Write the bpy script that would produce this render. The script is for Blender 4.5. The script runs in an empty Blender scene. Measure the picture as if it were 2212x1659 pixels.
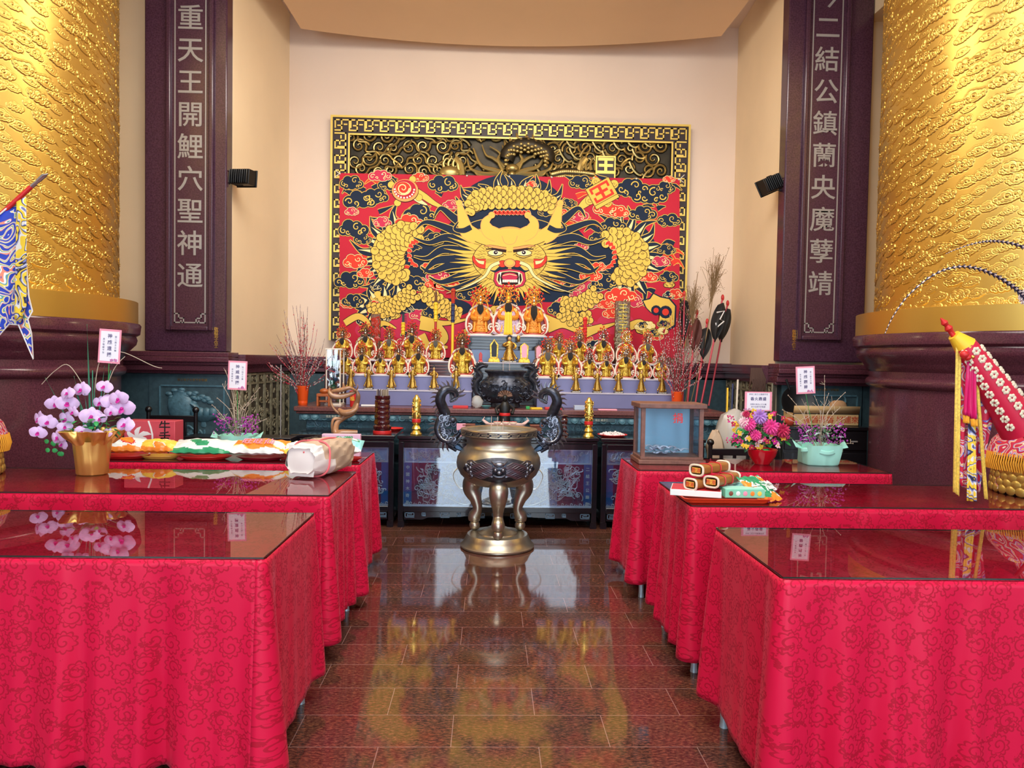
import bpy, math, random
import numpy as np
from mathutils import Vector, Matrix
PI = math.pi
S = bpy.context.scene
C = S.collection
# ------------------------------------------------------------ camera
F_PX, W_PX, H_PX = 1600.0, 2212.0, 1659.0
VPX, VPY, ROLL = 1055.0, 775.0, math.radians(0.9)
CAM_H = 1.6
yv = Vector((VPX-W_PX/2, H_PX/2-VPY, -F_PX)).normalized()       # world +Y seen by the camera
zv = Vector((math.sin(ROLL), math.cos(ROLL), 0)); zv = (zv-yv*zv.dot(yv)).normalized()
xv = yv.cross(zv)
M_CAM = Matrix(((xv.x, xv.y, xv.z), (yv.x, yv.y, yv.z), (zv.x, zv.y, zv.z)))  # camera -> world
cam_data = bpy.data.cameras.new('camera'); cam_data.sensor_width = 36; cam_data.lens = F_PX*36/W_PX
cam_data.clip_start = .05; cam_data.clip_end = 200
cam = bpy.data.objects.new('camera', cam_data); C.objects.link(cam)
cam.matrix_world = Matrix.Translation((0, 0, CAM_H)) @ M_CAM.to_4x4()
S.camera = cam

def ray(px, py):
    return M_CAM @ Vector((px-W_PX/2, H_PX/2-py, -F_PX))
def P(px, py, Y):                     # the point of the place seen at a pixel, at depth Y
    d = ray(px, py); t = Y/d.y
    return Vector((d.x*t, Y, CAM_H+d.z*t))
def G(px, py, z):                     # the same on the horizontal plane z
    d = ray(px, py); t = (z-CAM_H)/d.z
    return Vector((d.x*t, d.y*t, z))
# ------------------------------------------------------------ world, lamps, exposure
world = bpy.data.worlds.new('daylight'); S.world = world; world.use_nodes = True
wn = world.node_tree.nodes; wl = world.node_tree.links
bg = wn['Background']; bg.inputs[0].default_value = (.74, .87, 1, 1); bg.inputs[1].default_value = 4.2
S.view_settings.view_transform = 'Standard'; S.view_settings.look = 'None'
S.view_settings.exposure = 0.32; S.view_settings.gamma = 1.0
S.view_settings.use_curve_mapping = False
def area_lamp(name, loc, target, size, power, col, size_y=None):
    l = bpy.data.lights.new(name, 'AREA'); l.energy = power; l.color = col; l.size = size
    if size_y: l.shape = 'RECTANGLE'; l.size_y = size_y
    o = bpy.data.objects.new(name, l); C.objects.link(o); o.location = loc
    o.rotation_euler = (Vector(target)-Vector(loc)).to_track_quat('-Z', 'Y').to_euler()
    return o
WARM = (1, .86, .68)
area_lamp('added_fill_lamp', (0, 1.2, 6.5), (0, 3.0, 0), 5.0, 330, (1, .95, .88), 3.0)  # unseen lamp added under the ceiling to brighten the hall
area_lamp('added_fill_lamp', (0, 5.6, 5.2), (0, 8.5, .9), 3.2, 110, (1, .90, .76), 1.0)  # second added lamp, unseen, brightening the niche and statues
# ------------------------------------------------------------ materials
MATS = {}
def node_mat(name):
    m = bpy.data.materials.new(name); m.use_nodes = True
    return m, m.node_tree, m.node_tree.nodes['Principled BSDF']
def mat(name, col, rough=.5, metal=0., var=0., vscale=20., bump=0., bscale=60., emit=0., spec=None, coat=0., alpha=1., sheen=0.):
    if name in MATS: return MATS[name]
    m, nt, b = node_mat(name); N, L = nt.nodes, nt.links
    b.inputs['Base Color'].default_value = (*col, 1); b.inputs['Roughness'].default_value = rough
    b.inputs['Metallic'].default_value = metal
    if spec is not None: b.inputs['Specular IOR Level'].default_value = spec
    if coat: b.inputs['Coat Weight'].default_value = coat; b.inputs['Coat Roughness'].default_value = .05
    if alpha < 1: b.inputs['Alpha'].default_value = alpha
    if sheen: b.inputs['Sheen Weight'].default_value = sheen
    if emit: b.inputs['Emission Color'].default_value = (*col, 1); b.inputs['Emission Strength'].default_value = emit
    tc = N.new('ShaderNodeTexCoord')
    if var:
        n = N.new('ShaderNodeTexNoise'); n.inputs['Scale'].default_value = vscale; n.inputs['Detail'].default_value = 4
        L.new(tc.outputs['Object'], n.inputs['Vector'])
        r = N.new('ShaderNodeValToRGB'); r.color_ramp.elements[0].position = .3; r.color_ramp.elements[1].position = .7
        r.color_ramp.elements[0].color = (*[max(0, c*(1-var)) for c in col], 1)
        r.color_ramp.elements[1].color = (*[min(1, c*(1+var)) for c in col], 1)
        L.new(n.outputs['Fac'], r.inputs['Fac']); L.new(r.outputs['Color'], b.inputs['Base Color'])
    if bump:
        n = N.new('ShaderNodeTexNoise'); n.inputs['Scale'].default_value = bscale; n.inputs['Detail'].default_value = 3
        L.new(tc.outputs['Object'], n.inputs['Vector'])
        k = N.new('ShaderNodeBump'); k.inputs['Strength'].default_value = bump; k.inputs['Distance'].default_value = .01
        L.new(n.outputs['Fac'], k.inputs['Height']); L.new(k.outputs['Normal'], b.inputs['Normal'])
    MATS[name] = m
    return m
def math_node(nt, op, a, b=None, c=None, clamp=False):
    n = nt.nodes.new('ShaderNodeMath'); n.operation = op; n.use_clamp = clamp
    for i, x in enumerate((a, b, c)):
        if x is None: continue
        if isinstance(x, (int, float)): n.inputs[i].default_value = x
        else: nt.links.new(x, n.inputs[i])
    return n.outputs[0]
# ------------------------------------------------------------ mesh builder
class MB:
    def __init__(self): self.v = []; self.f = []; self.m = []; self.s = []
    def add(self, vs, fs, mi=0, smooth=False, M=None):
        o = len(self.v)
        if M is not None: vs = [M @ Vector(p) for p in vs]
        self.v.extend([tuple(p) for p in vs])
        self.f.extend([tuple(i+o for i in f) for f in fs])
        self.m.extend([mi]*len(fs)); self.s.extend([smooth]*len(fs))
        return self
    def box(self, c, s, mi=0, M=None, rz=0., rx=0., ry=0., taper=1.):
        hx, hy, hz = s[0]/2, s[1]/2, s[2]/2
        vs = [(x*hx*(taper if z > 0 else 1), y*hy*(taper if z > 0 else 1), z*hz) for z in (-1, 1) for x, y in ((-1, -1), (1, -1), (1, 1), (-1, 1))]
        R = Matrix.Translation(c) @ Matrix.Rotation(rz, 4, 'Z') @ Matrix.Rotation(ry, 4, 'Y') @ Matrix.Rotation(rx, 4, 'X')
        if M is not None: R = M @ R
        return self.add(vs, [(3, 2, 1, 0), (4, 5, 6, 7), (0, 1, 5, 4), (1, 2, 6, 5), (2, 3, 7, 6), (3, 0, 4, 7)], mi, False, R)
    def bx(self, x0, x1, y0, y1, z0, z1, mi=0, M=None):
        return self.box(((x0+x1)/2, (y0+y1)/2, (z0+z1)/2), (abs(x1-x0), abs(y1-y0), abs(z1-z0)), mi, M)
    def tube(self, pts, r, n=8, mi=0, M=None, caps=True, flat=1., smooth=True, ref=None):
        pts = [Vector(p) for p in pts]; k = len(pts)
        rs = r if isinstance(r, (list, tuple)) else [r]*k
        vs = []; prev = None
        for i in range(k):
            t = (pts[min(i+1, k-1)]-pts[max(i-1, 0)])
            if t.length < 1e-9: t = Vector((0, 0, 1))
            t.normalize()
            if prev is None:
                a = Vector(ref) if ref else (Vector((0, 0, 1)) if abs(t.z) < .9 else Vector((1, 0, 0)))
                u = (a-t*a.dot(t)).normalized()
            else:
                u = prev-t*prev.dot(t)
                u = u.normalized() if u.length > 1e-6 else Vector((1, 0, 0))
            prev = u; w = t.cross(u)
            for j in range(n):
                a = 2*PI*j/n
                vs.append(pts[i]+u*(math.cos(a)*rs[i]*flat)+w*(math.sin(a)*rs[i]))
        fs = [(i*n+j, i*n+(j+1) % n, (i+1)*n+(j+1) % n, (i+1)*n+j) for i in range(k-1) for j in range(n)]
        if caps: fs += [tuple(range(n-1, -1, -1)), tuple((k-1)*n+j for j in range(n))]
        return self.add(vs, fs, mi, smooth, M)
    def lathe(self, prof, n=32, c=(0, 0, 0), mi=0, M=None, smooth=True, sx=1., sy=1., caps=True, fn=None):
        vs = []
        for (r, z) in prof:
            for j in range(n):
                a = 2*PI*j/n; q = fn(a, z) if fn else 1.
                vs.append((c[0]+r*q*math.cos(a)*sx, c[1]+r*q*math.sin(a)*sy, c[2]+z))
        k = len(prof)
        fs = [(i*n+j, i*n+(j+1) % n, (i+1)*n+(j+1) % n, (i+1)*n+j) for i in range(k-1) for j in range(n)]
        if caps: fs += [tuple(range(n-1, -1, -1)), tuple((k-1)*n+j for j in range(n))]
        return self.add(vs, fs, mi, smooth, M)
    def ball(self, c, r, nu=10, nv=6, mi=0, M=None, R=None):
        if isinstance(r, (int, float)): r = (r, r, r)
        vs = [(0, 0, -1)]
        for i in range(1, nv):
            b = -PI/2+PI*i/nv
            for j in range(nu): a = 2*PI*j/nu; vs.append((math.cos(b)*math.cos(a), math.cos(b)*math.sin(a), math.sin(b)))
        vs.append((0, 0, 1))
        vs = [Vector((x*r[0], y*r[1], z*r[2])) for x, y, z in vs]
        if R is not None: vs = [R @ p for p in vs]
        vs = [p+Vector(c) for p in vs]
        fs = [(0, 1+(j+1) % nu, 1+j) for j in range(nu)]
        for i in range(nv-2):
            o = 1+i*nu; fs += [(o+j, o+(j+1) % nu, o+nu+(j+1) % nu, o+nu+j) for j in range(nu)]
        o = 1+(nv-2)*nu; fs += [(o+j, o+(j+1) % nu, len(vs)-1) for j in range(nu)]
        return self.add(vs, fs, mi, True, M)
    def prism(self, pts, z0, z1, mi=0, M=None, smooth=False):      # polygon in xy, extruded along z
        n = len(pts)
        vs = [(x, y, z0) for x, y in pts]+[(x, y, z1) for x, y in pts]
        fs = [tuple(range(n-1, -1, -1)), tuple(range(n, 2*n))]+[(i, (i+1) % n, n+(i+1) % n, n+i) for i in range(n)]
        return self.add(vs, fs, mi, smooth, M)
    def grid(self, fn, nu, nv, mi=0, smooth=True, M=None, cu=False):
        vs = [fn(i/nu, j/nv) for j in range(nv+1) for i in range(nu+1)]
        w = nu+1
        fs = [(j*w+i, j*w+i+1, (j+1)*w+i+1, (j+1)*w+i) for j in range(nv) for i in range(nu)]
        return self.add(vs, fs, mi, smooth, M)
    def mesh(self, name, mats):
        me = bpy.data.meshes.new(name); me.from_pydata(self.v, [], self.f)
        for m in (mats if isinstance(mats, (list, tuple)) else [mats]): me.materials.append(m)
        me.polygons.foreach_set('material_index', self.m); me.polygons.foreach_set('use_smooth', self.s)
        me.update(); me.set_sharp_from_angle(angle=.75); return me
    def build(self, name, mats, parent=None, bevel=0., local=False, solid=0., sub=0):
        o = bpy.data.objects.new(name, self.mesh(name, mats)); C.objects.link(o)
        if parent is not None:
            o.parent = parent
            if not local:
                q = parent; off = Vector((0, 0, 0))
                while q is not None: off += q.location; q = q.parent
                o.location = -off
        if solid:
            md = o.modifiers.new('thick', 'SOLIDIFY'); md.thickness = solid; md.offset = 0
        if bevel:
            md = o.modifiers.new('bevel', 'BEVEL'); md.width = bevel; md.segments = 2; md.limit_method = 'ANGLE'; md.angle_limit = .6
        if sub:
            md = o.modifiers.new('sub', 'SUBSURF'); md.levels = sub; md.render_levels = sub
        return o
def np_grid(name, V, nu, nv, mats, parent=None):                   # V: (nv, nu, 3) array
    me = bpy.data.meshes.new(name); V = V.reshape(-1, 3)
    i, j = np.meshgrid(np.arange(nu-1), np.arange(nv-1)); a = (j*nu+i).ravel()
    Fc = np.stack([a, a+1, a+nu+1, a+nu], 1).astype(np.int32)
    me.vertices.add(len(V)); me.vertices.foreach_set('co', V.astype(np.float32).ravel())
    me.loops.add(Fc.size); me.loops.foreach_set('vertex_index', Fc.ravel())
    me.polygons.add(len(Fc)); me.polygons.foreach_set('loop_start', np.arange(0, Fc.size, 4, dtype=np.int32))
    me.polygons.foreach_set('use_smooth', np.ones(len(Fc), bool))
    for m in (mats if isinstance(mats, (list, tuple)) else [mats]): me.materials.append(m)
    me.update(calc_edges=True); me.validate()
    o = bpy.data.objects.new(name, me); C.objects.link(o)
    if parent is not None: o.parent = parent; o.location = -parent.location
    return o
def tag(o, label=None, cat=None, group=None, kind=None):
    if label: o['label'] = label
    if cat: o['category'] = cat
    if group: o['group'] = group
    if kind: o['kind'] = kind
    return o
def thing(name, label, cat, loc=(0, 0, 0), group=None):
    o = bpy.data.objects.new(name, None); C.objects.link(o); o.location = loc; o.empty_display_size = .1
    return tag(o, label, cat, group)
def dup(root, label=None, loc=None, rz=None, scale=None, group=None, swap=None):
    r = root.copy(); C.objects.link(r)
    if loc is not None: r.location = loc
    if rz is not None: r.rotation_euler = (0, 0, rz)
    if scale is not None: r.scale = (scale,)*3 if isinstance(scale, (int, float)) else scale
    if label: r['label'] = label
    if group: r['group'] = group
    for ch in list(root.children):
        c = ch.copy(); C.objects.link(c); c.parent = r
        if swap and ch.data and ch.data.materials and ch.data.materials[0] in swap:
            c.data = ch.data.copy(); c.data.materials[0] = swap[ch.data.materials[0]]
        for g in list(ch.children):
            d = g.copy(); C.objects.link(d); d.parent = c
    return r
def struct(mb, name, m, **k):
    o = mb.build(name, m, **k); o['kind'] = 'structure'; return o
# writing: a text as a mesh, in a frame with origin o, right u and up w (front side = u x w)
def text_mb(body, size, o, u, w, depth=.002, mb=None, mi=0, bold=0., spacing=1., align='CENTER', line=1., vertical=False):
    mb = mb or MB()
    if vertical: body = '\n'.join(body)
    cu = bpy.data.curves.new('writing', 'FONT'); cu.body = body; cu.size = size; cu.extrude = depth; cu.offset = bold
    cu.align_x = align; cu.align_y = 'CENTER'; cu.space_character = spacing; cu.space_line = line; cu.resolution_u = 3
    ob = bpy.data.objects.new('writing', cu); C.objects.link(ob)
    me = bpy.data.meshes.new_from_object(ob.evaluated_get(bpy.context.evaluated_depsgraph_get()))
    bpy.data.objects.remove(ob); bpy.data.curves.remove(cu)
    u = Vector(u).normalized(); w = Vector(w).normalized(); n = u.cross(w); o = Vector(o)
    vs = [o+u*p.co.x+w*p.co.y+n*p.co.z for p in me.vertices]
    mb.add(vs, [tuple(p.vertices) for p in me.polygons], mi)
    bpy.data.meshes.remove(me)
    return mb
def spiral_pts(cx, cy, r, turns=1.6, a0=0., hand=1, n=18, r1=.08):
    out = []
    for i in range(n+1):
        t = i/n; rr = r*(1-t*(1-r1)); a = a0+hand*t*turns*2*PI
        out.append((cx+rr*math.cos(a), cy+rr*math.sin(a)))
    return out
def bez(p0, p1, p2, p3, n=10):
    out = []
    for i in range(n+1):
        t = i/n; a = (1-t)**3; b = 3*(1-t)**2*t; c = 3*(1-t)*t*t; d = t**3
        out.append(tuple(a*x+b*y+c*z+d*w for x, y, z, w in zip(p0, p1, p2, p3)))
    return out
def spline(pts, n=6):                 # Catmull-Rom through points of any dimension
    q = [pts[0]]+list(pts)+[pts[-1]]; out = []
    for i in range(1, len(q)-2):
        for j in range(n):
            t = j/n
            out.append(tuple(.5*((2*b)+(-a+c)*t+(2*a-5*b+4*c-d)*t*t+(-a+3*b-3*c+d)*t**3) for a, b, c, d in zip(q[i-1], q[i], q[i+1], q[i+2])))
    out.append(tuple(pts[-1])); return out
# ============================================================ THE SETTING
m_wall = mat('cream_plaster', (.87, .70, .47), .6, var=.04, vscale=1.3, bump=.05, bscale=90)
m_wall_dim = mat('pale_plaster', (.80, .64, .52), .6, var=.04, vscale=1.0)
m_ceil = mat('ceiling_plaster', (.80, .56, .34), .6, var=.03, vscale=1.)
m_white_ceiling = mat('white_ceiling', (.75, .74, .72), .7)
m_marble = mat('dark_purple_marble', (.062, .024, .045), .16, var=.35, vscale=70)
m_brown = mat('polished_brown_granite', (.10, .03, .045), .16, var=.35, vscale=110)
m_teal = mat('teal_slate', (.045, .085, .105), .35, var=.2, vscale=20, bump=.15)
m_tealp = mat('blue_grey_stone', (.07, .16, .21), .4, var=.25, vscale=30, bump=.2)
m_blackwood = mat('black_lacquer', (.008, .009, .014), .15, coat=.6)
m_silver = mat('silver_inlay', (.36, .34, .33), .4, metal=.3)
m_gold = mat('bright_gold', (.86, .55, .12), .28, metal=1.)
# floor: polished granite slabs in running bond
def floor_mat():
    m, nt, b = node_mat('polished_floor_granite'); N, L = nt.nodes, nt.links
    tc = N.new('ShaderNodeTexCoord')
    mp = N.new('ShaderNodeMapping'); mp.inputs['Location'].default_value = (.13, .0, 0); mp.inputs['Rotation'].default_value = (0, 0, 0)
    L.new(tc.outputs['Object'], mp.inputs['Vector'])
    br = N.new('ShaderNodeTexBrick'); br.offset = .45; br.inputs['Scale'].default_value = 1
    br.inputs['Brick Width'].default_value = .66; br.inputs['Row Height'].default_value = .273
    br.inputs['Mortar Size'].default_value = .0016; br.inputs['Mortar Smooth'].default_value = .1
    br.inputs['Color1'].default_value = (.9, .9, .9, 1); br.inputs['Color2'].default_value = (1.1, 1.1, 1.1, 1); br.inputs['Mortar'].default_value = (0, 0, 0, 1)
    L.new(mp.outputs['Vector'], br.inputs['Vector'])
    st = N.new('ShaderNodeMapping'); st.inputs['Scale'].default_value = (1, 2.2, 1); L.new(tc.outputs['Object'], st.inputs['Vector'])
    n1 = N.new('ShaderNodeTexNoise'); n1.inputs['Scale'].default_value = 45; n1.inputs['Detail'].default_value = 8; n1.inputs['Roughness'].default_value = .7
    n2 = N.new('ShaderNodeTexNoise'); n2.inputs['Scale'].default_value = 3.; n2.inputs['Detail'].default_value = 2
    L.new(st.outputs['Vector'], n1.inputs['Vector']); L.new(tc.outputs['Object'], n2.inputs['Vector'])
    r1 = N.new('ShaderNodeValToRGB'); e = r1.color_ramp.elements
    e[0].position = .36; e[0].color = (.020, .012, .014, 1); e[1].position = .66; e[1].color = (.36, .12, .07, 1)
    k = r1.color_ramp.elements.new(.5); k.color = (.13, .052, .036, 1)
    L.new(n1.outputs['Fac'], r1.inputs['Fac'])
    mul = N.new('ShaderNodeMix'); mul.data_type = 'RGBA'; mul.blend_type = 'MULTIPLY'; mul.inputs[0].default_value = .5
    L.new(r1.outputs['Color'], mul.inputs[6]); L.new(n2.outputs['Color'], mul.inputs[7])
    mul2 = N.new('ShaderNodeMix'); mul2.data_type = 'RGBA'; mul2.blend_type = 'MULTIPLY'; mul2.inputs[0].default_value = 1.
    L.new(mul.outputs[2], mul2.inputs[6]); L.new(br.outputs['Color'], mul2.inputs[7])
    mx = N.new('ShaderNodeMix'); mx.data_type = 'RGBA'; mx.inputs[7].default_value = (.34, .20, .18, 1)
    L.new(br.outputs['Fac'], mx.inputs[0]); L.new(mul2.outputs[2], mx.inputs[6]); L.new(mx.outputs[2], b.inputs['Base Color'])
    # scuffs: little pale chips
    v = N.new('ShaderNodeTexNoise'); v.inputs['Scale'].default_value = 9; v.inputs['Detail'].default_value = 10; v.inputs['Roughness'].default_value = .85; L.new(tc.outputs['Object'], v.inputs['Vector'])
    c1 = math_node(nt, 'SUBTRACT', v.outputs['Fac'], .715); c2 = math_node(nt, 'MULTIPLY', c1, 60, clamp=True)
    mx2 = N.new('ShaderNodeMix'); mx2.data_type = 'RGBA'; mx2.inputs[7].default_value = (.45, .48, .52, 1)
    L.new(c2, mx2.inputs[0]); L.new(mx.outputs[2], mx2.inputs[6]); L.new(mx2.outputs[2], b.inputs['Base Color'])
    ro = N.new('ShaderNodeMapRange'); ro.inputs[3].default_value = .03; ro.inputs[4].default_value = .09
    L.new(n1.outputs['Fac'], ro.inputs[0]); L.new(ro.outputs[0], b.inputs['Roughness'])
    b.inputs['IOR'].default_value = 1.7
    return m
YW, YP = 9.5, 7.6                       # back wall, face of the couplet pillars
XL, XR = P(494, 400, YP).x, P(1694, 400, YP).x
xl_c, xr_c = P(623, 500, YW).x, P(1584, 500, YW).x
print('niche', XL, XR, xl_c, xr_c)
struct(MB().bx(-9, 9, -5, 11, -.12, 0), 'floor', floor_mat())
struct(MB().bx(-4.2, 4.6, YW, YW+.2, 0, 6.9), 'wall_back', m_wall_dim)
def side_wall(x0, x1, sgn, name):       # from the pillar back to the corner
    mb = MB(); t = .25*sgn
    vs = [(x0, YP+.11, 0), (x1, YW, 0), (x1+t, YW, 0), (x0+t, YP+.11, 0)]
    vs += [(a, b, 6.9) for a, b, c in vs]
    f = [(3, 2, 1, 0), (4, 5, 6, 7), (0, 1, 5, 4), (1, 2, 6, 5), (2, 3, 7, 6), (3, 0, 4, 7)]
    struct(mb.add(vs, f), name, m_wall)
side_wall(XL, xl_c, -1, 'wall_left'); side_wall(XR, xr_c, 1, 'wall_right')
struct(MB().bx(-7.5, XL-.26, YP+.12, YP+.35, 0, 6.9), 'wall_front_left', m_wall)
struct(MB().bx(XR+.26, 8, YP+.12, YP+.35, 0, 6.9), 'wall_front_right', m_wall)
struct(MB().bx(-7.7, -7.5, -4, 8, 0, 6.9), 'wall_far_left', m_wall)
struct(MB().bx(8, 8.2, -4, 8, 0, 6.9), 'wall_far_right', m_wall)
struct(MB().bx(-9, 9, -5, 10, 6.9, 7.1), 'ceiling', m_white_ceiling)
# entrance side behind the viewer: piers and a lintel, daylight between them
for i, (a, b_) in enumerate(((-7.5, -5.2), (-2.6, -1.2), (2.9, 4.3), (6.6, 8))):
    struct(MB().bx(a, b_, -4.2, -3.8, 0, 6.9), 'wall_entrance_%d' % (i+1), m_marble)
struct(MB().bx(-7.5, 8, -4.2, -3.8, 5.0, 6.9), 'wall_entrance_lintel', m_marble)
struct(MB().bx(-7.5, P(316, 400, YP).x, YP-.5, YP+.12, 5.28, 6.9), 'wall_beam_left', m_wall)
struct(MB().bx(P(1882, 100, YP).x, 8, YP-.5, YP+.12, 5.18, 6.9), 'wall_beam_right', m_wall)
# hanging canopy slab with a bowed far edge
zc = P(1106, 100, 9.25).z
a0 = G(650, 62, zc); a1 = G(1558, 78, zc); mid = G(1106, 100, zc)
edge = []
for i in range(25):
    t = i/24; x = a0.x+(a1.x-a0.x)*t; ye = a0.y+(a1.y-a0.y)*t; bow = mid.y-(a0.y+a1.y)/2
    edge.append((x, ye+bow*(1-(2*t-1)**2)))
pts = edge+[(a1.x+.08, 5.4), (a0.x-.08, 5.4)]
struct(MB().prism(pts[::-1], zc, zc+.3), 'ceiling_canopy', m_ceil)
struct(MB().bx(xl_c-.4, xr_c+.4, 5.5, YW, zc+.42, zc+.6), 'ceiling_niche', m_wall_dim)
# moulded ledge (dado rail) and dado
def ledge(x0, x1, y, zt, name, mat_=m_marble):
    mb = MB(); n = [(0, .0, .05), (.0, .05, .10), (.03, .10, .13), (.05, .13, .19), (.09, .19, .22)]
    for ins, d0, d1 in n: mb.bx(x0, x1, y+ins, y+(.3 if y < 9 else .138), zt-d1, zt-d0)
    return struct(mb, name, mat_, bevel=.006)
ZL = 1.62
ledge(-7.4, XL+.06, YP-.16, ZL, 'trim_1', m_brown); ledge(XR-.06, 7.9, YP-.16, ZL-.02, 'trim_2', m_brown)
struct(MB().bx(xl_c+.01, xr_c-.01, YW-.05, YW-.002, 0, 1.40), 'wall_dado_back', m_teal)
ledge(xl_c+.02, xr_c-.02, YW-.14, ZL-.03, 'trim_5', m_brown)
def side_ledge(x0, x1, y0, y1, zt, sgn, name):
    mb = MB()
    for ins, d0, d1 in [(0, .0, .05), (.0, .05, .10), (.03, .10, .13), (.05, .13, .19)]:
        w = .13-ins
        vs = [(x0, y0, zt-d1), (x1, y1, zt-d1), (x1+sgn*w, y1, zt-d1), (x0+sgn*w, y0, zt-d1)]
        vs += [(a, b, zt-d0) for a, b, c in vs]
        mb.add(vs, [(3, 2, 1, 0), (4, 5, 6, 7), (0, 1, 5, 4), (1, 2, 6, 5), (2, 3, 7, 6), (3, 0, 4, 7)])
    struct(mb, name, m_brown)
side_ledge(XL, xl_c, YP+.14, YW, ZL-.02, 1, 'trim_3'); side_ledge(XR, xr_c, YP+.14, YW, ZL-.04, -1, 'trim_4')
# couplet pillars -------------------------------------------------------------
def couplet(side, x0, x1, px_in0, px_in1, text, ytext, label, name_px):
    ztop = 6.88; zb = ZL+.003
    t = thing('couplet_pillar', label, 'pillar', ((x0+x1)/2, YP, ZL))
    MB().bx(x0, x1, YP-.06, YP+.11, zb, ztop).build('slab', m_marble, t, bevel=.012)
    # bevelled frame around a sunk inscription panel
    fx0, fx1 = P(px_in0, 500, YP-.1).x, P(px_in1, 500, YP-.1).x
    zf = P((px_in0+px_in1)/2, ytext[2], YP-.1).z
    f = MB(); w = .045
    f.bx(fx0, fx0+w, YP-.10, YP-.06, zf, ztop); f.bx(fx1-w, fx1, YP-.10, YP-.06, zf, ztop); f.bx(fx0+w, fx1-w, YP-.10, YP-.06, zf, zf+w)
    f.build('raised_frame', m_marble, t, bevel=.01)
    MB().bx(fx0+w, fx1-w, YP-.07, YP-.058, zf+w, ztop).build('inscription_panel', m_marble, t)
    l = MB(); ix0, ix1, iz = fx0+w+.03, fx1-w-.03, zf+w+.03; q = .012; yy0, yy1 = YP-.073, YP-.0705
    l.bx(ix0, ix0+q, yy0, yy1, iz+.09, ztop); l.bx(ix1-q, ix1, yy0, yy1, iz+.09, ztop); l.bx(ix0+.09, ix1-.09, yy0, yy1, iz, iz+q)
    for sx, xx in ((1, ix0), (-1, ix1)):                      # stepped key corners
        def hb(a, b, c, d): l.bx(xx+sx*a, xx+sx*b, yy0, yy1, iz+c, iz+d)
        hb(0, .1, 0, .012); hb(0, .012, 0, .1); hb(.088, .1, 0, .055); hb(.04, .1, .043, .055); hb(.04, .052, .043, .1); hb(0, .052, .088, .1)
        hb(.062, .074, .0, .03)
    l.build('inlaid_border', m_silver, t)
    xc = (ix0+ix1)/2; n = len(text)
    for i, ch in enumerate(text):
        py = ytext[0]+(ytext[1]-ytext[0])*i/(n-1)
        pt = P((px_in0+px_in1)/2, py, YP-.07)
        text_mb(ch, .262, (xc, YP-.072, pt.z+.01), (1, 0, 0), (0, 0, 1), .002, bold=.0022).build('inscribed_character', m_silver, t)
    s = P(name_px[0], name_px[1], YP-.06)
    text_mb('敬獻弟子信士', .045, (s.x, YP-.0615, s.z), (1, 0, 0), (0, 0, 1), .0012, vertical=True, line=.75).build('donor_inscription', m_gold, t)
    return t
couplet(0, P(318, 400, YP).x, XL, 357, 459, '重天王開鯉穴聖神通', (44, 601, 714),
        'tall dark marble pillar left of the altar, nine silver characters starting 重天王', (467, 730))
couplet(1, XR-.02, P(1871, 400, YP).x, 1730, 1826, '今二結公鎮蘭央魔孽靖', (-4, 618, 735),
        'tall dark marble pillar right of the altar, silver characters ending 魔孽靖', (1715, 735))
# dado panels below the ledge ---------------------------------------------------
def scroll_relief(mb, x0, x1, z0, z1, y, n, seed, r=(.025, .05), th=.006, mi=0, M=None):
    rnd = random.Random(seed)
    for i in range(n):
        rr = rnd.uniform(*r); cx = rnd.uniform(x0+rr, x1-rr); cz = rnd.uniform(z0+rr, z1-rr)
        h = rnd.choice((-1, 1)); a0 = rnd.uniform(0, 2*PI)
        p = spiral_pts(cx, cz, rr, rnd.uniform(.9, 1.5), a0, h, 10, .15)
        tail = bez((min(x1, max(x0, cx+2.2*rr*math.cos(a0-h*.9))), min(z1, max(z0, cz+2.2*rr*math.sin(a0-h*.9)))), (cx+1.9*rr*math.cos(a0-h*.6), cz+1.9*rr*math.sin(a0-h*.6)),
                   (cx+1.4*rr*math.cos(a0-h*.3), cz+1.4*rr*math.sin(a0-h*.3)), p[0], 4)
        pp = tail+p[1:]; k = len(pp)
        mb.tube([(a, y, c) for a, c in pp], [th*(1-.55*j/k) for j in range(k)], 5, mi, M, caps=False)
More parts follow.
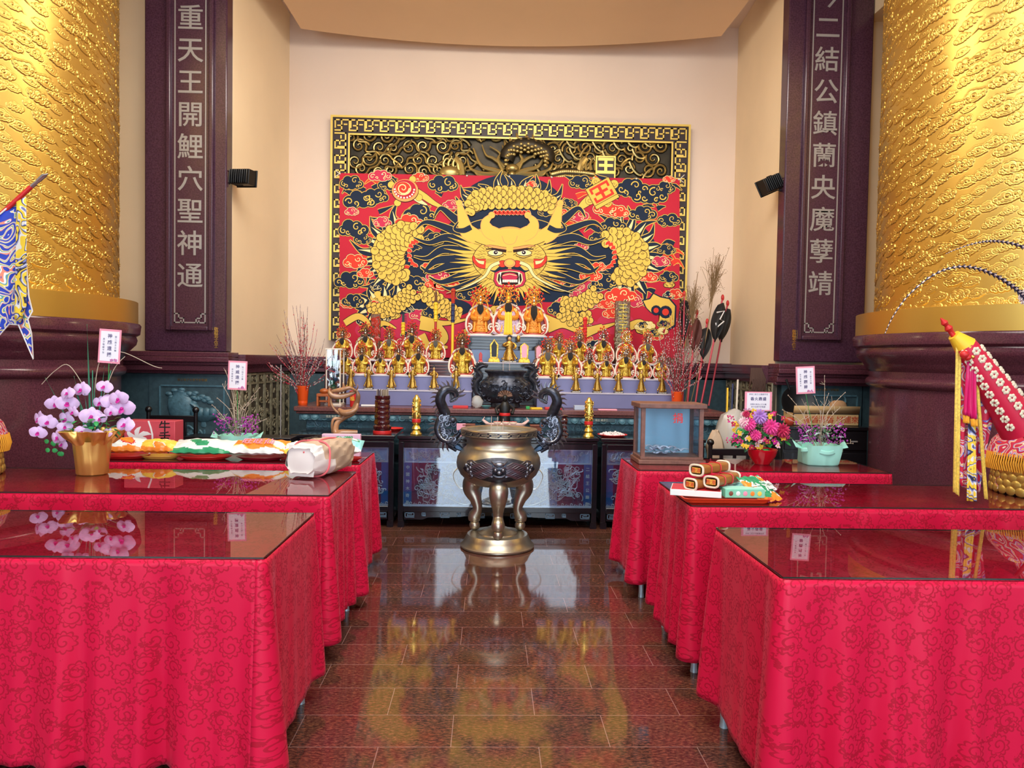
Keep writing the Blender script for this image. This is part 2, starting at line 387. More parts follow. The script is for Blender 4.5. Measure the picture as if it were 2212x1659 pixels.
def dado_panel(px0, px1, label, seed, still):
    x0, x1 = P(px0, 850, YP-.02).x, P(px1, 850, YP-.02).x
    t = thing('relief_panel', label, 'relief panel', ((x0+x1)/2, YP, 0))
    MB().bx(x0, x1, YP-.02, YP+.1, .0, ZL-.225).build('stone_slab', m_teal, t)
    z0, z1 = .55, 1.27; a, b = x0+.12, x1-.06; y = YP-.021
    f = MB()
    for q in ((a, b, z1, z1+.015), (a, b, z0-.015, z0), (a-.015, a, z0, z1), (b, b+.015, z0, z1)): f.bx(q[0], q[1], y-.012, y+.001, q[2], q[3])
    f.build('panel_border', m_tealp, t)
    r = MB(); rnd = random.Random(seed); w = b-a
    if still:                                                # vase, fruit stand, table, peonies
        r.lathe([(.01, 0), (.06, .0), (.07, .03), (.04, .06), (.10, .14), (.13, .24), (.12, .31), (.07, .35), (.08, .38), (.01, .38)], 20, (a+.19, y, .83), sy=.3)
        r.tube(bez((a+.3, y, 1.1), (a+.4, y, 1.05), (a+.38, y, .98), (a+.45, y, .92)), [.03, .035, .035, .03, .03, .025, .025, .02, .02, .018, .01], 8, flat=.7)
        r.lathe([(.02, 0), (.03, .02), (.02, .05), (.16, .10), (.18, .12), (.01, .12)], 20, (a+w*.68, y, .86), sy=.3)
        for i in range(4): r.ball((a+w*.68-.09+.06*i, y, 1.01), (.045, .03, .05))
        r.bx(a+.15, b-.1, y-.02, y, .58, .60); r.bx(a+.15, b-.1, y-.02, y, .74, .76)
        scroll_relief(r, a+.2, b-.15, .6, .85, y, 14, seed+1, (.03, .06), .014)
        for (cx, cz) in ((a+.2, 1.2), (a+w*.62, 1.16)):
            for i in range(16):
                an = rnd.uniform(0, 2*PI); d = rnd.uniform(0, .13)
                r.ball((cx+d*1.3*math.cos(an), y, min(z1-.01, cz+d*.5*math.sin(an))), (.035, .018, .022), 8, 5)
    else:
        for i in range(46):
            an = rnd.uniform(0, 2*PI); cx, cz = rnd.uniform(a+.1, b-.1), rnd.uniform(.75, 1.2)
            p = [(cx+.03*j*math.cos(an+.15*j), y-.004, cz+.022*j*math.sin(an+.15*j)) for j in range(5)]
            p = [(min(b, max(a, x)), yy, min(z1, max(z0, z))) for x, yy, z in p]
            r.tube(p, [.012, .014, .01, .008, .003], 5, caps=False)
    r.build('carving', m_tealp, t)
    g = MB(); text_mb('信士弟子合家平安敬獻', .03, ((a+b)/2, y-.001, 1.335), (1, 0, 0), (0, 0, 1), .001, g); g.build('gold_lettering', m_gold, t)
    return t
dado_panel(322, 496, 'dark teal stone relief of vase and fruit stand under left marble pillar', 3, True)
dado_panel(1688, 1862, 'dark teal stone relief of branches behind cardboard carton, right side', 9, False)
for a, b in ((-7.4, P(320, 850, YP-.02).x), (P(1864, 850, YP).x, 7.9)):
    struct(MB().bx(a, b, YP, YP+.1, 0, ZL-.225), 'wall_dado', m_teal)
# carved upright screens along the receding niche walls (hinged leaves)
m_carve = mat('weathered_carved_wood', (.30, .27, .18), .5, metal=.3, var=.4, vscale=30)
m_carve_d = mat('dark_carved_wood', (.06, .045, .03), .5)
def carved_screen(xa, ya, xb, yb, n, label, seed, sgn):
    t = thing('carved_screen', label, 'carved screen', (xa, ya, 0))
    d = Vector((xb-xa, yb-ya, 0)); L_ = d.length; d.normalize(); nn = Vector((-d.y, d.x, 0))*(-sgn)
    M = Matrix(((d.x, -nn.x, 0, xa), (d.y, -nn.y, 0, ya), (0, 0, 1, 0), (0, 0, 0, 1)))
    w = L_/n
    for i in range(n):
        f = MB(); a, b = i*w+.01, (i+1)*w-.01
        f.bx(a, b, 0, .03, .0, 1.40, 1, M)
        for q in ((a, a+.02, .35, 1.4), (b-.02, b, .35, 1.4), (a, b, 1.38, 1.4), (a, b, 1.28, 1.30), (a, b, .35, .37)): f.bx(q[0], q[1], -.012, .0, q[2], q[3], 0, M)
        scroll_relief(f, a+.022, b-.022, .4, 1.27, -.004, 16, seed*31+i, (.02, .038), .009, 0, M)
        scroll_relief(f, a+.022, b-.022, 1.305, 1.37, -.004, 3, seed*57+i, (.018, .026), .006, 0, M)
        f.build('leaf', [m_carve, m_carve_d], t)
    return t
sx = (xl_c-XL)/(YW-YP)
carved_screen(XL+.055, YP-.015, XL+.045+sx*1.72, YP+1.84, 8, 'row of carved wooden relief leaves on left niche wall', 4, 1)
sx = (xr_c-XR)/(YW-YP)
carved_screen(XR-.06, YP-.015, XR-.045+sx*1.72, YP+1.84, 8, 'row of carved wooden relief leaves on right niche wall', 6, -1)
# floodlights on the niche walls ------------------------------------------------
m_black = mat('black_metal', (.004, .004, .005), .45)
def flood(px, py, Y, sgn, aim, label, xw, rl):
    p = P(px, py, Y); t = thing('floodlight', label, 'lamp', p)
    R = Matrix.Translation(p) @ Matrix.Rotation(rl, 4, 'Y') @ Matrix.Rotation(PI-sgn*.35, 4, 'Z')
    h = MB(); h.bx(-.11, .11, -.05, .06, -.075, .075, 0, R)
    for i in range(9): h.bx(-.1+.025*i, -.09+.025*i, .06, .085, -.07, .07, 0, R)
    h.bx(-.12, .12, -.065, -.05, -.085, .085, 0, R)
    h.build('housing', m_black, t, bevel=.006)
    b = MB(); wp = Vector((xw, p.y, p.z))
    for s in (.055, -.055): b.tube([wp+Vector((0, 0, s+.005)), R @ Vector((sgn*.06, 0, s*1.5)), R @ Vector((sgn*.0, 0, s*1.5))], .006, 6)
    b.tube([wp+Vector((0, 0, .07)), wp+Vector((0, 0, -.07))], .008, 6)
    b.build('bracket', m_black, t)
    g = MB().bx(-.1, .1, -.068, -.065, -.065, .065, 0, R); g.build('lens', mat('lamp_glass', (.7, .72, .75), .1), t)
    l = bpy.data.lights.new('flood_beam', 'SPOT'); l.energy = 34; l.color = (1, .78, .45); l.spot_size = 2.2; l.spot_blend = .9; l.shadow_soft_size = .08
    lo = bpy.data.objects.new('flood_beam', l); C.objects.link(lo); lo.parent = t
    lo.location = R.to_3x3() @ Vector((0, -.16, 0)); lo.rotation_euler = (Vector(aim)-p).to_track_quat('-Z', 'Y').to_euler()
flood(526, 384, 7.62, 1, (1.5, 9.4, 3.6), 'black floodlight on bracket beside left marble pillar', XL-.0, .06)
flood(1663, 399, 7.62, -1, (-1.0, 9.4, 3.4), 'black floodlight on bracket beside right marble pillar', XR-.0, -.45)
# ============================================================ GOLD COLUMNS
def gold_mat():
    m, nt, b = node_mat('embossed_gold_sheet'); N, L = nt.nodes, nt.links
    b.inputs['Metallic'].default_value = 1; b.inputs['Roughness'].default_value = .40
    tc = N.new('ShaderNodeTexCoord'); n = N.new('ShaderNodeTexNoise'); n.inputs['Scale'].default_value = 1.2; L.new(tc.outputs['Object'], n.inputs['Vector'])
    r = N.new('ShaderNodeValToRGB'); r.color_ramp.elements[0].color = (.74, .47, .10, 1); r.color_ramp.elements[1].color = (.78, .56, .16, 1)
    L.new(n.outputs['Fac'], r.inputs['Fac']); L.new(r.outputs['Color'], b.inputs['Base Color'])
    return m
m_goldsheet = gold_mat()
CR = 1.3
def cloud_field(nu, nv, wu, wv, seed):
    rnd = random.Random(seed); H = np.zeros((nv, nu)); du, dv = wu/nu, wv/nv
    pts = []
    tries = 0
    while len(pts) < 900 and tries < 30000:
        tries += 1
        u, v = rnd.uniform(0, wu), rnd.uniform(0, wv)
        if all((abs(u-a)/.105)**2+(abs(v-b)/.08)**2 > 1.15 for a, b in pts): pts.append((u, v))
    for (u, v) in pts:
        s = rnd.uniform(.75, 1.35); tilt = -.28+rnd.uniform(-.1, .1); ct, stt = math.cos(tilt), math.sin(tilt)
        R = .17*s; i0, i1 = max(0, int((u-R)/du)), min(nu, int((u+R)/du)); j0, j1 = max(0, int((v-R*.7)/dv)), min(nv, int((v+R*.7)/dv))
        if i1 <= i0 or j1 <= j0: continue
        U, V = np.meshgrid((np.arange(i0, i1)+.5)*du-u, (np.arange(j0, j1)+.5)*dv-v)
        a = (U*ct+V*stt)/s; b = (-U*stt+V*ct)/s
        sd = np.full(a.shape, 9.)
        k = rnd.randint(4, 6); side = rnd.choice((-1, 1))
        for q in range(k):
            t = q/(k-1)*2-1
            cx, cy, rr = t*.055, (1-t*t)*.016+rnd.uniform(-.008, .008), .026*(1.15-.4*abs(t))
            sd = np.minimum(sd, np.hypot(a-cx, (b-cy)*1.)-rr)
            sd = np.minimum(sd, np.hypot(a-cx*.8, (b+.016))-rr*.8)
        if rnd.random() < .6:                                  # streaming tail
            L_ = rnd.uniform(.08, .15); tt = np.clip((a*side)/L_, 0, 1)
            sd = np.minimum(sd, np.abs(b-.012*np.sin(tt*5)+.004)-.012*(1-tt)+np.where(a*side < 0, 1, 0)+np.where(a*side > L_, 1, 0))
        mask = sd < 0
        h = .0052*np.clip(-sd/.004, 0, 1)+.0028*np.exp(-((sd+.0035)/.0022)**2)-.0022*np.exp(-((sd+.0085)/.002)**2)
        for (kx, ky, kr) in ((0, .002, .0085), (.038*side, .0, .006)):
            dd = np.hypot(a-kx, b-ky)
            h = h+.006*np.clip(1-(dd/kr)**2, 0, 1)-.0028*np.exp(-((dd-kr*1.35)/.0022)**2)
            h = h+.002*np.exp(-((dd-kr*1.9)/.002)**2)
        w = H[j0:j1, i0:i1]; w[mask] = (h*s)[mask]
        edge = (~mask) & (sd < .004); w[edge] = w[edge]*.3-.0012
    for _ in range(1):
        H[1:-1, 1:-1] = (H[1:-1, 1:-1]*4+H[:-2, 1:-1]+H[2:, 1:-1]+H[1:-1, :-2]+H[1:-1, 2:])/8
    return H
def column(xc, yc, mirror, label, zring):
    t = thing('gold_column', label, 'column', (xc, yc, 0))
    zr = zring                                                # top of the gold collar
    # plinth with cornice mouldings
    pl = MB(); r = CR
    pl.lathe([(r-.0, .0), (r, zr-.64), (r+.035, zr-.62), (r+.045, zr-.59), (r+.035, zr-.565), (r+.015, zr-.55), (r+.015, zr-.50), (r+.045, zr-.47), (r+.055, zr-.445), (r+.07, zr-.42), (r+.12, zr-.37), (r+.13, zr-.33), (r+.12, zr-.30), (r+.15, zr-.28), (r+.16, zr-.205), (r+.15, zr-.19), (r-.3, zr-.19)], 160, (0, 0, 0))
    pl.build('stone_plinth', m_brown, t, local=True)
    j = MB()
    for a in (-1.95, -1.2): j.bx(-.002, .002, 0, .004, 0, zr-.65, 0, Matrix.Rotation(a+PI/2, 4, 'Z') @ Matrix.Translation((0, -r-.001, 0)))
    j.build('slab_joint', m_black, t, local=True)
    MB().lathe([(r-.06, zr-.19), (r+.135, zr-.188), (r+.135, zr-.0), (r+.125, zr+.002), (r-.06, zr+.002)], 160, (0, 0, 0)).build('gold_collar', m_goldsheet, t, local=True)
    if not mirror:
        nu, nv = 900, 1000; ang = 1.95; z0, z1 = zr+.0, zr+2.95
        H = cloud_field(nu, nv, ang*CR, z1-z0, 5)
        th = np.linspace(-ang/2, ang/2, nu)[None, :]-.35; zz = np.linspace(z0, z1, nv)[:, None]
        rr = CR-.02+H
        V = np.stack([rr*np.cos(th), rr*np.sin(th), np.broadcast_to(zz, rr.shape)], 2)
        o = np_grid('embossed_shaft', V, nu, nv, m_goldsheet); o.parent = t
        mb = MB()
        n = 60; a0 = ang/2-.35; a1 = 2*PI-ang/2-.35
        mb.grid(lambda u, v: ((CR-.02)*math.cos(a0+(a1-a0)*u), (CR-.02)*math.sin(a0+(a1-a0)*u), z0+(z1-z0)*v), n, 1)
        mb.lathe([(CR-.02, z1), (CR-.02, 6.9)], 120, (0, 0, 0), caps=False)
        b = mb.build('plain_shaft', m_goldsheet, t, local=True)
        column.src = (o.data, b.data)
    else:
        for nm, me in zip(('embossed_shaft', 'plain_shaft'), column.src):
            o = bpy.data.objects.new(nm, me); C.objects.link(o); o.parent = t; o.scale = (-1, 1, 1)
    return t
def column_centre(px_edge, sgn, Yc):
    d = ray(px_edge, 800); s = d.x/d.y; a = math.atan(s)
    return (CR*sgn+Yc*math.sin(a))/math.cos(a)
YC = 6.1
xcl = column_centre(262, -1, YC); xcr = column_centre(1880, 1, YC)
print('cols', xcl, xcr)
yt = YC+CR*.45
column(xcl, YC, False, 'huge gold column with embossed clouds on brown plinth, left of altar', P(281, 655, yt).z)
column(xcr, YC, True, 'huge gold column with embossed clouds on brown plinth, right of altar', P(1866, 683, yt).z)
# ============================================================ BRONZE RELIEF AND PRINTED DRAGON BANNER
class Print:
    """flat printed shapes on a sheet; coordinates u (right), v (down) in drawing units"""
    def __init__(self, to3, dl=.00013):
        self.mb = MB(); self.dl = dl; self.c = 0; f = to3
        self.to3 = lambda u, v, h: f(u, v, h+1.1e-5*(self.c % 10))
    def poly(self, pts, mi, L):
        self.c += 1
        c = (sum(p[0] for p in pts)/len(pts), sum(p[1] for p in pts)/len(pts)); n = len(pts)
        vs = [self.to3(c[0], c[1], L*self.dl)]+[self.to3(u, v, L*self.dl) for u, v in pts]
        self.mb.add(vs, [(0, 1+i, 1+(i+1) % n) for i in range(n)], mi)
    def disc(self, u, v, r, mi, L, n=14, sy=1.): self.poly([(u+r*math.cos(2*PI*i/n), v+r*sy*math.sin(2*PI*i/n)) for i in range(n)], mi, L)
    def stroke(self, pts, w, mi, L):
        self.c += 1
        k = len(pts); ws = w if isinstance(w, (list, tuple)) else [w]*k
        a, b = [], []
        for i in range(k):
            p, q = pts[max(i-1, 0)], pts[min(i+1, k-1)]; dx, dy = q[0]-p[0], q[1]-p[1]; l = math.hypot(dx, dy) or 1
            nx, ny = -dy/l*ws[i]/2, dx/l*ws[i]/2
            a.append((pts[i][0]+nx, pts[i][1]+ny)); b.append((pts[i][0]-nx, pts[i][1]-ny))
        vs = [self.to3(u, v, L*self.dl) for u, v in a+b]
        self.mb.add(vs, [(i, i+1, k+i+1, k+i) for i in range(k-1)], mi)
    def strand(self, pts, w0, w1, mi, L, edge=3.2, emi=1, core=None):     # tapering lick with an outline
        sp = spline(pts, 7); k = len(sp); f = lambda i: (w0*(1-(i/(k-1)))+w1*(i/(k-1)))*(.55+.9*math.sin(PI*min(1, .25+i/(k-1)*.75)))
        self.stroke(sp, [f(i)+2*edge for i in range(k)], emi, L); self.stroke(sp, [max(.5, f(i)) for i in range(k)], mi, L+1)
        if core is not None: self.stroke(sp, [max(.4, f(i)*.28) for i in range(k)], core, L+2)
    def curl(self, u, v, r, hand, a0, mi, L, w=3.5, turns=1.25):
        p = spiral_pts(u, v, r, turns, a0, hand, 16, .12); k = len(p)
        self.stroke(p, [w*(1-.5*i/(k-1)) for i in range(k)], mi, L)
    def cloud(self, u, v, s, mi, L, seed, emi=1, lobes=None, dk=3):
        rnd = random.Random(seed)
        lb = lobes or [(-1.1, .15, .55), (-.45, -.35, .62), (.35, -.3, .66), (1.05, .2, .5), (.1, .35, .6), (-.6, .5, .4), (.65, .55, .36)]
        lb = [(a+rnd.uniform(-.12, .12), b+rnd.uniform(-.1, .1), c*rnd.uniform(.85, 1.1)) for a, b, c in lb]
        for a, b, c in lb: self.disc(u+a*s, v+b*s*.8, c*s+4.6, dk, L)
        for a, b, c in lb: self.disc(u+a*s, v+b*s*.8, c*s+3, emi, L+1)
        for a, b, c in lb: self.disc(u+a*s, v+b*s*.8, c*s, mi, L+2)
        for i, (a, b, c) in enumerate(lb):
            if i in (1, 4): continue
            self.curl(u+a*s, v+b*s*.8, c*s*.66, 1 if (i+seed) % 2 else -1, rnd.uniform(0, 6), emi, L+3, max(3., s*.11), 1.05)
    def scales(self, path, hw, r, L, flip=1):                # fish-scale body along a path; hw: half widths
        sp = spline(path, 10); hs = spline([(h,) for h in hw], 10)
        d = [0]
        for i in range(1, len(sp)): d.append(d[-1]+math.hypot(sp[i][0]-sp[i-1][0], sp[i][1]-sp[i-1][1]))
        k = len(sp)
        self.stroke(sp, [hs[i][0]*2+7 for i in range(k)], 3, L); self.stroke(sp, [hs[i][0]*2+2 for i in range(k)], 1, L+1)
        step = r*1.02; nrow = int(d[-1]/step); L0 = L+2
        for q in range(nrow, -1, -1):
            t = q*step; i = min(k-2, max(0, next((j for j in range(k) if d[j] >= t), k-1)-1))
            x, y = sp[i]; dx, dy = sp[i+1][0]-x, sp[i+1][1]-y; l = math.hypot(dx, dy) or 1; dx /= l; dy /= l; h = hs[i][0]-r*.55
            m = max(1, int(2*h/(r*1.75))); off = .5 if q % 2 else 0
            for c in range(m+1):
                e = -h+2*h*(c+off)/max(1, m)
                if e > h+1: continue
                cx, cy = x-dy*e, y+dx*e; LL = L0+(nrow-q)*3
                self.disc(cx, cy, r+3.2, 3, LL, 12); self.disc(cx, cy, r, 1, LL+1, 12)
                for a in (-.7, 0, .7):
                    an = math.atan2(dy, dx)*1+(PI if flip > 0 else 0)+a
                    self.stroke([(cx+r*.2*math.cos(an), cy+r*.2*math.sin(an)), (cx+r*.62*math.cos(an), cy+r*.70*math.sin(an))], 2.6, 3, LL+2)
        return L0+nrow*3+3
def zp(u, v): return 700+u/2.6976, 220+v/2.6976
YB = 9.27
def on_banner(u, v, h=0.):
    px, py = zp(u, v)
    return P(px, py, YB-h-.004)
b_red = mat('banner_red', (.50, .020, .045), .55, spec=.12); b_yel = mat('banner_yellow', (.78, .52, .10), .55, spec=.12)
b_navy = mat('banner_navy', (.012, .022, .05), .55, spec=.12); b_line = mat('banner_line', (.03, .012, .012), .55, spec=.12)
b_pink = mat('banner_crimson', (.55, .035, .09), .55, spec=.12); b_cream = mat('banner_cream', (.88, .74, .36), .55, spec=.12)
b_or = mat('banner_orange', (.85, .36, .12), .55, spec=.12); b_scar = mat('banner_scarlet', (.72, .05, .03), .55, spec=.12); b_wh = mat('banner_white', (.85, .83, .75), .55, spec=.12)
BM = [b_red, b_yel, b_navy, b_line, b_pink, b_cream, b_or, b_scar, b_wh]
RED, YEL, NAV, LIN, PNK, CRM, ORG, SCR, WHT = range(9)
t_ban = thing('dragon_banner', 'red printed cloth banner with huge yellow dragon face hanging behind the statues', 'banner', on_banner(1085, 900))
sheet = MB()
sheet.grid(lambda a, b: on_banner(90+(2072-90)*a, (415+35*a)+(1490-(415+35*a))*b, -.0005), 80, 60)
sheet.build('cloth', b_red, t_ban)
D = Print(on_banner)
rnd = random.Random(8)
# crimson ground patches in the lower part
for (u, v, r, sy) in ((760, 1330, 120, .5), (500, 1300, 130, .7), (1700, 1290, 110, .6), (1480, 1340, 170, .45), (300, 1330, 120, .5), (1450, 1060, 150, .7), (1080, 1260, 200, .3)): D.disc(u, v, r, PNK, 1, 24, sy)
# navy masses around the head and body
for (u, v, r, sy) in ((1085, 900, 470, .62), (470, 890, 215, 1.), (1730, 900, 215, 1.), (1090, 640, 320, .68), (860, 1090, 130, .5), (1310, 1100, 150, .45), (700, 1200, 160, .35), (380, 1160, 190, .45)): D.disc(u, v, r, NAV, 2, 40, sy)
# flame spikes around the three coils
def spikes(cx, cy, rx, ry, a0, a1, n, ln, L, seed):
    rr = random.Random(seed); ln *= 1.2
    for i in range(n):
        a = a0+(a1-a0)*i/(n-1); x, y = cx+rx*math.cos(a), cy+ry*math.sin(a); l = ln*rr.uniform(.75, 1.2); b = a+rr.choice((-.35, .35))
        D.strand([(x, y), (x+l*.5*math.cos(a), y+l*.5*math.sin(a)), (x+l*math.cos(b), y+l*math.sin(b))], 44, 3, NAV, L, 4, YEL)
        D.strand([(x, y), (x+l*.3*math.cos(a+.1), y+l*.3*math.sin(a+.1)), (x+l*.62*math.cos(a+.05), y+l*.62*math.sin(a+.05))], 17, 2, CRM, L+3, 2, LIN)
spikes(1090, 650, 260, 125, PI*1.02, PI*1.98, 13, 95, 5, 1)
spikes(470, 890, 165, 160, PI*.55, PI*1.6, 12, 120, 5, 2)
spikes(1725, 905, 160, 160, -PI*.6, PI*.5, 12, 120, 5, 3)
spikes(380, 1190, 150, 60, PI*.55, PI*1.75, 9, 85, 5, 4)
# clouds
for i, (u, v, s) in enumerate(((160, 470, 45), (220, 570, 62), (300, 550, 50), (380, 480, 40), (700, 480, 56), (560, 650, 60), (170, 740, 56), (230, 800, 34), (150, 1040, 55), (170, 1160, 42), (1500, 470, 45), (1800, 500, 60), (1900, 540, 66), (1990, 500, 40), (1860, 650, 50), (2010, 690, 44), (1690, 720, 50), (1600, 790, 34), (2000, 860, 34), (1640, 1050, 52), (2010, 1020, 36), (520, 1060, 50), (640, 800, 40), (870, 620, 28), (1290, 640, 28), (840, 1120, 40), (1370, 1210, 44), (1460, 1200, 36), (640, 1230, 40), (1430, 590, 30))):
    D.cloud(u, v, s, NAV, 8, i)
for i, (u, v, s) in enumerate(((330, 430, 40), (560, 440, 30), (500, 700, 52), (340, 700, 34), (180, 930, 44), (240, 1000, 30), (660, 1010, 44), (720, 1060, 46), (640, 1060, 30), (1480, 660, 40), (1640, 620, 46), (1720, 640, 40), (740, 600, 30), (1560, 1010, 40), (1600, 960, 30), (1960, 930, 34), (1890, 1020, 34), (1730, 1130, 56), (1800, 1160, 40), (1640, 1180, 30), (300, 1180, 24), (1500, 840, 26), (600, 960, 24), (1390, 650, 26), (160, 640, 26), (2010, 450, 22), (1210, 480, 20))):
    D.cloud(u, v, s, SCR if i % 3 else PNK, 12, 100+i, CRM)
for i in range(60):
    u, v = rnd.uniform(110, 2050), rnd.uniform(1040, 1420)
    if 800 < u < 1330 and v < 1200: continue
    D.cloud(u, v, rnd.uniform(20, 38), (NAV, PNK, SCR, YEL)[i % 4], 4, 400+i, CRM if i % 4 < 3 else LIN)
for i in range(80):
    u, v = rnd.uniform(110, 760) if i % 2 else rnd.uniform(1420, 2050), rnd.uniform(440, 1120)
    s_ = rnd.choice((-1, 1)); l = rnd.uniform(40, 90)
    D.strand([(u, v), (u+s_*l*.5, v-l*.2), (u+s_*l, v+rnd.uniform(-.5, .5)*l)], 24, 4, (NAV, SCR, NAV)[i % 3], 4, 3, YEL)
# orbiting shell wheel and key block with ribbons
D.strand([(540, 520), (590, 555), (640, 590), (700, 620)], 26, 20, YEL, 16, 3, LIN)
D.strand([(520, 550), (560, 580), (600, 600)], 22, 12, CRM, 19, 2.5, LIN)
for k in range(4): a = k*PI/2+.5; D.disc(472+92*math.cos(a), 520+78*math.sin(a), 22, LIN, 20); D.disc(472+92*math.cos(a), 520+78*math.sin(a), 20, YEL, 21)
D.disc(472, 518, 80, LIN, 22, 28, .85); D.disc(472, 516, 77, ORG, 23, 28, .85); D.disc(470, 510, 66, RED, 24, 28, .85); D.disc(462, 505, 46, CRM, 25, 28, .85); D.disc(460, 503, 42, SCR, 26, 28, .85)
D.curl(460, 503, 38, 1, 0, CRM, 27, 8, 1.5)
for k in range(11): a = .0+k*.32; D.disc(468+57*math.cos(a), 512+47*math.sin(a), 5.5, WHT, 28)
D.strand([(1560, 560), (1510, 600), (1470, 640)], 40, 20, YEL, 16, 3, LIN)
def rot(px, py, a, c): return (c[0]+px*math.cos(a)-py*math.sin(a), c[1]+px*math.sin(a)+py*math.cos(a))
kc = (1618, 525)
def kb(x0, x1, y0, y1, mi, L): D.poly([rot(x, y, -.5, kc) for x, y in ((x0, y0), (x1, y0), (x1, y1), (x0, y1))], mi, L)
for q in ((-85, 10), (85, -5), (0, -70), (0, 72)):
    c_ = rot(q[0], q[1], -.5, kc); D.disc(c_[0], c_[1], 27, LIN, 20); D.disc(c_[0], c_[1], 25, YEL, 21); D.curl(c_[0], c_[1], 16, 1, 0, LIN, 22, 2.5)
kb(-78, 78, -60, 78, LIN, 23); kb(-75, 75, -57, 75, YEL, 24); kb(-75, 75, 52, 55, LIN, 25)
for q in ((-60, 60, -48, -34), (-60, 60, 32, 46), (-9, 9, -48, 46), (-40, 40, -9, 7), (-60, -46, -48, -12), (46, 60, 12, 46), (-60, -46, 12, 46), (46, 60, -48, -12)): kb(*q, SCR, 26)
# scaled coils
LB = 30
e1 = D.scales([(850, 640), (880, 580), (970, 560), (1090, 555), (1200, 560), (1300, 585), (1345, 640)], [22, 50, 58, 60, 58, 50, 22], 21, LB)
for i in range(9): D.strand([(990+24*i, 655), (1000+24*i, 640), (1012+24*i, 660)], 16, 8, SCR, e1, 2, CRM)
e2 = D.scales([(560, 770), (470, 770), (390, 830), (370, 910), (410, 990), (480, 1010)], [40, 72, 86, 88, 74, 24], 24, LB)
e3 = D.scales([(1640, 800), (1720, 800), (1790, 850), (1810, 920), (1770, 1000), (1690, 1020)], [40, 68, 82, 84, 72, 26], 24, LB)
e4 = D.scales([(520, 1110), (440, 1170), (360, 1215), (290, 1205), (255, 1175)], [48, 44, 40, 30, 16], 17, LB)
e5 = D.scales([(570, 1110), (640, 1150), (720, 1215), (800, 1245)], [34, 44, 44, 36], 18, LB)
e6 = D.scales([(1590, 1110), (1530, 1160), (1450, 1180), (1380, 1150)], [40, 44, 36, 20], 18, LB)
e7 = D.scales([(1380, 1230), (1460, 1270), (1560, 1250)], [30, 36, 30], 18, LB)
for cx, cy, s in ((500, 880, 1), (1690, 890, -1)):
    for i in range(8):
        a = -1.5+i*.42; x, y = cx+(26 if s > 0 else -26)+s*-42*math.cos(a), cy+70*math.sin(a)
        D.strand([(x, y), (x+s*16, y+4), (x+s*24, y+14)], 17, 10, SCR, max(e2, e3), 2, CRM)
# claws / yellow flame ground at the bottom
for (p, w) in (([(560, 1290), (640, 1310), (700, 1380), (640, 1440)], 60), ([(120, 1290), (200, 1250), (260, 1300), (200, 1340)], 30), ([(560, 1360), (600, 1420), (720, 1430)], 50),
               ([(1300, 1320), (1390, 1290), (1500, 1330), (1620, 1300)], 44), ([(1480, 1370), (1580, 1330), (1700, 1290)], 34), ([(270, 1350), (340, 1290), (420, 1320)], 28),
               ([(1780, 1310), (1850, 1290), (1870, 1370)], 36), ([(820, 1350), (900, 1330), (1000, 1370)], 40), ([(1100, 1330), (1200, 1350), (1300, 1330)], 40), ([(560, 1260), (700, 1290), (860, 1260)], 26), ([(1280, 1250), (1400, 1290), (1560, 1270)], 26)):
    D.strand(p, w, w*.5, YEL, 32, 3.5, LIN)
# yellow landmass lower right
pt = [(1860, 1160), (1900, 1150), (1920, 1120), (1960, 1140), (2010, 1150), (2045, 1190), (2040, 1300), (1990, 1330), (1950, 1290), (1960, 1220), (1910, 1230), (1880, 1200)]
D.poly([(1955+(u-1955)*1.1, 1215+(v-1215)*1.1) for u, v in pt], NAV, 32); D.poly(pt, YEL, 33)
for (u, v, r) in ((1935, 1215, 26), (1990, 1225, 34)): D.disc(u, v, r+4, NAV, 34, 12); D.disc(u, v, r*.6, SCR, 35, 10)
for i in range(7): D.cloud(1850+rnd.uniform(-30, 180), 1330+rnd.uniform(-40, 60), 22, CRM if i % 2 else NAV, 33, 300+i, YEL)
# ---- head
HL = 150
cx, cy = 1082, 900
# navy mane licks, then yellow mane spikes
mane = [((-200, -90), (-330, -150), (-480, -200), (-545, -160)), ((-200, -60), (-360, -110), (-470, -80), (-560, -110)), ((-210, -20), (-380, -40), (-480, 10), (-560, 0)), ((-200, 40), (-340, 50), (-460, 90), (-520, 60)), ((-180, 90), (-300, 120), (-400, 150), (-470, 120)),
        ((-220, -150), (-320, -220), (-400, -280), (-440, -230)), ((-190, 20), (-400, 20), (-470, 60), (-500, 100)), ((-150, 130), (-250, 170), (-340, 190), (-400, 170)), ((-150, -190), (-200, -180), (-260, -170), (-320, -210))]
for i, m_ in enumerate(mane):
    for s in (1, -1): D.strand([(cx+s*a, cy+b) for a, b in m_], 40, 10, NAV, HL+3*(i % 3), 3.4, YEL)
hr = random.Random(3)
for i in range(31):
    a = PI*.93+i*(PI*1.14-PI*.93)/30; 
